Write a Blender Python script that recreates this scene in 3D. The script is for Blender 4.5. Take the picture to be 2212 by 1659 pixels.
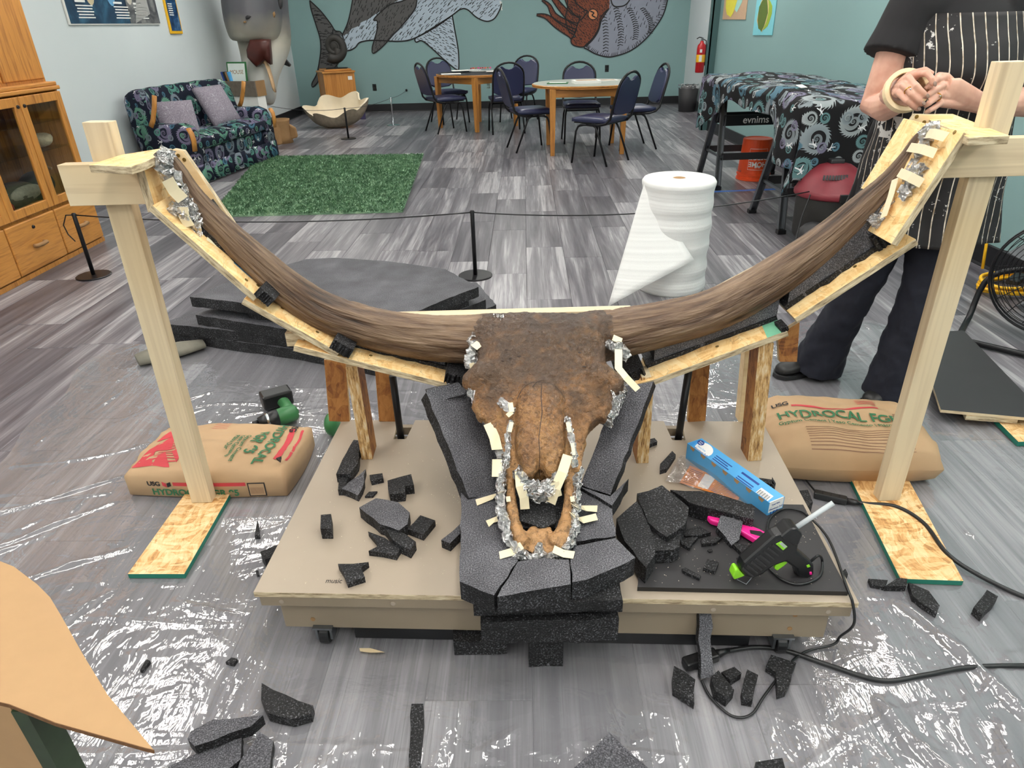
import bpy, bmesh, math, random
import numpy as np
from mathutils import Matrix, Vector
for o in list(bpy.data.objects): bpy.data.objects.remove(o, do_unlink=True)
SC = bpy.context.scene; COL = SC.collection
random.seed(7); RNG = np.random.default_rng(7)
PI = math.pi
# ---------------------------------------------------------------- camera
FPX, PITCH, ROLL, HCAM = 1461.0, math.radians(28.16), math.radians(-1.55), 1.38
cam = bpy.data.objects.new('camera', bpy.data.cameras.new('camera')); COL.objects.link(cam)
cam.data.sensor_width = 36; cam.data.lens = 36*FPX/2212; cam.data.clip_end = 60; cam.data.clip_start = .05
CR = Matrix.Rotation(PI/2-PITCH, 4, 'X') @ Matrix.Rotation(ROLL, 4, 'Z')
cam.matrix_world = Matrix.Translation((0, 0, HCAM)) @ CR
SC.camera = cam
# ---------------------------------------------------------------- world, exposure
w = bpy.data.worlds.new('world'); SC.world = w; w.use_nodes = True
w.node_tree.nodes['Background'].inputs[0].default_value = (.80, .86, .95, 1)
w.node_tree.nodes['Background'].inputs[1].default_value = .35
vs = SC.view_settings; vs.view_transform = 'Standard'; vs.look = 'None'; vs.gamma = 1; vs.use_curve_mapping = False
vs.exposure = 0.0
LAMP_STRENGTH = 36.0     # ceiling panels, built further down
LAMP_SPOTS = [(x, y) for y in (-2.6, -.6, 1.2, 2.95, 5.4, 8.2, 11.0) for x in (-2.5, 0.1, 2.2)]
# ---------------------------------------------------------------- points of the place seen along a line of sight
C3 = CR.to_3x3()
def ray(x, y): return C3 @ Vector(((x-1106)/FPX, -(y-829.5)/FPX, -1))
def az(x, y, z=0.0):
    d = ray(x, y); return Vector((0, 0, HCAM)) + d*((z-HCAM)/d.z)
def ay(x, y, Y):
    d = ray(x, y); return Vector((0, 0, HCAM)) + d*(Y/d.y)
def ax(x, y, X):
    d = ray(x, y); return Vector((0, 0, HCAM)) + d*(X/d.x)
def apl(x, y, p, n):
    d = ray(x, y); o = Vector((0, 0, HCAM)); n = Vector(n)
    return o + d*((Vector(p)-o).dot(n)/d.dot(n))
# ---------------------------------------------------------------- mesh helpers
V = Vector
def T(x, y, z): return Matrix.Translation((x, y, z))
def RZ(a): return Matrix.Rotation(a, 4, 'Z')
def RX(a): return Matrix.Rotation(a, 4, 'X')
def RY(a): return Matrix.Rotation(a, 4, 'Y')
def frame(o, x, y=None, z=None):
    "matrix with origin o, x axis along x, y axis near y (or z axis near z)"
    x = V(x).normalized()
    if y is not None:
        y = V(y); y = (y - x*y.dot(x)).normalized(); z = x.cross(y)
    else:
        z = V(z); z = (z - x*z.dot(x)).normalized(); y = z.cross(x)
    m = Matrix.Identity(4)
    for i in range(3): m[i][0], m[i][1], m[i][2], m[i][3] = x[i], y[i], z[i], o[i]
    return m
class MB:
    def __init__(s): s.v, s.f, s.m, s.uv = [], [], [], None
    def add(s, vs, fs, mi=0, M=None):
        b = len(s.v)
        for p in vs:
            p = V(p); s.v.append(tuple(M @ p) if M is not None else tuple(p))
        for k, f in enumerate(fs):
            s.f.append([b+i for i in f]); s.m.append(mi[k] if isinstance(mi, (list, tuple)) else mi)
        return s
    def box(s, sx, sy, sz, M=None, mi=0, c=(0, 0, 0)):
        x, y, z = sx/2, sy/2, sz/2; cx, cy, cz = c
        vs = [(cx+i*x, cy+j*y, cz+k*z) for k in (-1, 1) for j in (-1, 1) for i in (-1, 1)]
        return s.add(vs, [(0, 2, 3, 1), (4, 5, 7, 6), (0, 1, 5, 4), (2, 6, 7, 3), (0, 4, 6, 2), (1, 3, 7, 5)], mi, M)
    def prism(s, poly, z0, z1, M=None, mt=0, ms=None, mb=None):
        "polygon (x,y) extruded z0..z1"
        n = len(poly); ms = mt if ms is None else ms; mb = mt if mb is None else mb
        ar = sum(poly[i][0]*poly[(i+1) % n][1]-poly[(i+1) % n][0]*poly[i][1] for i in range(n))
        if ar < 0: poly = poly[::-1]
        vs = [(p[0], p[1], z0) for p in poly] + [(p[0], p[1], z1) for p in poly]
        fs = [list(range(n))[::-1], [n+i for i in range(n)]] + [(i, (i+1) % n, n+(i+1) % n, n+i) for i in range(n)]
        return s.add(vs, fs, [mb, mt]+[ms]*n, M)
    def loft(s, rings, cap=True, mi=0, M=None, closed=True, loop=False):
        n = len(rings[0]); vs = [p for r in rings for p in r]; fs = []
        R_ = len(rings)
        for i in range(R_ if loop else R_-1):
            for j in range(n if closed else n-1):
                a, b = i*n+j, i*n+(j+1) % n; i2 = (i+1) % R_
                c, d = i2*n+(j+1) % n, i2*n+j
                fs.append((a, b, c, d))
        if cap and closed and not loop: fs += [list(range(n))[::-1], [(R_-1)*n+j for j in range(n)]]
        return s.add(vs, fs, mi, M)
    def tube(s, pts, r, n=8, mi=0, cap=True, M=None, up=None, loop=False):
        pts = [V(p) for p in pts]; k = len(pts)
        rs = r if isinstance(r, (list, tuple)) else [r]*k
        ts = []
        for i in range(k):
            a, b = (pts[i-1], pts[(i+1) % k]) if loop else (pts[max(i-1, 0)], pts[min(i+1, k-1)])
            d = b-a; ts.append(d.normalized() if d.length > 1e-9 else V((0, 0, 1)))
        t = ts[0]; u = V(up) if up else (V((0, 0, 1)) if abs(t.z) < .9 else V((1, 0, 0)))
        rings = []
        for i in range(k):
            t = ts[i]; u = (u - t*u.dot(t)).normalized(); v = t.cross(u)
            rr = rs[i]; ra, rb = rr if isinstance(rr, (list, tuple)) else (rr, rr)
            rings.append([pts[i] + u*(ra*math.cos(2*PI*j/n)) + v*(rb*math.sin(2*PI*j/n)) for j in range(n)])
        return s.loft(rings, cap, mi, M, loop=loop)
    def lathe(s, prof, n=20, mi=0, M=None, cap=True):
        rings = [[(r*math.cos(2*PI*j/n), r*math.sin(2*PI*j/n), z) for j in range(n)] for r, z in prof]
        return s.loft(rings, cap, mi, M)
    def ball(s, c, r, n=12, m=8, mi=0, M=None):
        rx, ry, rz = r if isinstance(r, (list, tuple)) else (r, r, r)
        rings = []
        for i in range(m+1):
            a = -PI/2 + PI*(i/m*.98+.01)
            rings.append([(c[0]+rx*math.cos(a)*math.cos(2*PI*j/n), c[1]+ry*math.cos(a)*math.sin(2*PI*j/n), c[2]+rz*math.sin(a)) for j in range(n)])
        return s.loft(rings, True, mi, M)
    def grid(s, fn, nu, nv, mi=0, M=None):
        vs = [fn(i/nu, j/nv) for j in range(nv+1) for i in range(nu+1)]
        fs = [(j*(nu+1)+i, j*(nu+1)+i+1, (j+1)*(nu+1)+i+1, (j+1)*(nu+1)+i) for j in range(nv) for i in range(nu)]
        return s.add(vs, fs, mi, M)
    def build(s, name, mats, parent=None, smooth=False, bevel=0, seg=2, uv=False, M=None, solid=0, sub=0, remesh=0, fix=False):
        me = bpy.data.meshes.new(name); me.from_pydata(s.v, [], s.f); me.update()
        if fix or remesh:
            bm = bmesh.new(); bm.from_mesh(me); bmesh.ops.recalc_face_normals(bm, faces=bm.faces); bm.to_mesh(me); bm.free()
        mats = mats if isinstance(mats, (list, tuple)) else [mats]
        for k in mats: me.materials.append(k)
        if len(mats) > 1: me.polygons.foreach_set('material_index', s.m)
        if smooth: me.polygons.foreach_set('use_smooth', [True]*len(me.polygons))
        if uv: box_uv(me)
        o = bpy.data.objects.new(name, me); COL.objects.link(o)
        if parent is not None: o.parent = parent
        if M is not None: o.matrix_basis = M
        if remesh:
            r = o.modifiers.new('r', 'REMESH'); r.mode = 'VOXEL'; r.voxel_size = remesh; r.use_smooth_shade = True
            r = o.modifiers.new('s', 'SMOOTH'); r.iterations = 4; r.factor = .5
        if solid: r = o.modifiers.new('t', 'SOLIDIFY'); r.thickness = solid; r.offset = 0
        if bevel:
            r = o.modifiers.new('b', 'BEVEL'); r.width = bevel; r.segments = seg; r.limit_method = 'ANGLE'; r.angle_limit = .6
            r.harden_normals = False
        if sub: r = o.modifiers.new('u', 'SUBSURF'); r.levels = sub; r.render_levels = sub
        return o
def box_uv(me):
    uv = me.uv_layers.new(name='UVMap'); n = len(me.loops)
    co = np.zeros(len(me.vertices)*3); me.vertices.foreach_get('co', co); co = co.reshape(-1, 3)
    arr = np.zeros((n, 2))
    for p in me.polygons:
        nx, ny, nz = [abs(c) for c in p.normal]
        for li in p.loop_indices:
            c = co[me.loops[li].vertex_index]
            arr[li] = (c[1], c[2]) if nx >= ny and nx >= nz else ((c[0], c[2]) if ny >= nz else (c[0], c[1]))
    uv.data.foreach_set('uv', arr.ravel())
def tag(o, label, cat, group=None, kind=None):
    o['label'] = label; o['category'] = cat
    if group: o['group'] = group
    if kind: o['kind'] = kind
    return o
def struct(o):
    o['kind'] = 'structure'; return o
def thing(name, label, cat, loc=(0, 0, 0), rz=0, group=None):
    o = bpy.data.objects.new(name, None); COL.objects.link(o); o.empty_display_size = .05
    o.location = loc; o.rotation_euler = (0, 0, rz)
    bpy.context.view_layer.update()
    return tag(o, label, cat, group)
def thingM(name, label, cat, M, group=None):
    o = thing(name, label, cat, (0, 0, 0), 0, group); o.matrix_basis = M; return o
def dup(root, label, M=None, group=None):
    r = root.copy(); COL.objects.link(r); r['label'] = label
    if group: r['group'] = group
    if M is not None: r.matrix_basis = M
    for ch in list(root.children):
        c = ch.copy(); COL.objects.link(c); c.parent = r
        for g in list(ch.children):
            d = g.copy(); COL.objects.link(d); d.parent = c
    return r
def text(s, size, mat, name='lettering', parent=None, M=None, depth=.0004, align='LEFT', fn=None, sx=1.0, bold=0, space=1.0):
    cu = bpy.data.curves.new(name, 'FONT'); cu.body = s; cu.size = size; cu.align_x = align; cu.extrude = depth; cu.offset = bold; cu.space_character = space
    ob = bpy.data.objects.new(name, cu); COL.objects.link(ob); bpy.context.view_layer.update()
    dg = bpy.context.evaluated_depsgraph_get(); me = bpy.data.meshes.new_from_object(ob.evaluated_get(dg))
    bpy.data.objects.remove(ob, do_unlink=True)
    if fn or sx != 1:
        for v in me.vertices:
            c = V((v.co.x*sx, v.co.y, v.co.z)); v.co = fn(c) if fn else c
    me.materials.clear(); me.materials.append(mat)
    o = bpy.data.objects.new(name, me); COL.objects.link(o)
    if parent is not None: o.parent = parent
    if M is not None: o.matrix_basis = M
    return o
def bez(pts, n=8):
    "Catmull-Rom through points (any dimension tuple)"
    P = [np.array(p, float) for p in pts]; out = []
    for i in range(len(P)-1):
        a, b, c, d = P[max(i-1, 0)], P[i], P[i+1], P[min(i+2, len(P)-1)]
        for k in range(n):
            t = k/n
            out.append(.5*((2*b)+(-a+c)*t+(2*a-5*b+4*c-d)*t*t+(-a+3*b-3*c+d)*t**3))
    out.append(P[-1]); return out
def hsh(*a):
    x = math.sin(sum((k+1)*12.9898*v for k, v in enumerate(a))+1.7)*43758.5453
    return x-math.floor(x)
def fbm(n, m, cells, seed=0, octs=3):
    "smooth value noise array n x m"
    r = np.random.default_rng(seed); out = np.zeros((n, m)); amp = 1
    for o in range(octs):
        cx, cy = [max(1, int(c*2**o)) for c in cells]; g = r.standard_normal((cx+3, cy+3))
        x = np.linspace(0, cx, n); y = np.linspace(0, cy, m); xi = np.minimum(x.astype(int), cx); yi = np.minimum(y.astype(int), cy)
        fx = (x-xi); fy = (y-yi); fx = (fx*fx*(3-2*fx))[:, None]; fy = (fy*fy*(3-2*fy))[None, :]
        a = g[np.ix_(xi, yi)]; b = g[np.ix_(xi+1, yi)]; c = g[np.ix_(xi, yi+1)]; d = g[np.ix_(xi+1, yi+1)]
        out += amp*((a*(1-fx)+b*fx)*(1-fy)+(c*(1-fx)+d*fx)*fy); amp *= .5
    return out
# ================================================================ materials
def lin(c):
    if isinstance(c, str):
        c = c.lstrip('#'); c = [int(c[i:i+2], 16)/255 for i in (0, 2, 4)]
    return tuple((x/12.92 if x <= .04045 else ((x+.055)/1.055)**2.4) for x in c[:3]) + (1,)
class NT:
    def __init__(s, name):
        s.m = bpy.data.materials.new(name); s.m.use_nodes = True; s.t = s.m.node_tree
        s.b = s.t.nodes['Principled BSDF']; s.out = s.t.nodes['Material Output']
    def n(s, typ, ins=None, **kw):
        x = s.t.nodes.new(typ)
        for k, v in kw.items(): setattr(x, k, v)
        for k, v in (ins or {}).items(): s.set(x.inputs[k], v)
        return x
    def set(s, sock, v):
        if isinstance(v, bpy.types.NodeSocket): s.t.links.new(v, sock)
        elif isinstance(v, str): sock.default_value = lin(v)
        else: sock.default_value = v
    def math(s, op, a, b=0.0, c=None, clamp=False):
        x = s.n('ShaderNodeMath', operation=op, use_clamp=clamp); s.set(x.inputs[0], a); s.set(x.inputs[1], b)
        if c is not None: s.set(x.inputs[2], c)
        return x.outputs[0]
    def vmath(s, op, a, b=(0, 0, 0)):
        x = s.n('ShaderNodeVectorMath', operation=op); s.set(x.inputs[0], a); s.set(x.inputs[1], b); return x.outputs
    def co(s, which='Object'): return s.n('ShaderNodeTexCoord').outputs[which]
    def map(s, v, sc=(1, 1, 1), rot=(0, 0, 0), loc=(0, 0, 0)):
        x = s.n('ShaderNodeMapping'); s.set(x.inputs['Vector'], v); s.set(x.inputs['Scale'], sc); s.set(x.inputs['Rotation'], rot); s.set(x.inputs['Location'], loc)
        return x.outputs[0]
    def noise(s, v=None, scale=5, det=3, rough=.5, dist=0, col=False):
        x = s.n('ShaderNodeTexNoise')
        if v is not None: s.set(x.inputs['Vector'], v)
        s.set(x.inputs['Scale'], scale); s.set(x.inputs['Detail'], det); s.set(x.inputs['Roughness'], rough); s.set(x.inputs['Distortion'], dist)
        return x.outputs['Color' if col else 'Fac']
    def vor(s, v, scale=5, feature='F1', out='Distance', rnd=1.0, dim='3D'):
        x = s.n('ShaderNodeTexVoronoi', feature=feature, voronoi_dimensions=dim); s.set(x.inputs['Vector'], v); s.set(x.inputs['Scale'], scale); s.set(x.inputs['Randomness'], rnd)
        return x.outputs[out]
    def ramp(s, f, stops, interp='LINEAR'):
        x = s.n('ShaderNodeValToRGB'); s.set(x.inputs[0], f); r = x.color_ramp; r.interpolation = interp
        while len(r.elements) < len(stops): r.elements.new(.5)
        for e, (p, c) in zip(r.elements, stops): e.position = p; e.color = lin(c) if isinstance(c, str) else ((c, c, c, 1) if isinstance(c, (int, float)) else c)
        return x.outputs[0]
    def mix(s, f, a, b, mode='MIX'):
        x = s.n('ShaderNodeMix', data_type='RGBA', blend_type=mode); s.set(x.inputs[0], f); s.set(x.inputs[6], a); s.set(x.inputs[7], b); return x.outputs[2]
    def xyz(s, v):
        x = s.n('ShaderNodeSeparateXYZ'); s.set(x.inputs[0], v); return x.outputs
    def cxyz(s, x=0.0, y=0.0, z=0.0):
        c = s.n('ShaderNodeCombineXYZ'); s.set(c.inputs[0], x); s.set(c.inputs[1], y); s.set(c.inputs[2], z); return c.outputs[0]
    def bump(s, h, st=.3, d=.01):
        x = s.n('ShaderNodeBump'); s.set(x.inputs['Height'], h); s.set(x.inputs['Strength'], st); s.set(x.inputs['Distance'], d)
        s.t.links.new(x.outputs[0], s.b.inputs['Normal']); return x.outputs[0]
    def rnd(s): return s.n('ShaderNodeObjectInfo').outputs['Random']
    def roff(s, v, k=40.0):
        r = s.math('MULTIPLY', s.rnd(), k); return s.vmath('ADD', v, s.cxyz(r, s.math('MULTIPLY', r, .37), s.math('MULTIPLY', r, .71)))[0]
    def fin(s, col=None, rough=.5, metal=0.0, spec=None):
        if col is not None: s.set(s.b.inputs['Base Color'], col)
        s.set(s.b.inputs['Roughness'], rough); s.set(s.b.inputs['Metallic'], metal)
        if spec is not None: s.set(s.b.inputs['Specular IOR Level'], spec)
        return s.m
def plain(name, col, rough=.5, metal=0.0, vary=.08, scale=30, bump=.0, spec=None):
    m = NT(name); f = m.noise(m.co(), scale, 3)
    c = lin(col); d = tuple(x*(1-vary) for x in c[:3])+(1,); e = tuple(min(1, x*(1+vary)) for x in c[:3])+(1,)
    cc = m.mix(f, d, e)
    if bump: m.bump(m.noise(m.co(), scale*6, 2), bump, .002)
    return m.fin(cc, rough, metal, spec)
MT = {}
def wall_mat(name, col):
    m = NT(name); f = m.noise(m.co(), 2.0, 3); g = m.noise(m.co(), 420, 2)
    c = lin(col); m.bump(g, .12, .002)
    return m.fin(m.mix(f, tuple(x*.96 for x in c[:3])+(1,), tuple(x*1.03 for x in c[:3])+(1,)), .62)
MT['wall_light'] = wall_mat('wall_light', '#D6DEE0'); MT['wall_teal'] = wall_mat('wall_teal', '#86A6A5'); MT['teal_dark'] = wall_mat('wall_teal_trim', '#3E5C5C')
MT['base'] = plain('black_baseboard', '#1C1D20', .45)
MT['ceil'] = plain('ceiling_tile', '#D9DAD8', .9, scale=60)
def m_floor():
    m = NT('grey_wood_plank'); v = m.roff(m.co('Object'), 60)
    g1 = m.noise(m.map(v, (55, 1.6, 1)), 1, 4, .6); g2 = m.noise(m.map(v, (13, .8, 1)), 1, 4, .6, .8); g3 = m.noise(m.map(v, (190, 3.0, 1)), 1, 2, .6)
    f = m.math('ADD', m.math('MULTIPLY', g2, .62), m.math('MULTIPLY', g1, .38))
    r = m.math('SUBTRACT', m.math('MULTIPLY', m.rnd(), .20), .10); f = m.math('ADD', f, r)
    c = m.ramp(f, [(.30, '#434046'), (.45, '#625F65'), (.54, '#7A777C'), (.64, '#A3A1A4'), (.80, '#B9B7B8')])
    c = m.mix(m.math('MULTIPLY', m.ramp(g3, [(.54, 0), (.66, 1)]), .5), c, '#454348')
    m.bump(g1, .08, .002); return m.fin(c, m.math('ADD', m.math('MULTIPLY', g1, .12), .30), 0, .45)
MT['floor'] = m_floor(); MT['sub'] = plain('floor_joint', '#3A3A3E', .8)
def m_oak(name='golden_oak', a='#8A5220', b='#C98B43', axis=2, sc=1.0):
    m = NT(name); v = m.roff(m.co('Object'), 9)
    s = [26*sc]*3; s[axis] = 1.6*sc
    n = m.noise(m.map(v, tuple(s)), 1, 4, .6, .8); w = m.noise(m.map(v, tuple(x*4 for x in s)), 1, 3)
    f = m.math('ADD', m.math('MULTIPLY', n, .7), m.math('MULTIPLY', w, .3))
    m.bump(w, .05, .002); return m.fin(m.ramp(f, [(.3, a), (.52, b), (.75, a)]), .36)
MT['oak'] = m_oak(); MT['oak_y'] = m_oak('golden_oak_long', axis=1); MT['oak_x'] = m_oak('golden_oak_wide', axis=0)
MT['oak_dark'] = m_oak('oak_interior', '#5F3A1C', '#8F5F33')
def m_pine(name, axis, a='#B0987A', b='#D9C7A5'):
    m = NT(name); v = m.roff(m.co('Object'), 7)
    s = [30.]*3; s[axis] = 1.1
    n = m.noise(m.map(v, tuple(s)), 1, 3, .5, .5)
    wv = m.noise(m.map(v, tuple(x*.35 for x in s)), 1, 2, .5, 1.2); rings = m.math('ADD', m.math('MULTIPLY', m.math('SINE', m.math('MULTIPLY', wv, 42.0)), .5), .5)
    f = m.math('ADD', m.math('MULTIPLY', n, .8), m.math('MULTIPLY', rings, .10))
    c = m.ramp(f, [(.15, a), (.5, b), (.8, b)])
    k = m.vor(m.map(v, tuple(3.1 if i != axis else 2.4 for i in range(3))), 1)
    c = m.mix(m.ramp(k, [(.05, 1), (.085, 0)]), c, '#7A5433')
    c = m.mix(m.ramp(m.noise(v, 2.2, 2), [(.5, 0), (.75, .35)]), c, '#C9A35C')
    m.bump(n, .08, .002); return m.fin(c, .6)
MT['pine_z'] = m_pine('pine_board_upright', 2); MT['pine_x'] = m_pine('pine_board_across', 0); MT['pine_y'] = m_pine('pine_board_deep', 1)
def m_osb(name, tint=None):
    m = NT(name); v = m.roff(m.co('Object'), 11); w = m.vmath('ADD', v, m.vmath('SCALE', m.noise(v, 6, 2, col=True))[0])
    sc = m.n('ShaderNodeVectorMath', operation='SCALE'); m.set(sc.inputs[0], m.noise(v, 7, 2, col=True)); sc.inputs['Scale'].default_value = .09
    w = m.vmath('ADD', v, sc.outputs[0])[0]
    c1 = m.vor(m.map(w, (75, 17, 20), (0, 0, .4)), 1, out='Color'); c2 = m.vor(m.map(w, (22, 90, 22), (0, .2, .5)), 1, out='Color')
    f = m.math('ADD', m.math('MULTIPLY', m.xyz(c1)[0], .5), m.math('MULTIPLY', m.xyz(c2)[1], .5))
    gr = m.noise(m.map(w, (170, 45, 45), (0, 0, .5)), 1, 4, .65)
    f2 = m.math('ADD', m.math('MULTIPLY', f, .6), m.math('MULTIPLY', gr, .5))
    st = [(.2, '#8C5F31'), (.40, '#C9975C'), (.58, '#E1BC85'), (.85, '#EDD3A6')] if tint is None else tint
    c = m.ramp(f2, st)
    e = m.vor(m.map(w, (46, 17, 17), (0, 0, .4)), 1, 'DISTANCE_TO_EDGE'); c = m.mix(m.math('MULTIPLY', m.ramp(e, [(.0, .45), (.04, 0)]), m.ramp(m.noise(v, 30, 2), [(.5, 0), (.6, 1)])), c, '#7C5128')
    m.bump(f, .25, .003); return m.fin(c, .6)
MT['osb'] = m_osb('osb_face'); MT['osb_pale'] = m_osb('osb_pale_face', [(.15, '#C48E52'), (.35, '#E3B778'), (.55, '#EFCB8E'), (.85, '#F5DCAA')])
MT['osb_dark'] = m_osb('osb_red_brown_face', [(.2, '#5B3418'), (.42, '#8A5527'), (.6, '#A66E36'), (.85, '#B98246')])
def m_edge(name, a='#6F5F4C', b='#C8B796', sc=(9, 9, 170)):
    m = NT(name); v = m.roff(m.co('Object'), 3); f = m.noise(m.map(v, sc), 1, 4, .65); m.bump(f, .35, .003)
    return m.fin(m.ramp(f, [(.32, a), (.5, b), (.7, '#DCCFB0')]), .75)
MT['osb_edge'] = m_edge('osb_cut_edge', '#7A6850', '#BDAB8B', (22, 22, 150)); MT['osb_edge_leg'] = m_edge('osb_leg_edge', '#6E4A28', '#C49C64', (150, 150, 25))
MT['ply'] = m_pine('plywood_face', 0, '#DDBB8A', '#F0D6A8')
MT['green_edge'] = plain('green_sealed_edge', '#14705E', .6); MT['grass_edge'] = plain('grass_green_edge', '#3C8A3A', .6)
def m_foam(name, a, b, c, sc=340):
    m = NT(name); v = m.co('Object'); f = m.noise(v, sc, 2, .6); h = m.vor(v, sc*.7)
    g = m.math('ADD', m.math('MULTIPLY', f, .8), m.math('MULTIPLY', m.noise(v, 8, 2), .22))
    m.bump(h, .55, .003); return m.fin(m.ramp(g, [(.40, a), (.56, b), (.72, c)]), .62, 0, .35)
MT['foam'] = m_foam('black_foam_skin', '#333337', '#5A5A5F', '#909095'); MT['foam_cut'] = m_foam('black_foam_cut', '#0B0B0C', '#1B1B1D', '#75757A', 260)
MT['beige'] = plain('beige_paint', '#9F9282', .42, vary=.04, scale=12); MT['beige_d'] = plain('beige_painted_wood', '#8B7D6A', .5, vary=.1, scale=8, bump=.1)
MT['black_metal'] = plain('black_metal', '#17171A', .4, .3); MT['black_plastic'] = plain('black_plastic', '#17181A', .38); MT['black_matt'] = plain('black_board', '#2B2A2C', .55, vary=.15, scale=9)
MT['chrome'] = plain('chrome', '#C9CDD0', .18, 1.0, .02); MT['steel'] = plain('grey_steel', '#7A7E82', .38, .9, .1)
MT['navy'] = plain('navy_vinyl', '#2C3150', .33, vary=.1, scale=5); MT['grey_lam'] = plain('grey_laminate', '#9FA69D', .4)
MT['white'] = plain('white_paper', '#EEEDE8', .6, vary=.02); MT['cream'] = plain('masking_tape', '#E2D6B4', .62, vary=.05, scale=25)
MT['tapew'] = plain('tape_roll', '#F0D9AE', .5, vary=.03)
def m_foil():
    m = NT('aluminium_foil'); v = m.co('Object'); f = m.vor(v, 95, out='Distance'); g = m.noise(v, 60, 4, .7, 1.5)
    m.bump(m.math('ADD', f, g), 1.0, .02); return m.fin('#FAFAFA', .24, 1.0)
MT['foil'] = m_foil()
def m_bone():
    m = NT('stained_fossil_bone'); v = m.co('Object'); z = m.xyz(v)[2]
    n = m.noise(v, 9, 5, .62, .5); p = m.noise(v, 70, 5, .7, .6); hi = m.noise(v, 22, 3); ck = m.vor(m.vmath('ADD', v, m.vmath('MULTIPLY', m.noise(v, 14, 3, col=True), (.05, .05, .05))[0])[0], 26, 'DISTANCE_TO_EDGE')
    t = m.math('ADD', m.math('MULTIPLY', m.math('SUBTRACT', z, .30), 2.3), m.math('MULTIPLY', m.math('SUBTRACT', n, .5), .9))
    c = m.ramp(t, [(.0, '#BC9062'), (.28, '#B08556'), (.46, '#8D6540'), (.62, '#5B4430'), (1., '#453830')])
    c = m.mix(m.ramp(p, [(.36, .6), (.52, 0)]), c, '#2E1E12')
    c = m.mix(m.ramp(hi, [(.55, 0), (.8, .35)]), c, '#A9794A')
    m.bump(m.math('ADD', m.math('ADD', m.math('MULTIPLY', n, .7), m.math('MULTIPLY', p, .8)), m.math('MULTIPLY', m.noise(v, 190, 3, .6), .35)), .9, .012)
    return m.fin(c, m.math('ADD', m.math('MULTIPLY', n, .35), .12), 0, .55)
MT['bone'] = m_bone()
def m_horn():
    m = NT('brown_horn_core'); uv = m.co('UV'); x = m.xyz(uv)
    a = m.noise(m.cxyz(m.math('MULTIPLY', x[0], 3.2), m.math('MULTIPLY', x[1], 11.), 0.0), 1, 5, .6, .5)
    b = m.noise(m.cxyz(m.math('MULTIPLY', x[0], 7.), m.math('MULTIPLY', x[1], 36.), 3.0), 1, 3, .6)
    f = m.math('ADD', m.math('MULTIPLY', a, .68), m.math('MULTIPLY', b, .32))
    c = m.ramp(f, [(.33, '#20150D'), (.44, '#513B2A'), (.56, '#77604A'), (.75, '#9A836B')])
    m.bump(f, 1.0, .02); return m.fin(c, .5, 0, .4)
MT['horn'] = m_horn()
MT['kraft'] = plain('kraft_paper', '#B39470', .7, vary=.06, scale=14); MT['kraft_d'] = plain('kraft_paper_dark', '#8A6850', .7)
MT['card'] = plain('cardboard', '#AC8961', .75, vary=.05, scale=40); MT['card_edge'] = plain('cardboard_edge', '#6B4A2C', .9, vary=.4, scale=200)
MT['red_ink'] = plain('red_ink', '#BF3B43', .7); MT['green_ink'] = plain('green_ink', '#2F6B46', .7); MT['black_ink'] = plain('black_ink', '#1B1A1C', .7); MT['white_ink'] = plain('white_ink', '#F2F2EE', .6)
MT['lime'] = plain('lime_plastic', '#8CD62A', .4); MT['pink'] = plain('pink_plastic', '#F0248C', .4); MT['orange'] = plain('orange_plastic', '#E8501E', .4); MT['red'] = plain('red_enamel', '#B3141C', .3)
MT['maroon'] = plain('dusty_red_plastic', '#7A2630', .5, vary=.2, scale=12); MT['green_tool'] = plain('green_plastic', '#2F6B3C', .45); MT['yellow'] = plain('yellow_cord', '#F2B91E', .45)
MT['blue_box'] = plain('blue_card', '#4FA3D9', .45); MT['blue_d'] = plain('navy_ink', '#1C3F8C', .5); MT['tan'] = plain('brown_clay', '#96734C', .8, vary=.2, scale=8, bump=.1)
MT['clam_in'] = plain('clam_inner_shell', '#E6D8BC', .5, vary=.08, scale=10); MT['clam_out'] = plain('clam_outer_shell', '#7D7363', .85, vary=.4, scale=20, bump=.4)
MT['brass'] = plain('gold', '#C79A3C', .25, 1.0); MT['screw'] = plain('zinc_screw', '#8C7440', .4, .8)
def m_glue():
    m = NT('clear_glue_stick'); m.b.inputs['Transmission Weight'].default_value = .4; return m.fin('#DCE3E6', .3)
MT['glue'] = m_glue()
def m_glass():
    m = NT('cabinet_glass'); g = m.n('ShaderNodeBsdfGlossy'); g.inputs['Roughness'].default_value = .03; t = m.n('ShaderNodeBsdfTransparent'); t.inputs[0].default_value = (.94, .97, .95, 1)
    fr = m.n('ShaderNodeLayerWeight'); mx = m.n('ShaderNodeMixShader'); fc = m.math('ADD', m.math('MULTIPLY', m.math('POWER', fr.outputs['Facing'], 4.0), .6), .03)
    m.t.links.new(fc, mx.inputs[0]); m.t.links.new(t.outputs[0], mx.inputs[1]); m.t.links.new(g.outputs[0], mx.inputs[2]); m.t.links.new(mx.outputs[0], m.out.inputs[0]); return m.m
MT['glass'] = m_glass()
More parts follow.
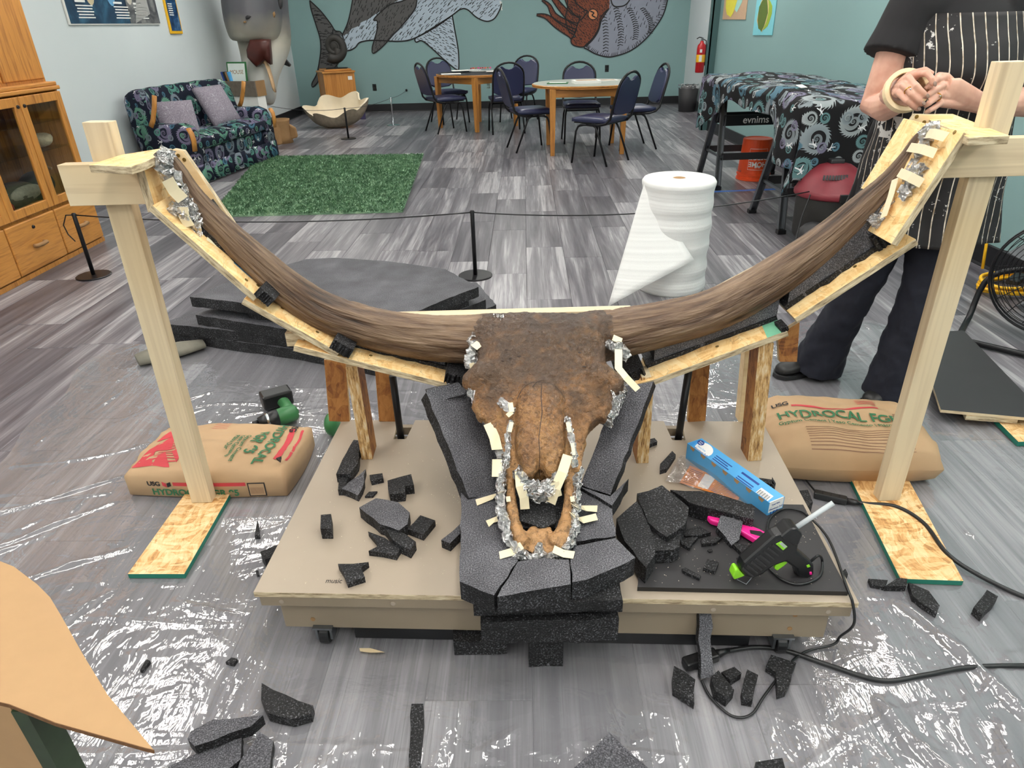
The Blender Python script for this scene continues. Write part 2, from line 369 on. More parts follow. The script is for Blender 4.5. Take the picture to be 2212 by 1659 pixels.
def m_film(name, milky=.24, gl=.55, rough=.05, nscale=1.0):
    m = NT(name); v = m.co('Object')
    h = m.math('ADD', m.noise(m.map(v, (5, 8, 6)), nscale, 3, .5, 1.5), m.math('MULTIPLY', m.noise(m.map(v, (26, 9, 20), (0, 0, .7)), nscale, 2, .5, 2.0), .25))
    bp = m.n('ShaderNodeBump'); m.set(bp.inputs['Height'], h); bp.inputs['Strength'].default_value = .18; bp.inputs['Distance'].default_value = .03
    g = m.n('ShaderNodeBsdfGlossy'); g.inputs['Roughness'].default_value = rough; g.inputs[0].default_value = (1, 1, 1, 1); m.t.links.new(bp.outputs[0], g.inputs['Normal'])
    t = m.n('ShaderNodeBsdfTransparent'); d = m.n('ShaderNodeBsdfDiffuse'); d.inputs[0].default_value = (.62, .62, .66, 1)
    fr = m.n('ShaderNodeFresnel'); fr.inputs[0].default_value = 1.5; m.t.links.new(bp.outputs[0], fr.inputs['Normal'])
    k = m.math('ADD', m.math('MULTIPLY', fr.outputs[0], gl*2), .04, clamp=True)
    m1 = m.n('ShaderNodeMixShader'); m1.inputs[0].default_value = milky; m.t.links.new(t.outputs[0], m1.inputs[1]); m.t.links.new(d.outputs[0], m1.inputs[2])
    m2 = m.n('ShaderNodeMixShader'); m.t.links.new(k, m2.inputs[0]); m.t.links.new(m1.outputs[0], m2.inputs[1]); m.t.links.new(g.outputs[0], m2.inputs[2])
    m.t.links.new(m2.outputs[0], m.out.inputs[0]); return m.m
MT['film'] = m_film('clear_plastic_film'); MT['bagfilm'] = m_film('clear_bag_film', .12, .5, .1, 3.0)
def m_emit():
    m = NT('lamp_diffuser'); m.set(m.b.inputs['Emission Color'], (1, .97, .92, 1)); m.b.inputs['Emission Strength'].default_value = LAMP_STRENGTH; return m.fin('#FFFFFF', .6)
MT['lamp'] = m_emit()
def m_rug():
    m = NT('green_shag'); v = m.co('Object'); f = m.noise(v, 14, 4, .65); r = m.n('ShaderNodeHairInfo').outputs['Random']
    return m.fin(m.ramp(f, [(.3, '#46694A'), (.5, '#75997A'), (.7, '#A5C3A0')]), .9)
MT['rug'] = m_rug()
def m_fabric(name, base, cols, cell, fig='#D9DADB', dens=1.0):
    "printed cloth: feathered spirals, small white tumbling figures, triangles; cloth coordinates from the UV map (metres)"
    m = NT(name); uv = m.co('UV')
    col = base
    def spirals(col, scale, off, R):
        p = m.map(uv, (scale,)*3, (0, 0, 0), off)
        x = m.n('ShaderNodeTexVoronoi', voronoi_dimensions='2D'); m.set(x.inputs['Vector'], p); x.inputs['Scale'].default_value = 1; x.inputs['Randomness'].default_value = .55
        d = m.vmath('SUBTRACT', p, x.outputs['Position'])[0]; q = m.xyz(d); rc = m.xyz(x.outputs['Color'])
        r = m.math('SQRT', m.math('ADD', m.math('MULTIPLY', q[0], q[0]), m.math('MULTIPLY', q[1], q[1]))); th = m.math('ARCTAN2', q[1], q[0])
        Rr = m.math('MULTIPLY', m.math('ADD', m.math('MULTIPLY', rc[0], .45), .6), R)
        fe = m.math('MULTIPLY', m.math('ABSOLUTE', m.math('SINE', m.math('MULTIPLY', m.math('ADD', th, m.math('MULTIPLY', r, 3.0)), 13.0))), .16)
        body = m.math('LESS_THAN', m.math('ADD', m.math('DIVIDE', r, Rr), fe), 1.0)
        ph = m.math('ADD', th, m.math('MULTIPLY', m.math('LOGARITHM', m.math('ADD', r, .004), 2.718), 5.2))
        arm = m.math('GREATER_THAN', m.math('SINE', ph), -.15)
        ring = m.math('GREATER_THAN', m.math('DIVIDE', r, Rr), .62)
        mask = m.math('MULTIPLY', body, m.math('MAXIMUM', arm, ring))
        c = m.ramp(rc[2], cols, 'CONSTANT')
        sh = m.mix(m.math('MULTIPLY', m.math('DIVIDE', r, Rr), .9), m.mix(.55, c, '#000000'), c)
        return m.mix(mask, col, sh)
    col = spirals(col, cell, (0, 0, 0), .50); col = spirals(col, cell*1.9, (3.3, 7.1, 0), .36)
    p = m.map(uv, (cell*1.35,)*3, (0, 0, .5), (1.7, 4.2, 0))
    x = m.n('ShaderNodeTexVoronoi', voronoi_dimensions='2D'); m.set(x.inputs['Vector'], p); x.inputs['Scale'].default_value = 1; x.inputs['Randomness'].default_value = .8
    d = m.vmath('SUBTRACT', p, x.outputs['Position'])[0]; rc = m.xyz(x.outputs['Color'])
    rt = m.n('ShaderNodeVectorRotate', rotation_type='Z_AXIS'); m.set(rt.inputs['Vector'], d); m.set(rt.inputs['Angle'], m.math('MULTIPLY', rc[1], 6.28)); q = m.xyz(rt.outputs[0])
    def seg(ax_, ay_, bx, by, rad):
        dx, dy = bx-ax_, by-ay_; L = dx*dx+dy*dy
        px = m.math('SUBTRACT', q[0], ax_); py = m.math('SUBTRACT', q[1], ay_)
        t = m.math('ADD', m.math('MULTIPLY', px, dx/L), m.math('MULTIPLY', py, dy/L), clamp=True)
        ex = m.math('SUBTRACT', px, m.math('MULTIPLY', t, dx)); ey = m.math('SUBTRACT', py, m.math('MULTIPLY', t, dy))
        return m.math('LESS_THAN', m.math('ADD', m.math('MULTIPLY', ex, ex), m.math('MULTIPLY', ey, ey)), rad*rad)
    s = .62; parts = [(0, .02, 0, .17, .05), (0, .26, .005, .262, .036), (.02, .16, .16, .24, .022), (-.02, .16, -.15, .10, .022), (.02, .0, .10, -.18, .028), (-.02, .0, -.12, -.10, .028), (-.12, -.10, -.2, -.18, .022)]
    f = None
    for a in parts:
        g = seg(*[k*s for k in a]); f = g if f is None else m.math('MAXIMUM', f, g)
    f = m.math('MULTIPLY', f, m.math('GREATER_THAN', rc[2], .30))
    col = m.mix(f, col, fig)
    wv = m.noise(uv, 260, 2); m.bump(wv, .1, .001)
    return m.fin(col, .85, 0, .2)
MT['cloth'] = m_fabric('spiral_print_cloth', lin('#1B1A1C'), [(0, '#668A8C'), (.25, '#8F999E'), (.5, '#5A7D8E'), (.7, '#7F7A92'), (.85, '#A5ACAE')], 4.2)
MT['sofa'] = m_fabric('spiral_print_upholstery', lin('#171C2B'), [(0, '#588C82'), (.25, '#7C8792'), (.45, '#48738A'), (.65, '#77718C'), (.82, '#649480')], 4.6)
def m_pillow():
    m = NT('grey_swirl_pillow'); uv = m.co('UV'); f = m.noise(m.map(uv, (9, 9, 9)), 1, 2, .5, 2.5); l = m.math('FRACT', m.math('MULTIPLY', f, 9.0))
    return m.fin(m.mix(m.ramp(l, [(.0, 1), (.16, 0), (.84, 0), (1., 1)]), '#807884', '#ABA5B0'), .8)
MT['pillow'] = m_pillow()
# ================================================================ the room
ROOM = -math.atan(.0272)
def in_frame(p, mrg=120):
    v = C3.transposed() @ (V(p)-V((0, 0, HCAM)))
    if v.z > -.05: return False
    x, y = 1106-FPX*v.x/v.z, 829.5+FPX*v.y/v.z
    return -mrg < x < 2212+mrg and -mrg < y < 1659+mrg
floor = struct(MB().box(8.6, 18.6, .1, T(-.1, 4.6, -.056)).build('floor', MT['sub']))
# planks, running towards the back wall
PW, PL = .25, 1.0
pm = MB(); c_ = .0018; hw, hl = PW/2-.0004, PL/2-.0004
pm.add([(-hw, -hl, -.006), (hw, -hl, -.006), (hw, hl, -.006), (-hw, hl, -.006), (-hw, -hl, -c_), (hw, -hl, -c_), (hw, hl, -c_), (-hw, hl, -c_),
        (-hw+c_, -hl+c_, 0), (hw-c_, -hl+c_, 0), (hw-c_, hl-c_, 0), (-hw+c_, hl-c_, 0)],
       [(0, 1, 5, 4), (1, 2, 6, 5), (2, 3, 7, 6), (3, 0, 4, 7), (4, 5, 9, 8), (5, 6, 10, 9), (6, 7, 11, 10), (7, 4, 8, 11), (8, 9, 10, 11)])
PR = RZ(ROOM); spots = []
for i in range(-17, 17):
    off = (hsh(i*1.3, 2.2)*4//1)*.25+hsh(i, .4)*.1
    for j in range(-5, 15):
        c = PR @ V(((i+.5)*PW, j*PL+off, 0))
        if not (-4.1 < c.x < 3.5 and -4.4 < c.y < 13.4): continue
        d2 = c.x**2+c.y**2+1.9
        vis = any(in_frame(PR @ V(((i+.5)*PW+a*hw, j*PL+off+b*hl, 0)), 10) for a in (-1, 0, 1) for b in (-1, -.5, 0, .5, 1))
        spots.append((1/d2**1.5 if vis else -1, c))
spots.sort(key=lambda t: -t[0]); nv = min(300, sum(1 for s in spots if s[0] > 0))
first = None; bpy.context.view_layer.update()
for k, (s, c) in enumerate(spots[:nv]):
    if first is None: first = o = pm.build('plank', MT['floor'], floor)
    else: o = first.copy(); COL.objects.link(o)
    o.matrix_basis = T(c.x, c.y, 0) @ PR
rest = MB()
for s, c in spots[nv:]: rest.add(pm.v, pm.f, 0, T(c.x, c.y, 0) @ PR)
o = rest.build('far_planks', MT['floor'], floor); o['kind'] = 'stuff'
CEIL = 2.75
struct(MB().box(8.6, 18.6, .1, T(-.1, 4.6, CEIL+.05)).build('ceiling', MT['ceil']))
def wall(name, a, b, mat, th=.1, side=1, z0=0, z1=CEIL):
    a, b = V((a[0], a[1], 0)), V((b[0], b[1], 0)); d = b-a
    m = frame(a, d, z=(0, 0, 1))
    return struct(MB().box(d.length, th, z1-z0, m, c=(d.length/2, side*th/2, (z0+z1)/2)).build(name, mat))
LB, RB = V((-3.657, 13.095, 0)), V((3.213, 13.153, 0))
LF = LB + V((-.0272, -1, 0))*17.2
wl = wall('wall_left', LF, LB, MT['wall_light'], side=1)
wb = wall('wall_back', LB, RB, MT['wall_teal'], side=1)
W3 = (3.25, 9.95); wall('wall_right_white', RB, W3, MT['wall_light'], side=1)
RA, RC = V((2.79, 9.89, 0)), V((3.03, -4.2, 0))
wr = wall('wall_right', RA, RC, MT['wall_teal'], th=.5, side=1)
wall('wall_front', (-4.2, -4.15), (3.3, -4.15), MT['wall_light'], side=-1)
o = struct(MB().box(.10, .12, CEIL, T(2.745, 9.90, CEIL/2)).box(.03, .04, CEIL, T(2.70, 9.86, CEIL/2)).build('trim_1', MT['teal_dark']))
def baseb(name, a, b, side, h=.135, th=.014):
    a, b = V((a[0], a[1], 0)), V((b[0], b[1], 0)); d = b-a; m = frame(a, d, z=(0, 0, 1))
    return struct(MB().prism([(0, 0), (-side*th*1.6, 0), (-side*th*1.6, .004), (-side*th, .016), (-side*th, h-.004), (-side*th+side*.004, h), (0, h)], 0, d.length, m @ Matrix(((0, 0, 1, 0), (1, 0, 0, 0), (0, 1, 0, 0), (0, 0, 0, 1)))).build(name, MT['base'], fix=True))
baseb('baseboard_left', LF, LB, 1); baseb('baseboard_back', LB, RB, 1); baseb('baseboard_right', RA, RC, 1); baseb('baseboard_right_white', RB, W3, 1)
# ceiling panels
proto = None
for k, (x, y) in enumerate(LAMP_SPOTS):
    lab = ('left', 'middle', 'right')[k % 3]+' ceiling light panel in the '+('row at the front wall', 'row behind the camera', 'row above the camera', 'row over the skull', 'row over the green rug', 'row over the grey topped table', 'row by the back wall')[k//3]
    if proto is None:
        proto = thing('ceiling_light', lab, 'ceiling light', (x, y, CEIL-.03), 0, 'recessed ceiling light panels')
        f = MB()
        for sx in (-1, 1): f.box(.03, 1.22, .03, T(sx*.30, 0, .012)); f.box(.57, .03, .03, T(0, sx*.595, .012))
        f.build('frame', MT['white'], proto, bevel=.003); MB().box(.568, 1.158, .012, T(0, 0, .018)).build('reflector', MT['white'], proto)
        for sx in (-1, 1): MB().box(.10, 1.12, .012, T(sx*.14, 0, .004)).build('lamp_tube', MT['lamp'], proto, bevel=.003)
    else: dup(proto, lab, T(x, y, CEIL-.03))
# outlets, switch, wall knob
def outlet(x, y, pl, nrm, lab, plate='black_plastic', dark=True):
    p = apl(x, y, pl, nrm); m = frame(p, V((0, 0, 1)).cross(V(nrm)), z=(0, 0, 1))
    t = thingM('wall_outlet' if dark else 'light_switch', lab, 'outlet' if dark else 'switch', m)
    MB().box(.075, .012, .118, c=(0, .006 if False else -.006, 0)).build('cover_plate', MT[plate], t, bevel=.003)
    for s in (-1, 1):
        if dark: MB().lathe([(.0165, 0), (.0165, .004), (.012, .005)], 16, M=T(0, -.012, s*.024) @ RX(PI/2)).build('socket', MT['cream' if s > 0 else 'black_matt'], t)
    if not dark: MB().box(.012, .012, .026, c=(0, -.016, .003)).build('toggle', MT[plate], t, bevel=.002)
    return t
BN = (RB-LB).cross(V((0, 0, 1))).normalized(); BN = BN if BN.y < 0 else -BN   # faces the room
outlet(809, 189, LB, -BN, 'black wall outlet low on the teal wall beside the oak pedestal')
outlet(1311, 148, LB, -BN, 'black wall outlet on the teal wall beneath the shell mural')
outlet(1055, 184, LB, -BN, 'cream cover plate on the teal wall behind the cluttered round table', 'cream', True)
p = ax(1527, 45, 3.235); m = frame(p, (0, -1, 0), z=(0, 0, 1)); t = thingM('light_switch', 'white light switch above the red fire extinguisher', 'switch', m)
MB().box(.075, .012, .118, c=(0, -.0, 0)).build('cover_plate', MT['white'], t, bevel=.003); MB().box(.012, .012, .03, c=(0, -.01, 0)).build('toggle', MT['white'], t)
# ================================================================ painted wall figures (flat paint on the back wall)
def wpt(x, y, off): return apl(x, y, LB + BN*off, BN)
def flat(px, mat, parent, off, name):
    return MB().add([wpt(x, y, off) for x, y in px], [list(range(len(px)))]).build(name, mat, parent, fix=True)
def ribbon(mb, pts, w0, w1, off, nrm=None):
    pts = [V(p) for p in pts]; nrm = nrm or BN; n = len(pts); L = []
    for i in range(n):
        d = (pts[min(i+1, n-1)]-pts[max(i-1, 0)]).normalized(); s = d.cross(nrm).normalized(); t = i/max(1, n-1); w = w0+(w1-w0)*t
        L += [pts[i]-s*w/2, pts[i]+s*w/2]
    mb.add(L, [(2*i, 2*i+1, 2*i+3, 2*i+2) for i in range(n-1)])
def inside(p, poly):
    x, y = p; c = False; n = len(poly)
    for i in range(n):
        (x1, y1), (x2, y2) = poly[i], poly[(i+1) % n]
        if (y1 > y) != (y2 > y) and x < (x2-x1)*(y-y1)/(y2-y1)+x1: c = not c
    return c
def hatch(mb, poly, ang, step, ln, off, w=.012, curve=.3, seed=1, prob=.8):
    r = random.Random(seed); xs = [p[0] for p in poly]; ys = [p[1] for p in poly]
    y = min(ys)
    while y < max(ys):
        x = min(xs)
        while x < max(xs):
            cx, cy = x+r.uniform(-.4, .4)*step, y+r.uniform(-.4, .4)*step
            if r.random() < prob and cy > -60 and inside((cx, cy), poly):
                a = ang(cx, cy) if callable(ang) else ang; l = ln*r.uniform(.6, 1.3); q = []
                for k in range(4):
                    s = (k/3-.5)*l; aa = a+curve*(k/3-.5); q.append((cx+math.cos(aa)*s, cy+math.sin(aa)*s))
                if inside(q[0], poly) and inside(q[-1], poly): ribbon(mb, [wpt(px, py, off) for px, py in q], w, w*.4, off)
            x += step
        y += step*.8
M_dk = plain('mural_dark_grey', '#595858', .7, vary=.15, scale=6); M_lt = plain('mural_pale_blue', '#B6C6D3', .7, vary=.1, scale=3); M_in = MT['black_ink']
M_br = plain('mural_brown', '#7A4029', .7, vary=.25, scale=6); M_sh = plain('mural_lilac_grey', '#9095A3', .7, vary=.08, scale=4); M_or = plain('mural_orange', '#D58A5A', .7)
mur = thing('shark_mural', 'painted grey and pale blue shark on the teal back wall', 'mural', tuple(wpt(880, 60, .0)))
MI = mur.matrix_basis.inverted()
def mflat(px, mat, off, name, par):
    o = flat(px, mat, None, off, name); o.parent = par; o.matrix_parent_inverse = par.matrix_basis.inverted(); return o
def mline(strokes, off, name, par, w=.02, mat=None):
    mb = MB()
    for s in strokes: ribbon(mb, [wpt(x, y, off) for x, y in bez(s, 5)], w, w, off)
    o = mb.build(name, mat or M_in, None); o.parent = par; o.matrix_parent_inverse = par.matrix_basis.inverted(); return o
tail = [(669, 1), (692, 23), (714, 51), (724, 66), (738, 72), (744, 108), (728, 140), (708, 158), (694, 162), (686, 178), (676, 188), (674, 180), (684, 160), (690, 132), (693, 105), (691, 82), (682, 52), (672, 20)]
light = [(736, 76), (752, 60), (775, 52), (795, 40), (812, 18), (850, 0), (880, -40), (1060, -60), (1084, -30), (1083, 8), (1080, 20), (1068, 40), (1051, 46), (1030, 38), (1010, 21), (995, 20), (977, 33), (942, 58), (899, 81), (866, 89), (807, 87), (786, 89), (775, 93), (768, 102), (757, 108), (744, 110), (736, 108)]
dark = [(738, 78), (750, 52), (758, 20), (768, -40), (1000, -90), (1040, -60), (930, -30), (880, -10), (850, 6), (826, 22), (812, 30), (795, 42), (780, 48), (775, 56), (760, 62), (752, 72)]
pec = [(900, -12), (870, 2), (843, 10), (820, 28), (807, 43), (815, 46), (814, 66), (808, 88), (804, 104), (807, 115), (828, 99), (850, 74), (866, 58), (894, 23), (900, 5)]
pel = [(977, 33), (982, 63), (990, 109), (991, 148), (986, 150), (975, 142), (954, 124), (929, 101), (911, 88), (899, 91), (897, 83), (914, 73), (954, 48)]
mflat(tail, M_dk, .004, 'tail_fin', mur); mflat(light, M_lt, .004, 'pale_belly', mur); mflat(dark, M_dk, .007, 'grey_back', mur); mflat(pel, M_lt, .006, 'rear_fin', mur); mflat(pec, M_dk, .010, 'side_fin', mur)
mline([tail+[tail[0]], light[9:], pec+[pec[0]], pel+[pel[0]], [(738, 78), (750, 52), (758, 20), (768, -40)]], .013, 'outline', mur)
hb = MB(); hatch(hb, light, lambda x, y: -.9+(x-850)*.001, 8, 9, .009, .011, seed=2); hatch(hb, dark, -1.2, 9, 9, .010, .014, seed=3); hatch(hb, pec, -1.1, 7, 6, .012, .011, seed=4); hatch(hb, pel, .5, 7, 7, .009, .011, seed=5, prob=.9); hatch(hb, tail, .15, 7, 10, .008, .014, seed=6, curve=.5)
o = hb.build('hatching', M_in); o.parent = mur; o.matrix_parent_inverse = MI; o['kind'] = 'stuff'
tb = MB()
for k in range(5): tb.add([wpt(1079+k*.8, 2+k*4, .012), wpt(1080+k*.8, 7+k*4, .012), wpt(1086, 5+k*4, .012)], [(0, 1, 2)])
o = tb.build('teeth', MT['white_ink']); o.parent = mur; o.matrix_parent_inverse = MI
mur2 = thing('nautilus_mural', 'painted lilac coiled shell with brown tentacled head on the teal back wall', 'mural', tuple(wpt(1340, 40, 0)))
MI2 = mur2.matrix_basis.inverted()
shell = [(1316, -60), (1400, -80), (1445, -40), (1442, 0), (1432, 33), (1409, 68), (1384, 94), (1359, 111), (1333, 120), (1313, 123), (1288, 117), (1270, 107), (1262, 101), (1280, 83), (1293, 61), (1298, 38), (1313, 20)]
head = [(1318, -30), (1316, 18), (1300, 42), (1293, 66), (1280, 86), (1262, 101), (1242, 99), (1234, 92), (1235, 82), (1243, 78), (1228, 66), (1222, 40), (1226, 10), (1222, -30)]
def tent(pts, w0, w1): 
    q = bez([p for p in pts], 5); n = len(q); L, R_ = [], []
    for i in range(n):
        d = np.array(q[min(i+1, n-1)])-np.array(q[max(i-1, 0)]); d /= np.linalg.norm(d); s = np.array((-d[1], d[0])); wd = w0+(w1-w0)*i/(n-1)
        L.append(tuple(q[i]+s*wd)); R_.append(tuple(q[i]-s*wd))
    return L+R_[::-1]
mflat(shell, M_sh, .004, 'shell', mur2)
tl = [tent([(1159, 32), (1180, 36), (1205, 54), (1240, 74)], 1.5, 11), tent([(1171, 0), (1186, 12), (1198, 34), (1225, 52), (1245, 60)], 1.5, 10), tent([(1196, -4), (1210, 14), (1232, 38), (1250, 46)], 5, 10), tent([(1226, -12), (1238, 14), (1262, 34)], 9, 11)]
for q in tl: mflat(q, M_br, .006, 'tentacle', mur2)
mflat(head, M_br, .007, 'head', mur2)
mflat([(1281+10*math.cos(a)*.95, 31+11*math.sin(a)) for a in np.linspace(0, 2*PI, 18)[:-1]], M_or, .010, 'eye', mur2)
mline([shell[3:], head[1:], [(1275, 24), (1283, 28), (1279, 33), (1287, 38)]]+[q for q in tl]+[[(1316, -40), (1322, 8), (1340, 14), (1356, 6), (1370, -20)]], .012, 'outline', mur2)
mline([[(1281+10.5*math.cos(a), 31+11.5*math.sin(a)) for a in np.linspace(0, 2*PI, 12)]], .0125, 'eye_outline', mur2, .014)
hb = MB(); hatch(hb, head, .9, 5, 5, .009, .011, seed=8, curve=.6); hatch(hb, shell, -1.2, 11, 8, .006, .011, seed=9, prob=.45)
for q in tl: hatch(hb, q, 1.1, 5, 4, .009, .010, seed=10)
for a0 in range(4):   # growth bands of the shell, rows of short bars
    for k in range(15):
        t = k/14; x0 = 1310+a0*27-(4-a0)*2+18*math.sin(t*2.2)*(.4+.2*a0); y0 = 18+t*(92-a0*13)
        if inside((x0, y0), shell): ribbon(hb, [wpt(x0-6, y0+2, .0065), wpt(x0, y0-1, .0065), wpt(x0+6, y0+1, .0065)], .016, .010, .0065)
for k in range(46):
    t = k/45; q = bez(shell[3:13], 6); p = q[int(t*(len(q)-1))]; c = np.array((1350, 20)); d = c-p; d /= np.linalg.norm(d)
    ribbon(hb, [wpt(*(p+d*2), .0065), wpt(*(p+d*9), .0065)], .012, .005, .0065)
o = hb.build('hatching', M_in); o.parent = mur2; o.matrix_parent_inverse = MI2; o['kind'] = 'stuff'
# ================================================================ left side: cabinet, posters, shark head, sofa
def sbox(mb, x0, x1, y0, y1, z0, z1, mi=0): mb.box(x1-x0, y1-y0, z1-z0, None, mi, ((x0+x1)/2, (y0+y1)/2, (z0+z1)/2)); return mb
CM = frame(V((-3.088, 3.55, 0)), (.0272, 1, 0), z=(0, 0, 1))
cab = thingM('display_cabinet', 'golden oak display cabinet with glass doors and drawers against the pale wall', 'cabinet', CM)
b = MB(); sbox(b, 0, 1.5, .43, .45, 0, 1.05); sbox(b, 0, .02, 0, .45, 0, 1.05); sbox(b, 1.48, 1.5, 0, .45, 0, 1.05); sbox(b, .02, 1.48, .01, .43, .34, .36); sbox(b, .02, 1.48, .01, .43, .02, .04)
sbox(b, 0, 1.5, -.008, .02, 0, .03); b.build('carcass', MT['oak'], cab)
b = MB(); sbox(b, -.01, 1.515, -.02, .45, 1.05, 1.075); sbox(b, 0, 1.505, -.01, .45, 1.075, 1.10); b.build('top_moulding', MT['oak_x'], cab, bevel=.006)
b = MB(); sbox(b, .0, 1.49, .05, .45, 1.10, 2.2); b.build('upper_case', MT['oak'], cab)
for x0, x1 in ((.55, 1.05), (1.07, 1.47)): sbox(MB(), x0, x1, .035, .05, 1.12, 2.15).build('upper_panel', MT['oak'], cab, bevel=.006)
def door(x0, x1, nm='glass_door'):
    d = MB(); w_ = .055
    sbox(d, x0, x0+w_, -.022, 0, .365, 1.04); sbox(d, x1-w_, x1, -.022, 0, .365, 1.04); sbox(d, x0+w_, x1-w_, -.022, 0, .365, .365+w_); sbox(d, x0+w_, x1-w_, -.022, 0, 1.04-w_, 1.04)
    o = d.build(nm, MT['oak'], cab, bevel=.004)
    sbox(MB(), x0+w_-.004, x1-w_+.004, -.012, -.008, .365+w_-.004, 1.04-w_+.004).build('pane', MT['glass'], o)
    MB().lathe([(.011, 0), (.011, .006), (.008, .010)], 12, M=T(x1-.028 if (x0 < .9) else x0+.028, -.022, .985) @ RX(PI/2)).build('lock', MT['black_metal'], o)
door(.20, .62); door(.625, 1.055); door(1.062, 1.495)
def drawer(x0, x1, lock=False):
    d = MB(); sbox(d, x0, x1, -.022, 0, .04, .345); o = d.build('drawer', MT['oak_x'], cab, bevel=.008)
    xc = (x0+x1)/2
    MB().tube([(xc-.05, -.022, .185), (xc-.045, -.045, .185), (xc, -.05, .185), (xc+.045, -.045, .185), (xc+.05, -.022, .185)], [.012, .013, .014, .013, .012], 8).build('handle', MT['oak_dark'] if False else MT['tan'], o, smooth=True)
    if lock: MB().lathe([(.011, 0), (.011, .006), (.008, .010)], 12, M=T(xc, -.022, .295) @ RX(PI/2)).build('lock', MT['black_metal'], o)
drawer(.02, .54); drawer(.55, 1.03, True); drawer(1.04, 1.485)
for z in (.69, .86): sbox(MB(), .03, 1.47, .03, .42, z, z+.008).build('shelf', MT['glass'], cab)
b = MB(); sbox(b, .02, 1.48, .418, .43, .36, 1.05); b.build('back_panel', MT['oak_dark'], cab)
def lump(c, r, mat, name, lab, cat, seed=0, n=14, m=9, amp=.22, sub=0):
    rr = random.Random(seed); mb = MB(); mb.ball((0, 0, 0), r, n, m)
    k = [(rr.uniform(-9, 9), rr.uniform(-9, 9), rr.uniform(-9, 9), rr.uniform(0, 6)) for _ in range(7)]; R_ = max(r)
    out = []
    for p in mb.v:
        s = 1+amp*sum(math.sin((p[0]*a+p[1]*b_+p[2]*c_)/R_*.5+d) for a, b_, c_, d in k)/4; out.append((p[0]*s, p[1]*s, max(p[2]*s, -r[2])))
    mb.v = out; o = mb.build(name, mat, None, smooth=True); o.location = c; return tag(o, lab, cat)
def cw(x, y, z): return tuple(CM @ V((x, y, z)))
lump(cw(1.36, .15, .745), (.10, .07, .045), plain('coral', '#B9A88F', .9, vary=.4, scale=60), 'coral_rock', 'pale bumpy coral rock on the middle cabinet shelf', 'rock', 3)
t = thingM('specimen_jar', 'red topped glass jar at the left inside the oak cabinet', 'jar', CM @ T(.86, .16, .366))
MB().lathe([(.05, 0), (.055, .01), (.055, .12), (.04, .15)], 18).build('glass_body', MT['glass'], t, smooth=True); MB().lathe([(.045, .02), (.045, .10)], 16).build('contents', MT['red'], t, smooth=True); MB().lathe([(.044, .15), (.044, .17), (.03, .172)], 16).build('lid', MT['black_plastic'], t, smooth=True)
t = thingM('mounted_bird', 'dark brown mounted bird lying on the cabinet floor behind glass', 'mounted bird', CM @ T(1.0, .2, .37))
MB().ball((0, 0, .08), (.22, .12, .08), 18, 10).build('body', plain('brown_feathers', '#4A4036', .8, vary=.5, scale=40), t, smooth=True)
MB().tube([(-.17, 0, .09), (-.24, 0, .15), (-.27, -.02, .23), (-.31, -.03, .25)], [.05, .03, .028, .03], 10).build('neck', MT['black_matt'], t, smooth=True); MB().tube([(-.32, -.03, .25), (-.37, -.04, .235)], [.015, .006], 8).build('beak', MT['tan'], t)
MB().ball((.02, -.09, .09), (.16, .03, .05), 14, 8).build('wing', plain('pale_feathers', '#8B8377', .8, vary=.4, scale=50), t, smooth=True)
t = thingM('mounted_duck', 'dark rounded mounted duck beside the coral rock shelf', 'mounted bird', CM @ T(1.30, .22, .37))
MB().ball((0, 0, .09), (.13, .10, .09), 16, 10).build('body', MT['black_matt'], t, smooth=True); MB().ball((.06, -.02, .2), (.04, .035, .04), 12, 8).build('head', MT['black_matt'], t, smooth=True); MB().tube([(.06, -.05, .195), (.06, -.1, .185)], [.014, .009], 8).build('bill', MT['tan'], t)
o = sbox(MB(), -.09, .09, -.06, .06, 0, .08).build('green_book', MT['green_tool'], None, bevel=.004); o.matrix_basis = CM @ T(.88, .2, .868); tag(o, 'dark green box on the top cabinet shelf', 'box')
# posters on the pale wall
LN = V((0, 0, 1)).cross(LB-LF).normalized(); LN = LN if LN.x > 0 else -LN
def lpt(x, y, off=.0): return apl(x, y, LB+LN*off, LN)
def wall_frame(p, n): return frame(p, V((0, 0, 1)).cross(V(n)), z=(0, 0, 1))
def m_ocean(name, a, b, c, sc=3):
    m = NT(name); v = m.co(); f = m.noise(v, sc, 4, .6, 2.0); return m.fin(m.ramp(f, [(.3, a), (.5, b), (.72, c)]), .3)
p0, p1 = lpt(150, 54, .012), lpt(346, 53, .012); L_ = (p1-p0).length
t = thingM('shark_poster', 'wide dark blue poster of sea creatures with lines of white text on the pale wall', 'poster', frame(p0, p1-p0, z=(0, 0, 1)))
MB().box(L_, .016, .75, c=(L_/2, 0, .375)).build('board', MT['white'], t, bevel=.002)
MB().box(L_-.03, .004, .735, c=(L_/2, -.010, .378)).build('print', m_ocean('ocean_print', '#16263A', '#20415C', '#3A6A86', 2.5), t)
MB().box(.62, .003, .734, c=(L_-.34, -.0125, .378)).build('shark_photo', m_ocean('shark_skin_print', '#3B3C40', '#5B5D60', '#8E8F8E', 4), t)
b = MB()
b.add([(L_-.55, -.0145, .012), (L_-.20, -.0145, .10), (L_-.22, -.0145, .40), (L_-.42, -.0145, .60), (L_-.36, -.0145, .35)], [(0, 1, 2, 3, 4)]); b.build('shark_outline', plain('pale_grey_print', '#A6A6A4', .4), t, fix=True)
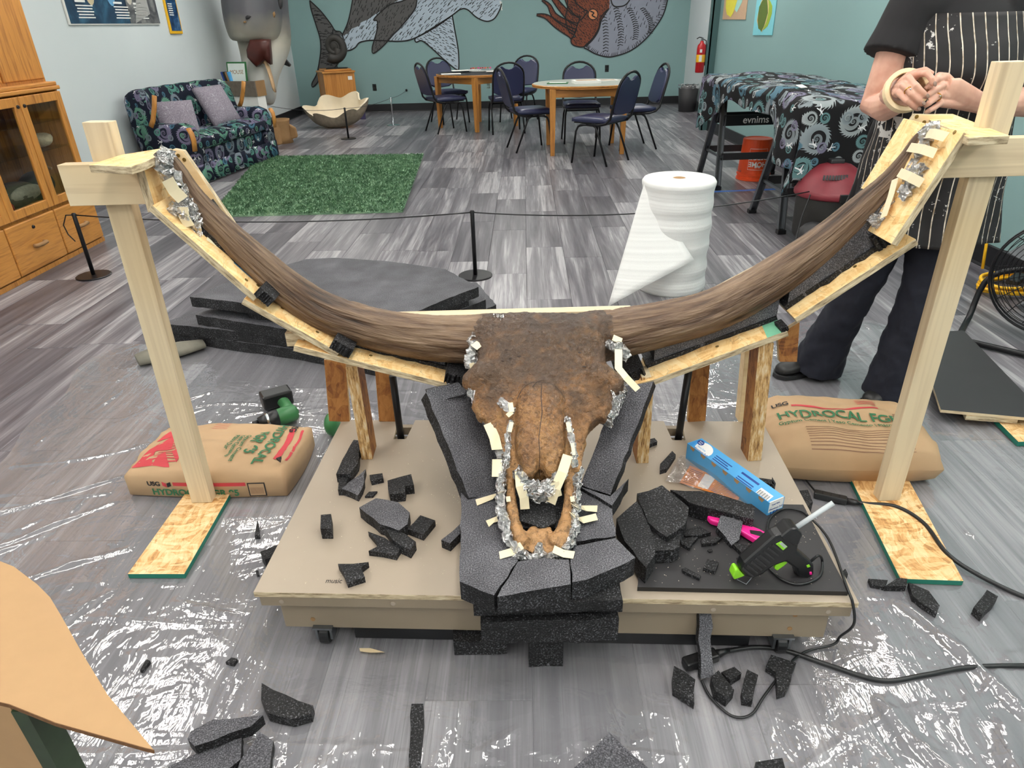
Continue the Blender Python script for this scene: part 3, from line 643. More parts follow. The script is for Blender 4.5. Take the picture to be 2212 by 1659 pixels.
for cx, col in ((.42, '#D9C9A5'), (.78, '#6FA7D0'), (1.12, '#C9C4B8')):
    MB().lathe([(.09, 0), (.07, .003), (.0, .004)], 18, M=T(cx, -.0125, .33) @ RX(PI/2) @ Matrix.Diagonal((1, 1.9, 1, 1))).build('fossil_print', plain('print_'+str(cx), col, .4, vary=.3, scale=30), t)
b = MB()
for cx in (.16, .80, 1.18):
    b.box(.16, .002, .018, c=(cx+.08, -.0135, .19))
    for k in range(5): b.box(.27-.03*(k % 2), .002, .010, c=(cx+.13, -.0135, .155-.024*k))
o = b.build('text_lines', MT['white_ink'], t); o['kind'] = 'stuff'
p0, p1 = lpt(369, 73, .012), lpt(394, 73, .012); L_ = (p1-p0).length
t = thingM('narrow_poster', 'narrow blue poster in a yellow frame beside the wide poster', 'poster', frame(p0, p1-p0, z=(0, 0, 1)))
MB().box(L_, .02, .9, c=(L_/2, 0, .45)).build('frame', MT['yellow'], t, bevel=.003); MB().box(L_-.05, .006, .85, c=(L_/2, -.010, .455)).build('print', m_ocean('deep_sea_print', '#0C1C33', '#1D4A78', '#6F9CC0', 6), t)
b = MB()
for k in range(6): b.box(.10, .002, .010, c=(.10, -.0145, .30-.022*k))
o = b.build('text_lines', MT['white_ink'], t); o['kind'] = 'stuff'
# shark head sculpture
YS = 9.9
def m_sk():
    m = NT('shark_skin'); v = m.co(); z = m.xyz(v)[2]; n = m.noise(v, 3, 3, .5)
    t_ = m.math('ADD', z, m.math('MULTIPLY', m.math('SUBTRACT', n, .5), .35))
    return m.fin(m.ramp(m.math('MULTIPLY', t_, .6), [(.28, '#A6A9A8'), (.58, '#C6C6BF'), (.70, '#B5AFA0'), (.80, '#8C877C'), (.94, '#5C5B60')]), .35)
sk = thing('shark_head_sculpture', 'large grey open-mouthed shark head sculpture mounted on the pale wall', 'sculpture', tuple(ay(560, 130, YS)*1.0)); SK0 = sk.matrix_basis.inverted()
def ppar(o, par): o.parent = par; o.matrix_parent_inverse = par.matrix_basis.inverted(); return o
def ringpx(y, xl, xr, dy, yo=0, n=20, sq=1.0, YY=None):
    YY = YY or YS; a, b_ = ay(xl, y, YY), ay(xr, y, YY); c = (a+b_)/2; h = (b_-a)/2; out = []
    for j in range(n):
        t_ = 2*PI*j/n; cx, sx = math.cos(t_), math.sin(t_)
        out.append(c + h*(abs(cx)**sq*(1 if cx > 0 else -1)) + V((0, dy*sx+yo, 0)))
    return out
rings = [ringpx(y, xl, xr, dy, yo) for y, xl, xr, dy, yo in ((-190, 500, 590, .12, .1), (-150, 484, 606, .3, .1), (-90, 474, 612, .42, .1), (-30, 473, 609, .45, .08), (10, 478, 607, .42, .05), (45, 486, 608, .40, .0), (70, 494, 606, .38, 0), (84, 500, 601, .36, .0), (90, 506, 594, .30, .03))]
ppar(MB().loft(rings).build('upper_head', m_sk(), None, smooth=True, sub=1, fix=True), sk)
rings = [ringpx(y, xl, xr, dy, yo) for y, xl, xr, dy, yo in ((-120, 500, 590, .2, .3), (-40, 478, 606, .3, .3), (10, 480, 608, .32, .28), (50, 488, 614, .33, .26), (85, 500, 619, .34, .22), (110, 511, 619, .34, .16), (140, 522, 610, .32, .06), (165, 527, 602, .28, -.02), (185, 539, 600, .24, -.06), (205, 556, 600, .18, -.08), (220, 574, 597, .10, -.08), (226, 583, 592, .04, -.08))]
ppar(MB().loft(rings).build('lower_jaw', m_sk(), None, smooth=True, sub=1, fix=True), sk)
def blob(pts, dy, mat, name, YY):
    c = V((0, 0, 0)); P_ = [ay(x, y, YY) for x, y in pts]; c = sum(P_, V((0, 0, 0)))/len(P_)
    mb = MB(); mb.loft([[p+V((0, dy, 0)) for p in P_], P_, [c+(p-c)*.8-V((0, dy*.25, 0)) for p in P_]]); return ppar(mb.build(name, mat, None, smooth=True, fix=True), sk)
blob([(540, 86), (560, 85), (580, 85), (581, 100), (583, 120), (584, 140), (574, 128), (562, 138), (554, 145), (545, 136), (534, 124), (532, 108)], .1, plain('mouth_red', '#4A1D16', .4, vary=.4, scale=8), 'mouth_cavity', YS-.36)
blob([(561, 118), (566, 117), (574, 128), (580, 145), (586, 165), (591, 185), (594, 200), (590, 196), (583, 172), (577, 150), (570, 134), (562, 132)], .06, plain('tooth_whorl', '#D9B48A', .5, vary=.25, scale=60), 'tooth_ridge', YS-.31)
blob([(530, 36), (534, 33), (541, 35), (536, 41), (531, 42)], .03, MT['black_matt'], 'nostril', YS-.40)
blob([(525, 47), (529, 45), (532, 48), (527, 50)], .03, MT['tan'], 'small_pore', YS-.40)
blob([(589, 28), (592, 25), (594, 31), (592, 38), (590, 35)], .03, MT['tan'], 'eye', YS-.34)
blob([(600, 0), (604, -6), (609, 0), (608, 14), (605, 20), (602, 12)], .05, MT['black_matt'], 'gill_slit', YS-.3)
ppar(MB().loft([[ay(x, y, 10.6)+V((0, d, 0)) for x, y in ((606, 120), (613, 122), (628, 140), (626, 144), (611, 138))] for d in (-.03, .03)]).build('side_fin', MT['black_matt'], None, fix=True), sk)
# sofa
SM = frame(V((-3.06, 7.02, 0)), (.17, .985, 0), z=(0, 0, 1))
so = thingM('loveseat_sofa', 'dark blue loveseat with spiral print upholstery and wooden arm trim', 'sofa', SM)
SL, SD = 1.64, .70
def pad(mb, x0, x1, y0, y1, z0, z1, puff=.03, n=8):
    def fn(face):
        pass
    nx = ny = n
    top = []; 
    for side in (1, -1):
        vs = []
        for j in range(ny+1):
            for i in range(nx+1):
                u, v = i/nx, j/ny; e = (4*u*(1-u))**.4*(4*v*(1-v))**.4 if 0 < u < 1 and 0 < v < 1 else 0
                zc = (z0+z1)/2; h = (z1-z0)/2*.62
                vs.append((x0+(x1-x0)*u, y0+(y1-y0)*v, zc+side*(h+(puff+(z1-z0)/2*.38)*e)))
        fs = [(j*(nx+1)+i, j*(nx+1)+i+1, (j+1)*(nx+1)+i+1, (j+1)*(nx+1)+i) for j in range(ny) for i in range(nx)]
        if side < 0: fs = [f[::-1] for f in fs]
        base = len(mb.v); mb.add(vs, fs); top.append(base)
    edge = [i for i in range(nx)] + [j*(nx+1)+nx for j in range(ny)] + [ny*(nx+1)+i for i in range(nx, 0, -1)] + [j*(nx+1) for j in range(ny, 0, -1)]
    for k in range(len(edge)):
        a, b_ = edge[k], edge[(k+1) % len(edge)]; mb.f.append([top[1]+a, top[1]+b_, top[0]+b_, top[0]+a]); mb.m.append(0)
    return mb
sbox(MB(), .04, SL-.04, .06, SD-.06, .10, .32).build('seat_base', MT['sofa'], so, bevel=.02, uv=True)
for x0, x1 in ((.13, SL/2), (SL/2, SL-.13)): pad(MB(), x0, x1, .0, SD-.2, .31, .46, .02).build('seat_cushion', MT['sofa'], so, smooth=True, uv=True)
# backrest: wrapped wing shape
rings = []
for k in range(13):
    u = k/12; x = u*SL; wing = (abs(u-.5)*2)**4; top = .88-.05*(1-wing)*0+.02*math.sin(u*PI*6)**2; fy = .50-wing*.20
    prof = [(fy, .34), (fy+.02, .55), (fy+.07, .74), (fy+.08, top-.06), (fy+.12, top), (SD-.06, top-.01), (SD+.02, top-.08), (SD-.01, .6), (SD-.03, .12), (fy+.06, .12)]
    rings.append([(x, a, b_) for a, b_ in prof])
MB().loft(rings).build('backrest', MT['sofa'], so, smooth=True, uv=True, sub=1, fix=True)
for s, x0, x1 in ((0, -.01, .15), (1, SL-.15, SL+.01)):
    rings = []
    for y, zt in ((.02, .50), (.0, .44), (.03, .54), (.12, .575), (.3, .57), (.52, .58)):
        rings.append([(x0, y, .10), (x0-.015, y, .35), (x0-.02, y, zt-.06), (x0+.03, y, zt), (x1-.03, y, zt), (x1+.01, y, zt-.05), (x1, y, .35), (x1, y, .10)])
    rings[0], rings[1] = [(p[0], .01, min(p[2], .42)) for p in rings[0]], [(p[0], .0, min(p[2], .5)) for p in rings[1]]
    a = MB().loft(rings[1:]).build('armrest', MT['sofa'], so, smooth=True, uv=True, fix=True)
    xt = (x0 if s == 0 else x1)-(.02 if s == 0 else -.02)
    MB().tube([(xt+.02, .02, .54), (xt+.01, -.01, .49), (xt+.01, -.015, .42), (xt+.015, .0, .33)], [(.014, .03)]*4, 8).build('arm_trim', MT['oak'], so, smooth=True)
    MB().tube([(xt, .28, .84), (xt, .31, .74), (xt, .36, .62), (xt, .40, .56)], [(.012, .026)]*4, 8).build('wing_trim', MT['oak'], so, smooth=True)
# ruffled skirt
b = MB(); n = 90; pts = []
path = [(0-.02, SD-.05), (-.02, .0), (SL+.02, .0), (SL+.02, SD-.05)]
for k in range(3):
    (xa, ya), (xb, yb) = path[k], path[k+1]
    m_ = n if k == 1 else 30
    for i in range(m_): pts.append((xa+(xb-xa)*i/m_, ya+(yb-ya)*i/m_, k))
rings = []
for zt, amp in ((.19, .004), (.10, .012), (.02, .02)):
    row = []
    for i, (x, y, k) in enumerate(pts):
        d = amp*math.sin(i*1.15)+(.2-zt)*.1; nx, ny = ((-1, 0), (0, -1), (1, 0))[k]; row.append((x+nx*d, y+ny*d, zt))
    rings.append(row)
b.loft(rings, False, closed=False); b.build('skirt', MT['sofa'], so, smooth=True, uv=True, solid=.006)
def pillow(px, py, Y_, lab, tilt, yaw, sz=.38):
    mb = MB(); pad(mb, -sz/2, sz/2, -sz/2, sz/2, -.03, .03, .05); o = mb.build('throw_pillow', MT['pillow'], None, smooth=True, uv=True)
    o.matrix_basis = SM @ T(px, py, Y_) @ RZ(yaw) @ RX(tilt); tag(o, lab, 'pillow', 'grey swirl throw pillows on the loveseat'); return o
pillow(.34, .36, .58, 'grey swirl pillow leaning at the near end of the loveseat', 1.0, -.9)
pillow(1.10, .33, .63, 'larger grey swirl pillow propped in the middle of the loveseat', 1.1, -.15, .44)
# small shelf unit with books behind the sofa
t = thing('book_stand', 'grey weathered wooden book stand behind the far end of the loveseat', 'stand', (-3.36, 9.42, 0), -.35)
b = MB(); sbox(b, -.25, .25, -.02, .0, .62, .80); b.build('front_board', plain('weathered_wood', '#6A6156', .8, vary=.35, scale=30), t, bevel=.004)
b = MB(); sbox(b, -.24, .24, .0, .16, .0, .62); b.build('white_box', MT['white'], t, bevel=.004)
b = MB(); sbox(b, -.25, .25, .0, .18, .62, .64); sbox(b, -.25, -.23, 0, .18, .64, .8); sbox(b, .23, .25, 0, .18, .64, .8); b.build('tray', MT['tan'], t)
BM = T(-3.36, 9.42, 0) @ RZ(-.35)
t = thingM('picture_book', 'white picture book with a green border standing in the grey book stand', 'book', BM @ T(-.07, .05, .66) @ RX(-.15))
MB().box(.30, .014, .36, c=(0, 0, .18)).build('cover', MT['green_tool'], t, bevel=.002); MB().box(.26, .002, .32, c=(0, -.008, .18)).build('front_picture', plain('book_front', '#DDE6E0', .4, vary=.1, scale=12), t)
text('MOUSE', .065, MT['tan'], 'title', t, T(0, -.0095, .22) @ RX(PI/2), align='CENTER')
b = MB()
for k in range(9): b.ball((-.08+.02*k, -.0095, .06+.05*hsh(k, 3)), (.013, .001, .016), 8, 5)
b.build('flower_print', MT['red_ink'], t)
for k, c in enumerate(('blue_d', 'black_plastic', 'tan', 'blue_box')):
    o = MB().box(.026, .14, .26, c=(0, 0, .13)).build('thin_book', MT[c], None, bevel=.003); o.matrix_basis = BM @ T(-.22+.033*k, .10, .65) @ RY(-.22)
    tag(o, ['navy', 'black', 'tan', 'light blue'][k]+' thin book leaning beside the white picture book', 'book', 'thin books in the stand')
# rug
RG = [az(452, 470), az(870, 459), az(915, 335), az(560, 340)]
o = MB().loft([[(p.x, p.y, .0) for p in RG], [(p.x, p.y, .012) for p in RG]], True).build('rug_base', MT['rug'], None, fix=True)
rug = tag(o, 'shaggy grass green rug lying in front of the loveseat', 'rug'); o.name = 'green_rug'
rr = np.random.default_rng(5); n = 42000; u, v_ = rr.random(n), rr.random(n)
P_ = [np.array(p) for p in RG]
base = ((1-u)*(1-v_))[:, None]*P_[0]+(u*(1-v_))[:, None]*P_[1]+(u*v_)[:, None]*P_[2]+((1-u)*v_)[:, None]*P_[3]
base[:, 2] = .01; ang = rr.normal(-.9, .9, n); ln = rr.uniform(.02, .045, n); tip = base+np.stack([np.cos(ang)*ln*.8, np.sin(ang)*ln*.8, rr.uniform(.010, .028, n)], 1)
sd = np.stack([-np.sin(ang), np.cos(ang), np.zeros(n)], 1)*.0045
vs_ = np.concatenate([base-sd, base+sd, tip], 0).tolist(); me = bpy.data.meshes.new('pile'); me.from_pydata(vs_, [], [(i, n+i, 2*n+i) for i in range(n)]); me.materials.append(MT['rug']); o = bpy.data.objects.new('pile', me); COL.objects.link(o); o.parent = rug; o['kind'] = 'stuff'
# fossil bones by the wall
def vertebra(px, py, r, h, lab, rz, sc=1):
    p = az(px, py); t = thing('giant_vertebra', lab, 'bone', (p.x, p.y, 0), rz)
    MB().lathe([(r*.96, 0), (r*.86, h*.3), (r*.82, h*.6), (r*.9, h*.92), (r*.93, h), (r*.7, h*.99), (r*.6, h*.9), (r*.1, h*.86)], 22).build('centrum', MT['tan'], t, smooth=True)
    MB().loft([[(r*.7, -.03, h*.1), (r*.7, .03, h*.1), (r*.8, .03, h*.8), (r*.8, -.03, h*.8)], [(r*1.35, -.05, h*.2), (r*1.35, .05, h*.2), (r*1.3, .05, h*.6), (r*1.3, -.05, h*.6)]]).build('side_process', MT['tan'], t, bevel=.02, fix=True)
    MB().loft([[(-.04, -r*.8, .0), (.04, -r*.8, 0), (.03, -r*.8, h*.9), (-.03, -r*.8, h*.9)], [(-.09, -r*1.25, .0), (.0, -r*1.25, 0), (-.02, -r*.95, h*.9), (-.04, -r*.95, h*.9)]]).build('lower_process', MT['tan'], t, bevel=.015, fix=True)
    return t
vertebra(608, 308, .17, .30, 'hollow brown fossil vertebra standing at the corner of the green rug', .2)
o = MB().loft([[V((-3.4, 9.75, 0))+V((a, b_, c)) for a, b_, c in ((-.14, d, 0), (.2, d, 0), (.15, d, .25), (.02, d, .5), (-.07, d, .62), (-.14, d, .55))] for d in (-.07, .07)]).build('flat_fossil_bone', MT['tan'], None, bevel=.03, fix=True); tag(o, 'brown flat fossil bone leaning by the wall behind the loveseat', 'bone')
o = MB().tube([(-3.48, 10.4, .5), (-3.5, 10.5, .72)], .02, 8).build('wall_bracket', MT['brass'], None); tag(o, 'small brass bracket on the pale wall under the shark head', 'bracket')
o.matrix_basis = T(-.14, 0, 0)
# ================================================================ back: pedestal, clam, barriers, tables
PD = frame(V((-2.66, 12.42, 0)), (1, .35, 0), z=(0, 0, 1)); 
PD = T(-2.83, 12.55, 0) @ RZ(.42)
pd = thingM('oak_pedestal', 'oak veneer display pedestal with stepped top in the far left corner', 'pedestal', PD)
MB().box(.50, .50, .70, c=(0, 0, .35)).build('body', m_oak('oak_veneer', '#A8692C', '#C98942', 2, .45), pd, bevel=.006)
for s in (-1, 1):
    for q in (-1, 1): MB().box(.03, .03, .70, c=(s*.242, q*.242, .35)).build('corner_post', MT['oak'], pd)
MB().box(.55, .55, .03, c=(0, 0, .715)).build('top_ledge', MT['oak_x'], pd, bevel=.008); MB().box(.45, .45, .03, c=(0, 0, .745)).build('top_plinth', MT['oak_x'], pd, bevel=.008)
MB().box(.07, .004, .055, c=(.18, -.252, .62)).build('label_card', MT['white'], pd)
AM = T(-2.78, 12.5, .76) @ RZ(.1)
am = thingM('ammonite_fossil', 'black coiled ammonite fossil on a thin metal stand atop the oak pedestal', 'fossil', AM)
MB().box(.34, .2, .012, c=(0, 0, .008)).build('base_plate', MT['black_metal'], am); MB().tube([(0, .02, .012), (0, .03, .15), (-.01, .05, .5), (.01, .03, .58), (.03, .0, .57)], .008, 8).build('support_rod', MT['black_metal'], am)
pts, rs = [], []
for k in range(70):
    a = k*.235; r = .155*math.exp(-.105*a); pts.append((r*1.15*math.cos(a+4.0)-.0, -.02+.002*k*0, .33+r*1.25*math.sin(a+4.0))); rs.append((r*.52, r*.42))
MB().tube(pts, rs, 14).ball((0, 0, .34), (.12, .045, .14), 16, 8).build('shell_coil', plain('dark_fossil', '#2B2926', .55, vary=.5, scale=14, bump=.3), am, smooth=True)
MB().tube([(.02, 0, .12), (.03, 0, .2), (.06, 0, .30)], [.03, .06, .08], 12).build('shell_mouth', plain('dark_fossil_mouth', '#322F2B', .6, vary=.5, scale=14, bump=.3), am, smooth=True)
# giant clam
p = az(733, 276); cl = thing('giant_clam_shell', 'giant clam shell with cream inside and rough grey outside on the floor', 'shell', (p.x, p.y+.1, 0), .1)
def clam(inner):
    rings = []; nr, na = 10, 64
    for i in range(nr+1):
        t_ = i/nr; row = []
        for j in range(na):
            a = 2*PI*j/na; fl = 1+.12*t_**3*math.cos(6*a+.5)+.012*math.cos(40*a)*t_; r = .40*math.sin(t_*PI*.5)**.9*fl*(.93 if inner else 1)
            z = .02+.30*(1-math.cos(t_*PI*.5))**1.2 + .040*t_**4*math.cos(6*a+.5) + (.03 if inner else 0)*(1-t_)
            row.append((r*math.cos(a)*1.08*(1+.12*t_*(math.cos(a) < 0)), r*math.sin(a)*.66, z+.13*t_*math.sin(a)*.9+.05*t_*math.cos(a)))
        rings.append(row)
    rings[0] = [(x*.02, y*.02, rings[0][0][2]) for x, y, z in rings[0]]
    return rings
ro, ri = clam(False), clam(True)
MB().loft(ro, False).build('outer_shell', MT['clam_out'], cl, smooth=True); b = MB().loft(ri, False); n = len(b.v)
b.loft([ro[-1], ri[-1]], False); b.build('inner_shell', MT['clam_in'], cl, smooth=True)
t = thing('exhibit_sign', 'small purple exhibit sign with yellow and white lettering propped behind the clam shell', 'sign', tuple(az(776, 258)), .15)
MB().box(.22, .012, .28, M=RX(-.25), c=(0, 0, .14)).build('board', plain('purple_card', '#2E2450', .5), t, bevel=.002)
text('BIG BEAD', .034, MT['yellow'], 'heading', t, RX(-.25) @ T(-.01, -.008, .20) @ RX(PI/2), align='CENTER'); text('clam from the\ndeep sea', .022, MT['white_ink'], 'lettering', t, RX(-.25) @ T(0, -.008, .13) @ RX(PI/2), align='CENTER')
def stanchion(p, lab, mat='black_metal', h=.405, tilt=0):
    t = thing('barrier_post', lab, 'barrier post', (p.x, p.y, 0), 0)
    MB().lathe([(.105, 0), (.105, .006), (.10, .009), (.02, .010)], 28).build('base', MT[mat], t, smooth=False); MB().lathe([(.0125, .008), (.0125, h-.004), (.010, h)], 14).build('post', MT[mat], t, smooth=True)
    MB().tube([(-.016, 0, h-.012), (.016, 0, h-.012)], .006, 8).build('cord_clip', MT['black_plastic'], t); return t
S1, S2, S3, S4 = az(203, 596), az(1027, 596), az(753, 300), az(850, 271)
stanchion(S1, 'low black barrier post in front of the oak cabinet'); stanchion(S2, 'low black barrier post behind the black foam stack'); stanchion(S3, 'low black barrier post beside the giant clam shell'); stanchion(S4, 'low chrome barrier post by the far teal wall', 'chrome')
def cord(a, b_, sag, lab, r=.004, name='barrier_rope', n=16):
    a, b_ = V(a), V(b_); pts = [a+(b_-a)*k/n - V((0, 0, sag*4*k/n*(1-k/n))) for k in range(n+1)]
    return tag(MB().tube(pts, r, 6).build(name, MT['black_plastic'], None, smooth=True), lab, 'rope')
up = lambda p: V((p.x, p.y, .393))
VC = V((2.0, 4.42, .40))
cord(up(S1), up(S2), .05, 'thin black barrier rope from the cabinet post to the middle post'); cord(up(S2), V((1.93, 4.36, .38)), .07, 'thin black barrier rope from the middle post to the shop vacuum')
o = tag(MB().tube([up(S1), up(S1)+V((-.05, 0, .0)), up(S1)+V((-.085, 0, -.06)), up(S1)+V((-.075, 0, -.12)), up(S1)+V((-.045, 0, -.165))], .004, 6).build('loose_cord_end', MT['black_plastic'], None, smooth=True), 'loose black cord end curling off the barrier post by the cabinet', 'cord')
cord(up(S3), up(S4), .03, 'thin barrier rope between the clam post and the chrome post', .003); cord(up(S4), wpt(878, 195, .01), .02, 'thin barrier rope from the chrome post to the teal wall', .003); cord(up(S3), V((-3.58, 10.9, .38)), .05, 'thin barrier rope running from the clam post to the pale wall', .003)
o = tag(MB().lathe([(.02, 0), (.02, .01), (.012, .02), (.016, .035)], 14, M=T(*wpt(878, 195, .0)) @ RX(PI/2)).build('wall_hook', MT['black_metal'], None, smooth=True), 'small black cord hook on the teal wall', 'hook')
# chairs
def make_chair():
    t = thing('stacking_chair', 'x', 'chair', (0, 0, 0), 0, 'navy stacking chairs at the tables')
    W = .21; S = .205
    b = MB(); pad(b, -.215, .215, -.20, .23, .415, .475, .012); b.build('seat', MT['navy'], t, smooth=True)
    b = MB(); sbox(b, -.20, .20, -.19, .21, .41, .422); b.build('seat_pan', MT['black_plastic'], t)
    # back tube: from seat rear up and over
    L = []
    for k in range(9):
        u = k/8; L.append((-W+.0, -.10-.16*u**.55-.0, .40+.13*u**2.0))
    def bk(s, z):   # lean
        return (s, -.26-.10*(z-.53)/.37, z)
    left = [(-W, -.02, .405), (-W, -.12, .405), (-W, -.20, .425), (-W, -.245, .47), bk(-W, .55), bk(-W, .66), bk(-W*.97, .76)]
    arc = [bk(-W*math.cos(a)*.97, .76+.15*math.sin(a)) for a in np.linspace(.2, PI-.2, 11)]
    pts = left+arc+[(-x, y, z) for x, y, z in left[::-1]]
    MB().tube(pts, .0135, 8).build('back_frame', MT['black_metal'], t, smooth=True)
    o1 = [(-W+.012, .54), (-W+.008, .66)]+[(-(W-.012)*math.cos(a), .750+.135*math.sin(a)) for a in np.linspace(.0, 1.08, 5)]
    top = [(-.072, .858), (-.045, .838), (0, .828)]
    half = o1+top; poly = half+[(-x, z) for x, z in half[:-1][::-1]]+[(.13, .505), (0, .495), (-.13, .505)]
    b = MB(); b.loft([[(x*k, bk(0, z)[1]+d, .67+(z-.67)*k) for x, z in poly] for d, k in ((-.018, .97), (-.012, 1), (.016, 1), (.028, .93))]); b.build('backrest', MT['navy'], t, smooth=False, bevel=.004, fix=True)
    for s in (-1, 1):
        MB().tube([(s*S, .05, .40), (s*S, .12, .397), (s*S, .155, .375), (s*(S+.008), .175, .33), (s*(S+.02), .215, .0)], .0115, 8).build('leg', MT['black_metal'], t, smooth=True)
        MB().tube([(s*S, .05, .40), (s*S, -.04, .397), (s*S, -.075, .375), (s*(S+.008), -.10, .33), (s*(S+.02), -.235, .0)], .0115, 8).build('leg', MT['black_metal'], t, smooth=True)
    MB().tube([(-S, -.06, .385), (S, -.06, .385)], .009, 8).build('crossbar', MT['black_metal'], t, smooth=True); MB().tube([(-S, .13, .385), (S, .13, .385)], .009, 8).build('crossbar', MT['black_metal'], t, smooth=True)
    return t
ch = make_chair()
CH = [(-.85, 10.42, -62, 'navy chair at the left front of the cluttered round table, back towards us'), (-.86, 11.42, -150, 'navy chair behind the cluttered round table on its left side'),
      (.02, 10.18, 8, 'navy chair at the right front of the cluttered round table, back towards us'), (.22, 11.35, 155, 'navy chair behind the cluttered round table on its right side'),
      (.30, 8.66, -76, 'navy chair seen from the side at the left of the oval-looking grey table'), (.97, 9.18, 180, 'navy chair facing us from behind the grey topped table'),
      (1.03, 7.72, 50, 'nearest navy chair, angled at the front of the grey topped table'), (1.53, 8.60, 98, 'navy chair at the right end of the grey topped table by the bin')]
for k, (x, y, a, lab) in enumerate(CH):
    if k == 0: ch['label'] = lab; ch.matrix_basis = T(x, y, 0) @ RZ(math.radians(a))
    else: dup(ch, lab, T(x, y, 0) @ RZ(math.radians(a)))
def table(x, y, rx, ry, rot, lab, top):
    t = thingM('round_table', lab, 'table', T(x, y, 0) @ RZ(rot), 'round oak tables')
    E_ = Matrix.Diagonal((rx, ry, 1, 1))
    MB().lathe([(.985, .708), (1, .712), (1, .720), (.985, .723), (1, .726), (1, .736), (.985, .74)], 48, M=E_).build('table_edge', MT['oak_x'], t, smooth=False)
    MB().lathe([(.98, .738), (.98, .7425), (.9, .743)], 48, M=E_).build('table_top', MT[top], t)
    q = .40
    for sx in (-1, 1):
        for sy in (-1, 1):
            MB().loft([[(sx*q*1.0+a*.024, sy*q+b_*.024, .0) for a, b_ in ((-1, -1), (1, -1), (1, 1), (-1, 1))], [(sx*q*1.0+a*.036, sy*q+b_*.036, .708) for a, b_ in ((-1, -1), (1, -1), (1, 1), (-1, 1))]]).build('leg', MT['oak'], t, bevel=.004)
        MB().box(.022, 2*q-.07, .085, c=(sx*q, 0, .665)).build('apron', MT['oak_y'], t); MB().box(2*q-.07, .022, .085, c=(0, sx*q, .665)).build('apron', MT['oak_x'], t)
    return t
table(.94, 8.55, .615, .56, 0, 'round oak table with a plain grey top in the middle of the far floor', 'grey_lam'); table(-.40, 10.80, .58, .58, PI/4, 'round oak table covered with papers by the far teal wall', 'black_matt')
rr = random.Random(4)
def slab(name, lab, cat, x, y, z, sx, sy, sz, rz, mat, grp=None, page=None):
    t = thingM(name, lab, cat, T(x, y, z) @ RZ(rz), grp)
    MB().box(sx, sy, sz, c=(0, 0, sz/2)).build('cover', MT[mat], t)
    if page: MB().box(sx*.97, sy*.97, sz*.6, c=(.004, .004, sz/2)).build('pages', MT[page], t); MB().box(sx*.8, sy*.5, .001, c=(0, 0, sz+.0006)).build('cover_print', MT['tan' if mat == 'white' else 'white'], t)
    return t
slab('thick_book', 'thick white book lying in the centre of the grey topped table', 'book', .94, 8.42, .744, .30, .22, .03, .1, 'white', None, 'cream')
slab('thin_booklet', 'thin green booklet at the left of the grey topped table', 'booklet', .62, 8.48, .744, .24, .17, .008, -.15, 'green_tool', None, 'white'); slab('thin_booklet', 'pale booklet at the right of the grey topped table', 'booklet', 1.22, 8.68, .744, .22, .16, .008, .2, 'white', None, 'white')
for k, (x, y, r) in enumerate(((-.75, 10.6, .1), (-.35, 11.05, -.2), (-.12, 10.9, .4), (-.5, 11.1, .7), (-.1, 10.62, -.1), (-.62, 10.95, .2))):
    o = MB().box(.28, .21, .004, c=(0, 0, .002)).build('paper_sheet', MT['white'], None); o.matrix_basis = T(x, y, .744+.0045*k) @ RZ(r); tag(o, ('leftmost', 'rearmost', 'rear right', 'rear left', 'front right', 'middle left')[k]+' loose white paper sheet on the cluttered round table', 'paper', 'papers on the cluttered table')
t = thing('marker_tray', 'clear tray of red and orange markers on the cluttered round table', 'marker tray', (-.33, 10.66, .774), .1)
MB().box(.34, .12, .03, c=(0, 0, .016)).build('tray', MT['bagfilm'], t)
for k in range(9): MB().tube([(-.14+.034*k, -.05, .035+.004*(k % 2)), (-.12+.034*k, .05, .036)], .009, 7).build('marker', MT[('red', 'orange', 'tan', 'pink', 'red_ink')[k % 5]], t)
# bin and extinguisher
p = az(1493, 240); t = thing('waste_bin', 'black waste bin with a bag liner in the far right corner', 'bin', (3.02, 12.0, 0), 0)
MB().lathe([(.13, 0), (.135, .005), (.165, .40), (.155, .40), (.126, .01), (.05, .008)], 24).build('bin_body', MT['black_matt'], t, smooth=True)
b = MB(); n = 48; b.loft([[((.168+.008*math.sin(j*2.1)+d)*math.cos(2*PI*j/n), (.168+.008*math.sin(j*2.1)+d)*math.sin(2*PI*j/n), z+.006*math.sin(j*1.3)) for j in range(n)] for d, z in ((-.02, .34), (-.012, .40), (.0, .41), (.004, .385), (.002, .36))], False); b.build('bag_liner', MT['bagfilm'], t, smooth=True)
p = ay(1510, 155, 11.8); t = thing('fire_extinguisher', 'red fire extinguisher hanging on the narrow white wall', 'fire extinguisher', (3.10, 11.75, .60), 0)
MB().lathe([(.06, 0), (.066, .01), (.068, .34), (.06, .39), (.03, .42), (.022, .45)], 20).build('cylinder', MT['red'], t, smooth=True)
MB().lathe([(.0685, .15), (.0690, .152), (.0690, .255), (.0685, .257)], 20, cap=False).build('label_band', MT['yellow'], t, smooth=True); MB().box(.045, .003, .09, c=(-.02, -.0695, .205)).build('instruction_label', MT['white'], t); MB().box(.035, .003, .045, c=(-.02, -.066, .31)).build('inspection_tag', MT['white'], t)
MB().box(.03, .03, .05, c=(0, 0, .47)).build('valve', MT['steel'], t, bevel=.005); MB().tube([(0, 0, .49), (-.05, -.01, .5), (-.09, -.02, .48)], .007, 8).build('handle', MT['black_metal'], t); MB().tube([(.02, 0, .47), (.06, -.01, .45), (.075, -.01, .3), (.072, -.01, .1)], .008, 8).build('hose', MT['black_plastic'], t, smooth=True)
MB().box(.02, .03, .3, c=(.085, 0, .25)).build('wall_hanger', MT['red'], t)
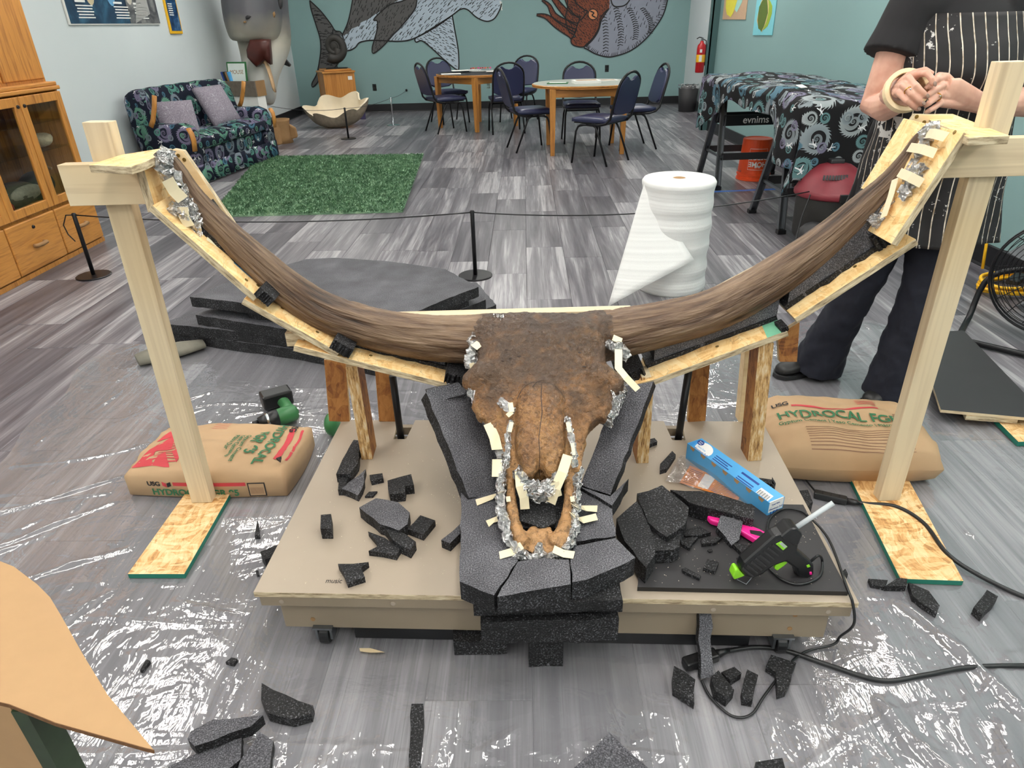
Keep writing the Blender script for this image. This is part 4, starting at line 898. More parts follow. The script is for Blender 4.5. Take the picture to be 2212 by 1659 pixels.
# posters on the right wall
RN = V((0, 0, 1)).cross(RC-RA).normalized(); RN = RN if RN.x < 0 else -RN
def rposter(xa, xb, y, lab, mats, seed):
    p0, p1 = apl(xa, y, RA+RN*.006, RN), apl(xb, y, RA+RN*.006, RN); L_ = (p1-p0).length
    t = thingM('art_print', lab, 'art print', frame(p0, p1-p0, z=(0, 0, 1))); MB().box(L_, .006, .55, c=(L_/2, 0, .275)).build('sheet', mats[0], t)
    r = random.Random(seed)
    for k, m_ in enumerate(mats[1:]):
        n = 14; cx, cz = L_*(.3+.4*hsh(k, seed)), .18+.2*hsh(k, seed, 2); ra = L_*(.34-.05*k)
        b = MB(); b.add([(min(L_-.005, max(.005, cx+ra*math.cos(2*PI*j/n)*(.8+.3*hsh(j, k)))), -.0045-.0008*k, min(.545, max(.005, cz+.17*math.sin(2*PI*j/n)*(.8+.3*hsh(j, k, 5)))))for j in range(n)], [list(range(n))]); b.build('colour_patch', m_, t, fix=True)
rposter(1561, 1610, 42, 'colourful abstract print with a blue loop on the right teal wall', [plain('print_tan', '#C9A98A', .5), plain('print_blue', '#2F6FB8', .5), plain('print_mint', '#A8DCD0', .5), plain('print_yellow', '#E6DD4A', .5)], 3)
rposter(1626, 1668, 76, 'colourful riverside print on the right teal wall nearer to us', [plain('print_aqua', '#7FCBD6', .5), plain('print_leaf', '#9CB53A', .5), plain('print_sand', '#E3C99A', .5), plain('print_moss', '#5A6E2A', .5)], 8)
# ================================================================ right side and middle floor
# sawhorses under a draped cloth
def sawhorse(M, lab):
    t = thingM('sawhorse', lab, 'sawhorse', M, 'folding metal sawhorses')
    MB().box(.70, .07, .06, c=(0, 0, .80)).build('top_rail', MT['steel'], t, bevel=.004)
    for sx in (-1, 1):
        for sy in (-1, 1):
            a, b_ = V((sx*.30, sy*.03, .80)), V((sx*.36, sy*.30, .0)); m = frame(a, b_-a, y=(1, 0, 0)); L = (b_-a).length
            o = MB().prism([(-.025, -.016), (.025, -.016), (.025, .016), (.019, .016), (.019, -.010), (-.019, -.010), (-.019, .016), (-.025, .016)], 0, L, m @ Matrix(((0, 0, 1, 0), (1, 0, 0, 0), (0, 1, 0, 0), (0, 0, 0, 1)))).build('leg', MT['steel'], t, fix=True)
            MB().box(.06, .05, .03, M=T(b_.x, b_.y, .016)).build('foot_pad', MT['black_plastic'], o, bevel=.004)
    for sy in (-1, 1): MB().box(.66, .012, .06, M=T(0, sy*.215, .27)).build('cross_brace', MT['black_matt'], t, bevel=.002)
    for sy in (-1, 1): MB().box(.62, .010, .09, M=T(0, sy*.11, .56)).build('name_plate', MT['black_plastic'], t, bevel=.002)
    for sx in (-1, 1): MB().box(.02, .46, .02, M=T(sx*.335, 0, .27)).build('spreader', MT['steel'], t)
    return t
shA = sawhorse(T(2.25, 6.5, 0) @ RZ(.03), 'metal sawhorse at the far end of the draped table'); shB = sawhorse(T(2.30, 5.05, 0) @ RZ(.02), 'metal sawhorse at the near end of the draped table beside the vacuum')
for t in (shA, shB): text('evnims', .085, MT['white_ink'], 'lettering', t, T(-.02, -.1165, .535) @ RX(PI/2) , align='CENTER', bold=.001)
o = MB().box(.80, 2.35, .03, c=(2.33, 5.80, .853)).build('table_board', MT['pine_y'], None); tag(o, 'wooden board lying on the two sawhorses under the spiral cloth', 'board')
# cloth: top, left skirt, front skirt
X0, X1, Y0, Y1, ZT = 1.915, 2.745, 4.60, 6.99, .875
def cloth_pt(s, t_):
    "s: distance from the ridge across (negative over the left edge), t_: distance along (negative over the near edge)"
    x, y, z = X0+max(s, 0), Y0+max(t_, 0), ZT
    wob = .012*math.sin(7*s+3*t_)+.010*math.sin(11*t_-4*s)
    ds, dt = max(-s, 0), max(-t_, 0)
    if ds: z -= ds; x -= .03+.035*math.sin(t_*9.0)*min(1, ds*5)+.02*ds
    if dt: z -= dt; y -= .03+.03*math.sin(s*10+1)*min(1, dt*5)+.03*dt
    if ds and dt: z += min(ds, dt)*.75; x -= .05*min(ds, dt); y -= .05*min(ds, dt)
    if not ds and not dt: z += .012+abs(wob)*.7+.04*math.exp(-((t_-1.95)**2+(s-.35)**2)*12)+.05*math.exp(-((t_-.5)**2+(s-.1)**2)*20)
    return (x, y, z)
b = MB(); vs_, uvs, fs = [], [], []
NU, NV = 60, 110
for j in range(NV+1):
    for i in range(NU+1):
        v = j/NV; t_ = -.46+v*(.46+Y1-Y0+.02)
        hem = .40 if t_ < .30 else (.40-.27*min(1, (t_-.30)/.25) if t_ < .9 else .13+.30*min(1, max(0, (t_-1.5)/.8))+.02*math.sin(t_*12))
        u = i/NU; s = -hem+u*(hem+X1-X0); vs_.append(cloth_pt(s, t_)); uvs.append((s+.13*0, t_))
b.v = vs_; b.f = [(j*(NU+1)+i, j*(NU+1)+i+1, (j+1)*(NU+1)+i+1, (j+1)*(NU+1)+i) for j in range(NV) for i in range(NU)]; b.m = [0]*len(b.f)
o = b.build('draped_cloth', MT['cloth'], None, smooth=True); ul = o.data.uv_layers.new(name='UVMap')
for l in o.data.loops: ul.data[l.index].uv = uvs[l.vertex_index]
r = o.modifiers.new('t', 'SOLIDIFY'); r.thickness = .003; tag(o, 'black cloth printed with feathered spirals and white figures draped over the sawhorse table', 'cloth')
o = MB().box(.06, .05, .004, M=T(2.03, 5.0, .945) @ RZ(.5) @ RX(.3)).build('price_tag', MT['white'], None); tag(o, 'small white tag on top of the draped cloth', 'tag')
# orange bucket, upside down
p = az(1640, 391); t = thing('orange_bucket', 'orange plastic bucket standing upside down under the draped table', 'bucket', (2.36, 6.62, 0), 0)
MB().lathe([(.152, 0), (.158, .004), (.158, .02), (.150, .022), (.150, .045), (.156, .048), (.156, .06), (.148, .062), (.132, .365), (.128, .37), (.118, .362), (.1, .36)], 32).build('pail', MT['orange'], t, smooth=False)
def cyl_text(s, size, z0, a0, mat, flip=True, r0=.1518, slope=-.052, bold=.001):
    def fn(c):
        x, y = (-c.x, -c.y) if flip else (c.x, c.y); r = r0+slope*(z0+y)*1.0+.0012+c.z; a = a0+x/r0
        return V((r*math.sin(a), -r*math.cos(a), z0+y))
    return text(s, size, mat, 'lettering', t, None, fn=fn, align='CENTER', bold=bold)
cyl_text('THE', .03, .145, -.15, MT['white_ink']); cyl_text('HOME', .062, .175, -.15, MT['white_ink']); cyl_text('DEPOT', .058, .235, -.15, MT['white_ink'])
b = MB()
for a0, a1, z0, z1 in ((-.75, .45, .105, .108), (-.75, .45, .29, .293), (-.75, -.735, .105, .293), (.435, .45, .105, .293)):
    n = 8
    for k in range(n):
        aa, ab = a0+(a1-a0)*k/n, a0+(a1-a0)*(k+1)/n; q = []
        for a, z in ((aa, z0), (ab, z0), (ab, z1), (aa, z1)):
            r = .1518-.052*z+.0015; q.append((r*math.sin(a), -r*math.cos(a), z))
        b.add(q, [(0, 1, 2, 3)])
b.build('logo_frame', MT['white_ink'], t)
MB().tube([(.155*math.sin(a), -.155*math.cos(a)-.01*math.cos(a), .10+.02*math.cos(a*2)) for a in np.linspace(-2.6, -1.2, 10)], .003, 6).build('wire_handle', MT['steel'], t)
# shop vacuum
vm = thing('shop_vacuum', 'dusty black shop vacuum with red lid beside the draped table', 'vacuum', (2.14, 4.50, 0), 0)
MB().lathe([(.19, .05), (.205, .07), (.215, .30), (.222, .33), (.222, .345)], 28).build('drum', plain('dusty_black_plastic', '#2A2927', .75, vary=.6, scale=9), vm, smooth=True)
rings = []
for z, rx, ry, yo in ((.325, .225, .225, 0), (.335, .235, .235, 0), (.36, .235, .235, 0), (.375, .225, .222, 0), (.43, .20, .19, .01), (.48, .155, .135, .02), (.515, .10, .09, .02), (.525, .04, .03, .02)):
    rings.append([(rx*math.cos(a), ry*math.sin(a)+yo, z) for a in np.linspace(0, 2*PI, 29)[:-1]])
MB().loft(rings).build('lid', MT['maroon'], vm, smooth=True)
for k in range(9):
    o = MB().box(.012, .004, .035, M=T(-.13+.018*k, -.135-.003*(4-abs(k-4))+.0, .462) @ RX(-.75) @ RY(.3)).build('vent_slot', MT['black_matt'], vm)
MB().box(.06, .02, .05, c=(-.02, -.235, .35)).build('latch', MT['black_plastic'], vm, bevel=.004); MB().box(.09, .06, .03, c=(0, .02, .535)).build('switch_cap', MT['black_matt'], vm, bevel=.008); MB().box(.05, .02, .02, c=(.13, -.16, .43)).build('brand_plate', MT['yellow'], vm)
for a in (-2.6, -1.9, -.9, .4, 1.9): MB().ball((.20*math.cos(a), .20*math.sin(a), .03), (.032, .032, .03), 12, 8).build('caster', MT['black_plastic'], vm, smooth=True)
MB().ball((-.17, -.20, .10), (.10, .085, .10), 16, 10).build('hose_port', MT['black_matt'], vm, smooth=True)
MB().tube([(-.16, -.22, .05), (-.22, -.28, .035), (-.10, -.33, .03), (.02, -.30, .03), (.10, -.26, .03)], .028, 12).build('hose', MT['black_plastic'], vm, smooth=True)
b = MB(); pts = bez([(-.20, -.14, .36), (-.26, -.2, .2), (-.3, -.3, .02), (-.2, -.36, .008), (-.05, -.33, .06), (.02, -.24, .3), (.05, -.23, .36)], 6); b.tube([tuple(p) for p in pts], .004, 6); b.build('power_cord', MT['black_plastic'], vm, smooth=True)
# roll of white foam wrap
fr = thing('foam_wrap_roll', 'tall white roll of packing foam standing on the floor with a loose flap', 'roll', (.935, 3.74, 0), 0)
def m_wf():
    m = NT('white_packing_foam'); v = m.co(); z = m.xyz(v)[2]; f = m.noise(m.cxyz(0., 0., m.math('MULTIPLY', z, 18.)), 1, 2); g = m.noise(v, 500, 2)
    m.bump(m.math('ADD', m.math('MULTIPLY', f, 3.0), m.math('MULTIPLY', g, .25)), .5, .01); m.b.inputs['Subsurface Weight'].default_value = .25; m.b.inputs['Subsurface Radius'].default_value = (.02, .02, .02); return m.fin('#E9EAE8', .6)
WF = m_wf()
rings = []; n = 64
prof = [(.19, 0)]+[(.193+.0035*math.sin(z*55)+.002*math.sin(z*23), z) for z in np.linspace(.01, .60, 34)]+[(.188, .615), (.036, .617), (.034, .60), (.034, .3)]
MB().lathe(prof, n).build('roll', WF, fr, smooth=True); MB().lathe([(.0345, .3), (.0345, .614), (.031, .616), (.030, .3)], 24).build('cardboard_core', MT['card'], fr, smooth=True)
A_ = V((-.193, -.0, .595)); tip = az(1313, 664)-V((.935, 3.74, 0)); tip.z = .004; rt = ay(1500, 562, 3.50)-V((.935, 3.74, 0))
def flap(u, v):   # u: along the roll's side from top to the low right, v: outwards to the loose corner
    a = PI+.75*u+.15; e = V((.197*math.cos(a), .197*math.sin(a)-.002, .597-.40*u)); e2 = A_.lerp(tip, v) if True else 0
    top = V((.197*math.cos(PI+.15), .197*math.sin(PI+.15), .597)); low = rt
    base = top.lerp(low, u); base.y = min(base.y, -.03-.175*u)
    q = base + (tip-low)*v*u + V((-.03, -.03, 0))*math.sin(v*PI)*u
    return q
b = MB(); b.grid(flap, 14, 14); b.build('loose_flap', WF, fr, smooth=True, solid=.003)
# stack of black foam sheets
def foam_sheet(poly, z0, z1, lab, jag=.006, seed=1, name='foam_sheet', grp=None, mats=None, cat='foam sheet'):
    r = random.Random(seed); out = []
    n = len(poly)
    for i in range(n):
        a, b_ = V(poly[i][:2]), V(poly[(i+1) % n][:2]); L = (b_-a).length; k = max(1, int(L/.03)); nn = V((-(b_-a).y, (b_-a).x)).normalized() if L > 0 else V((0, 0))
        for q in range(k): out.append(tuple(a+(b_-a)*q/k + (nn*r.uniform(-jag, jag) if q else V((0, 0)))))
    c = V((sum(p[0] for p in out)/len(out), sum(p[1] for p in out)/len(out), z0))
    mb = MB().prism([(p[0]-c.x, p[1]-c.y) for p in out], 0, z1-z0, None, 0, 1, 1)
    o = mb.build(name, mats or [MT['foam'], MT['foam_cut']], None); o.location = c
    return tag(o, lab, cat, grp)
G = 'stacked black foam sheets'
foam_sheet([(-1.70, 3.12), (-1.33, 3.62), (-.20, 3.62), (-.05, 3.22), (-.55, 2.66), (-1.02, 2.88)], .003, .055, 'bottom sheet of the black foam stack on the plastic', .004, 1, grp=G)
foam_sheet([(-1.72, 3.11), (-1.35, 3.64), (-.18, 3.58), (-.07, 3.24), (-.57, 2.70), (-1.04, 2.90)], .055, .108, 'second sheet from the bottom of the black foam stack', .004, 2, grp=G)
foam_sheet([(-1.53, 3.08), (-1.2, 3.6), (-.25, 3.5), (-.12, 3.18), (-.6, 2.66), (-1.0, 2.86)], .108, .16, 'third foam sheet, just under the topmost of the black stack', .004, 3, grp=G)
foam_sheet([(-1.54, 3.09), (-1.42, 3.30), (-1.12, 3.64), (-.95, 3.65), (-.65, 3.56), (-.33, 3.40), (-.15, 3.12), (-.30, 2.96), (-.50, 2.72), (-1.0, 2.90)], .20, .25, 'topmost curved black foam sheet of the stack', .003, 4, grp=G)
foam_sheet([(-1.25, 3.02), (-1.0, 3.45), (-.3, 3.35), (-.2, 3.1), (-.5, 2.76), (-.95, 2.9)], .16, .20, 'thin black foam offcut inside the stack under the top sheet', .004, 5, grp=G)
# dusty grey wrapped bundle by the stack
pts = [az(296, 778, .03), az(340, 764, .035), az(395, 752, .035), az(440, 742, .03)]
o = MB().tube(pts, [(.025, .045), (.034, .06), (.03, .055), (.018, .04)], 12).build('dusty_knee_pad', plain('dusty_grey_rubber', '#777468', .85, vary=.4, scale=15), None, smooth=True); tag(o, 'dusty grey pad lying on the plastic beside the black foam stack', 'pad')
# floor fan at the right edge
fn_ = thingM('floor_fan', 'black wire floor fan on a bent tube base at the right edge', 'fan', T(2.44, 2.83, 0) @ RZ(-.75))
MB().tube(bez([(-.05, .22, .30), (-.27, .20, .22), (-.30, .12, .02), (-.28, -.16, .018), (-.25, -.2, .018), (.25, -.2, .018), (.28, -.16, .018), (.30, .12, .02), (.27, .20, .22), (.05, .22, .30)], 5), .014, 10).build('base_tube', MT['black_metal'], fn_, smooth=True)
def cring(mb, r, y, w=.0035): mb.tube([(r*math.cos(a), y, .31+r*math.sin(a)) for a in np.linspace(0, 2*PI, 49)[:-1]], w, 5, loop=True, cap=False)
b = MB()
for r, y in ((.26, 0), (.26, .05), (.265, .025)): cring(b, r, y, .005)
b.build('cage_rim', MT['black_metal'], fn_, smooth=True)
b = MB()
for k in range(13): cring(b, .03+.019*k, -.05*(1-(k/13)**2.2), .0018)
b.build('front_guard', MT['black_metal'], fn_, smooth=True); b = MB()
for k in range(13): cring(b, .03+.019*k, .06+.09*(1-(k/13)**2.2), .0018)
for k in range(20): a = 2*PI*k/20; b.tube([(.03*math.cos(a), .15, .31+.03*math.sin(a)), (.17*math.cos(a), .125, .31+.17*math.sin(a)), (.262*math.cos(a), .05, .31+.262*math.sin(a))], .002, 5)
b.build('rear_guard', MT['black_metal'], fn_, smooth=True)
for k in range(3):
    a = 2*PI*k/3+.4; MB().loft([[(math.cos(a+d)*r, .05+s, .31+math.sin(a+d)*r) for d, r, s in ((-.35, .05, .02), (-.5, .22, .03), (.3, .235, -.02), (.35, .06, -.02))], [(math.cos(a+d)*r, .053+s, .31+math.sin(a+d)*r) for d, r, s in ((-.35, .05, .02), (-.5, .22, .03), (.3, .235, -.02), (.35, .06, -.02))]]).build('blade', MT['steel'], fn_, fix=True)
MB().lathe([(.05, 0), (.06, .02), (.06, .12), (.04, .14)], 18, M=T(0, .08, .31) @ RX(-PI/2)).build('motor', MT['black_plastic'], fn_, smooth=True)
# black board on osb offcuts
def board(name, lab, poly, z0, z1, mt, ms=None, cat='board', grp=None, bevel=0):
    mats = [MT[mt], MT[ms or mt]]; c = sum((V((p[0], p[1], 0)) for p in poly), V((0, 0, 0)))/len(poly); c.z = z0
    o = MB().prism([(p[0]-c.x, p[1]-c.y) for p in poly], 0, z1-z0, None, 0, 1, 0).build(name, mats, None, bevel=bevel); o.location = c; return tag(o, lab, cat, grp)
q = [az(2033, 884, .062), az(2260, 905, .062), az(2225, 860, .062), az(2082, 713, .062), az(2012, 716, .062), az(2005, 800, .062)]
board('painted_plywood_sheet', 'large black painted panel lying on osb offcuts by the fan', [(p.x, p.y) for p in q], .048, .060, 'black_matt', 'pine_x')
q = [az(2088, 897, .048), az(2200, 905, .048), az(2215, 870, .048), az(2075, 870, .048)]
board('osb_offcut', 'osb offcut with grass green end under the black panel', [(p.x, p.y) for p in q], .028, .047, 'osb', 'osb_edge')
q = [az(2200, 955, .022), az(2300, 950, .022), az(2290, 890, .022), az(2150, 905, .022)]
o = board('osb_offcut', 'lower osb offcut with teal edge under the black panel', [(p.x, p.y) for p in q], .004, .023, 'osb', 'green_edge')
# yellow cord coil
t = thing('yellow_extension_cord', 'coiled yellow extension cord on the floor by the right wall', 'extension cord', (2.78, 3.52, 0), .3)
pts = []
for k in range(150):
    a = k*.24; pts.append((.20*math.cos(a)*(1+.10*math.sin(k*.31)), .12*math.sin(a)*(1+.1*math.cos(k*.17)), .012+.0004*k+.006*math.sin(k*.5)))
MB().tube(pts, .008, 7).build('coil', MT['yellow'], t, smooth=True); MB().box(.16, .06, .03, M=T(-.04, -.04, .085) @ RZ(.4)).build('black_plug', MT['black_plastic'], t, bevel=.006)
MB().tube([(-.13, .10, .11), (-.12, .13, .25), (-.12, .14, .48)], .008, 7).build('hanging_lead', MT['yellow'], t, smooth=True)
o = MB().box(1.6, .05, .0006, M=T(2.02, 6.12, .0008) @ RZ(.06)).build('blue_tape_line', plain('blue_tape', '#3F74C8', .5), None); tag(o, 'strip of blue tape on the floor between the sawhorse and the foam roll', 'tape')
# ---------------------------------------------------------------- plastic sheet
NX, NY = 520, 410
XA, XB, YA, YB = -1.95, 1.85, .15, 3.12
GX = np.linspace(XA, XB, NX+1)[:, None]; GY = np.linspace(YA, YB, NY+1)[None, :]
def creases(seed, cells, wd, amp): return np.exp(-(fbm(NX+1, NY+1, cells, seed, 2)/wd)**2)*amp
busy = np.clip(np.maximum.reduce([np.clip((1.0-GY)/.25, 0, 1)*np.ones_like(GX), np.exp(-((GX+.5)**2+(GY-2.45)**2)/.35), .85*np.exp(-((GX-1.35)**2+(GY-.8)**2)/.35), .5*np.exp(-((GX+1.0)**2+(GY-1.0)**2)/.2)]), 0, 1)
h = (creases(1, (5, 8), .06, .007)+creases(2, (12, 5), .05, .006)+creases(3, (17, 19), .07, .0035)+creases(5, (30, 24), .08, .002))*busy + creases(6, (4, 5), .03, .003)*(1-busy)*.7 + np.abs(fbm(NX+1, NY+1, (7, 7), 12, 2))*.0012+.0025
rl = np.random.default_rng(21)
def fold(x0, y0, x1, y1, am, wd):
    global h
    dx, dy = x1-x0, y1-y0; L2 = dx*dx+dy*dy
    ia, ib = np.searchsorted(GX[:, 0], (min(x0, x1)-.08, max(x0, x1)+.08)); ja, jb = np.searchsorted(GY[0], (min(y0, y1)-.08, max(y0, y1)+.08))
    gx_, gy_ = GX[ia:ib], GY[:, ja:jb]; t_ = np.clip(((gx_-x0)*dx+(gy_-y0)*dy)/L2, 0, 1); dd = np.hypot(gx_-x0-t_*dx, gy_-y0-t_*dy)
    h[ia:ib, ja:jb] += am*np.exp(-(dd/wd)**2)*(.35+.65*np.sin(t_*PI))*(1+.3*np.sin(t_*19+x0*7))
for k in range(150):       # short straight creases
    x0, y0 = rl.uniform(XA+.05, XB-.05), rl.uniform(YA, YB-.05); an = rl.normal(.45 if x0 < 0 else 2.2, .35) if rl.random() < .7 else rl.uniform(0, PI); L = rl.uniform(.04, .22); fold(x0, y0, x0+math.cos(an)*L, y0+math.sin(an)*L, rl.uniform(.0025, .006), rl.uniform(.006, .011))
for k in range(150):       # more of them near the camera
    x0, y0 = rl.uniform(-.9, 1.5), rl.uniform(YA, .92); an = rl.normal(.2, .5) if rl.random() < .6 else rl.uniform(0, PI); L = rl.uniform(.04, .20); fold(x0, y0, x0+math.cos(an)*L, y0+math.sin(an)*L, rl.uniform(.003, .008), rl.uniform(.006, .012))
for k in range(420):       # small flecks
    x0, y0 = rl.uniform(XA+.05, XB-.05), rl.uniform(YA, YB-.05); an = rl.uniform(0, PI); L = rl.uniform(.01, .035); fold(x0, y0, x0+math.cos(an)*L, y0+math.sin(an)*L, rl.uniform(.0015, .0035), rl.uniform(.005, .008))
for q in ((-.9, .80, 1.4, .64, .022, .014), (-.25, .88, .9, .72, .018, .012), (-.55, 1.2, -.66, .93, .026, .018), (-1.4, .90, -.3, .94, .010, .010), (.8, .3, 1.1, .95, .026, .022), (1.0, .5, .85, 1.0, .022, .016), (1.2, .9, 1.0, 1.3, .016, .014), (1.25, 2.9, 1.75, 3.0, .05, .05),
          (-1.95, 1.62, -1.36, 1.98, .010, .010), (-1.75, 1.50, -1.30, 1.78, .010, .009), (-1.9, 1.42, -1.42, 1.66, .009, .009), (-1.62, 1.38, -1.15, 1.55, .009, .009), (-1.9, 2.05, -1.3, 2.2, .006, .008), (-1.95, 1.86, -.7, 1.83, .004, .006), (-1.9, 1.30, .0, 1.27, .003, .006), (-1.8, 2.4, -.7, 2.42, .004, .006), (-1.12, 1.40, -1.20, 1.25, .010, .012), (-.93, 1.36, -.72, 1.30, .010, .01)): fold(*q)
xs = np.linspace(XA, XB, NX+1); ys = np.linspace(YA, YB, NY+1)
ex = .05*np.sin(ys*5)+.03*np.sin(ys*11+1); ey = .05*np.sin(xs*4.3)+.03*np.sin(xs*9)
gx = xs[:, None]+((np.arange(NX+1)/NX-.5)*2)[:, None]*ex[None, :]; gy = ys[None, :]+(np.arange(NY+1)/NY)[None, :]*ey[:, None]
# flat where heavy things press it down
def press(x0, x1, y0, y1, soft=.04, to=.0022):
    global h
    d = np.maximum(np.maximum(x0-gx, gx-x1), np.maximum(y0-gy, gy-y1)); k = np.clip(d/soft, 0, 1); h = to+(h-to)*k
for a in ((-1.14, -.90, 1.42, 1.90), (1.02, 1.32, 1.33, 1.85), (-1.36, -.70, 1.86, 2.30), (.80, 1.50, 1.84, 2.32), (1.15, 1.62, 2.22, 2.65), (-1.72, -.05, 2.66, 3.2), (-.68, .86, 1.02, 2.02)): press(*a)
vv = np.stack([gx, gy, h], 2).reshape(-1, 3); idx = np.arange((NX+1)*(NY+1)).reshape(NX+1, NY+1)
q = np.stack([idx[:-1, :-1], idx[1:, :-1], idx[1:, 1:], idx[:-1, 1:]], 2).reshape(-1, 4)
me = bpy.data.meshes.new('plastic_sheet'); me.from_pydata(vv.tolist(), [], q.tolist()); me.materials.append(MT['film']); me.polygons.foreach_set('use_smooth', [True]*len(me.polygons)); o = bpy.data.objects.new('plastic_sheet', me); COL.objects.link(o)
tag(o, 'wrinkled clear plastic sheet spread over the floor under the platform', 'plastic sheet')
# ================================================================ platform
PF = [az(548, 1283, .2), az(1842, 1306, .2), az(1655, 905, .2), az(736, 908, .2)]
pc = (PF[0]+PF[1]+PF[2]+PF[3])/4; pxd = (PF[1]-PF[0]).normalized(); PWID = 1.405; PDEP = .79
PM = frame(V((pc.x+.0, pc.y, 0)), pxd, z=(0, 0, 1))
pt = thingM('rolling_platform', 'beige painted low wooden platform on casters under the skull', 'platform', PM)
hx, hy = PWID/2, PDEP/2
r1, r2 = PM.inverted() @ az(866, 941, .2), PM.inverted() @ az(1464, 943, .2)
poly = [(-hx, -hy), (hx, -hy), (hx, hy), (r2.x+.03, hy), (r2.x+.02, r2.y-.02), (r2.x-.02, r2.y-.02), (r2.x-.03, hy), (r1.x+.03, hy), (r1.x+.02, r1.y-.02), (r1.x-.02, r1.y-.02), (r1.x-.03, hy), (-hx, hy)]
MB().prism(poly, .184, .2, None, 0, 1).build('top_board', [MT['beige'], MT['osb_edge']], pt, bevel=.0015)
for (sx, sy, cx, cy) in ((PWID-.02, .02, 0, -hy+.012), (PWID-.02, .02, 0, hy-.012), (.02, PDEP-.044, -hx+.012, 0), (.02, PDEP-.044, hx-.012, 0)): MB().box(sx, sy, .03, c=(cx, cy, .169)).build('edge_trim', MT['beige_d'], pt, bevel=.002)
for (sx, sy, cx, cy) in ((PWID-.085, .038, 0, -hy+.046), (PWID-.085, .038, 0, hy-.046), (.038, PDEP-.2, -hx+.062, 0), (.038, PDEP-.2, hx-.062, 0)): MB().box(sx, sy, .098, c=(cx, cy, .1045)).build('skirt_board', MT['beige_d'], pt, bevel=.003)
for sx in (-1, 1):
    for sy in (-1, 1):
        w_ = MB().lathe([(.028, -.012), (.03, -.010), (.03, .010), (.028, .012)], 20, M=T(sx*(hx-.14), sy*(hy-.04), .031) @ RY(PI/2) @ RZ(0)).build('caster_wheel', MT['black_plastic'], pt, smooth=False)
        MB().box(.05, .05, .006, c=(sx*(hx-.14), sy*(hy-.04), .062)).box(.006, .04, .04, c=(sx*(hx-.14)-.018, sy*(hy-.04), .042)).box(.006, .04, .04, c=(sx*(hx-.14)+.018, sy*(hy-.04), .042)).build('caster_fork', MT['steel'], w_)
for fx in (-.64, -.37, .03, .38, .64): MB().lathe([(.006, 0), (.006, .0012), (.003, .0016)], 10, M=T(fx, -hy+.002, .169) @ RX(PI/2)).build('screw_head', MT['beige'], pt)
for fx, z in ((-.60, .14), (-.585, .085), (-.13, .105), (.58, .13), (.575, .085), (.1, .1)): MB().lathe([(.006, 0), (.006, .0015), (.003, .001)], 10, M=T(fx, -hy+.027, z) @ RX(PI/2)).build('screw_head', MT['tan'], pt)
MB().box(PWID-.42, PDEP-.085, .05, c=(0, 0, .0295)).build('shade_block', MT['black_plastic'], pt)  # added black block, stands in for the contact shadow below the skirt
text('music', .022, MT['black_ink'], 'pencil_note', pt, PM.inverted() @ T(*az(702, 1259, .2005)) @ RZ(-.06), depth=.0001, sx=.8)
# black board on the platform
q = [az(1377, 1268, .213), az(1833, 1278, .213), az(1735, 1090, .213), az(1400, 1085, .213)]
MB_ = [(p.x, p.y) for p in q]
board('black_foam_board', 'flat black board lying on the right front of the platform', MB_, .2005, .213, 'black_matt', 'black_plastic')
# ================================================================ wooden cradle
cr = thing('wooden_cradle', 'pale pine and osb cradle of boards, posts and legs holding the horns', 'cradle', (0, 1.75, 0), 0)
CRI = cr.matrix_basis.inverted()
def cpart(mb, name, mats, bevel=.0015, **k):
    o = mb.build(name, mats, None, bevel=bevel, **k); o.parent = cr; o.matrix_parent_inverse = CRI; return o
def own(mb, name, mats, M, bevel=.0015, **k):
    "part with its own axes so that the grain runs along it"
    o = mb.build(name, mats, None, bevel=bevel, **k); o.parent = cr; o.matrix_parent_inverse = CRI; o.matrix_basis = M; return o
def beam(a, b_, w, d, mat, name, side=(0, 1, 0), mats2=None):
    "bar from a to b; w across (x), d deep (along side)"
    a, b_ = V(a), V(b_); z = b_-a; L = z.length; z.normalize(); y = V(side); y = (y-z*y.dot(z)).normalized(); x = y.cross(z)
    m = Matrix.Identity(4)
    for i in range(3): m[i][0], m[i][1], m[i][2], m[i][3] = x[i], y[i], z[i], a[i]
    mb = MB(); hw_, hd = w/2, d/2
    mb.add([(i*hw_, j*hd, k*L) for k in (0, 1) for j in (-1, 1) for i in (-1, 1)], [(0, 2, 3, 1), (4, 5, 7, 6), (0, 1, 5, 4), (2, 6, 7, 3), (0, 4, 6, 2), (1, 3, 7, 5)], [1, 1, 0, 0, 2, 2] if mats2 else 0)
    return own(mb, name, [mat]+list(mats2 or []), m)
bl = az(437, 1090, .014); beam((bl.x, bl.y+.02, .021), tuple(ay(214, 262, bl.y+.02)), .066, .038, MT['pine_z'], 'post')
br = az(1920, 1086, .014); beam((br.x, br.y+.02, .021), tuple(ay(2183, 132, br.y+.02)), .066, .038, MT['pine_z'], 'post')
for q, k in (((400, 1080), (495, 1078)), 0), : pass
def cbase(q):
    P_ = [az(x, y, .020) for x, y in q]; c = sum(P_, V((0, 0, 0)))/4
    own(MB().prism([(p.x-c.x, p.y-c.y) for p in P_], 0, .017, None, 0, 1), 'base_board', [MT['osb'], MT['green_edge']], T(c.x, c.y, .003))
cbase([(275, 1240), (398, 1240), (512, 1040), (418, 1040)]); cbase([(1945, 1250), (2082, 1255), (1960, 1030), (1836, 1030)])
YC = bl.y-.019
def plank_y(x0, y0, x1, y1, Yf, th, mat, name):
    a, b_ = ay(x0, y0, Yf), ay(x1, y1, Yf); c = (a+b_)/2
    own(MB().box(abs(b_.x-a.x), th, abs(a.z-b_.z)), name, MT[mat], T(c.x, Yf+th/2, c.z))
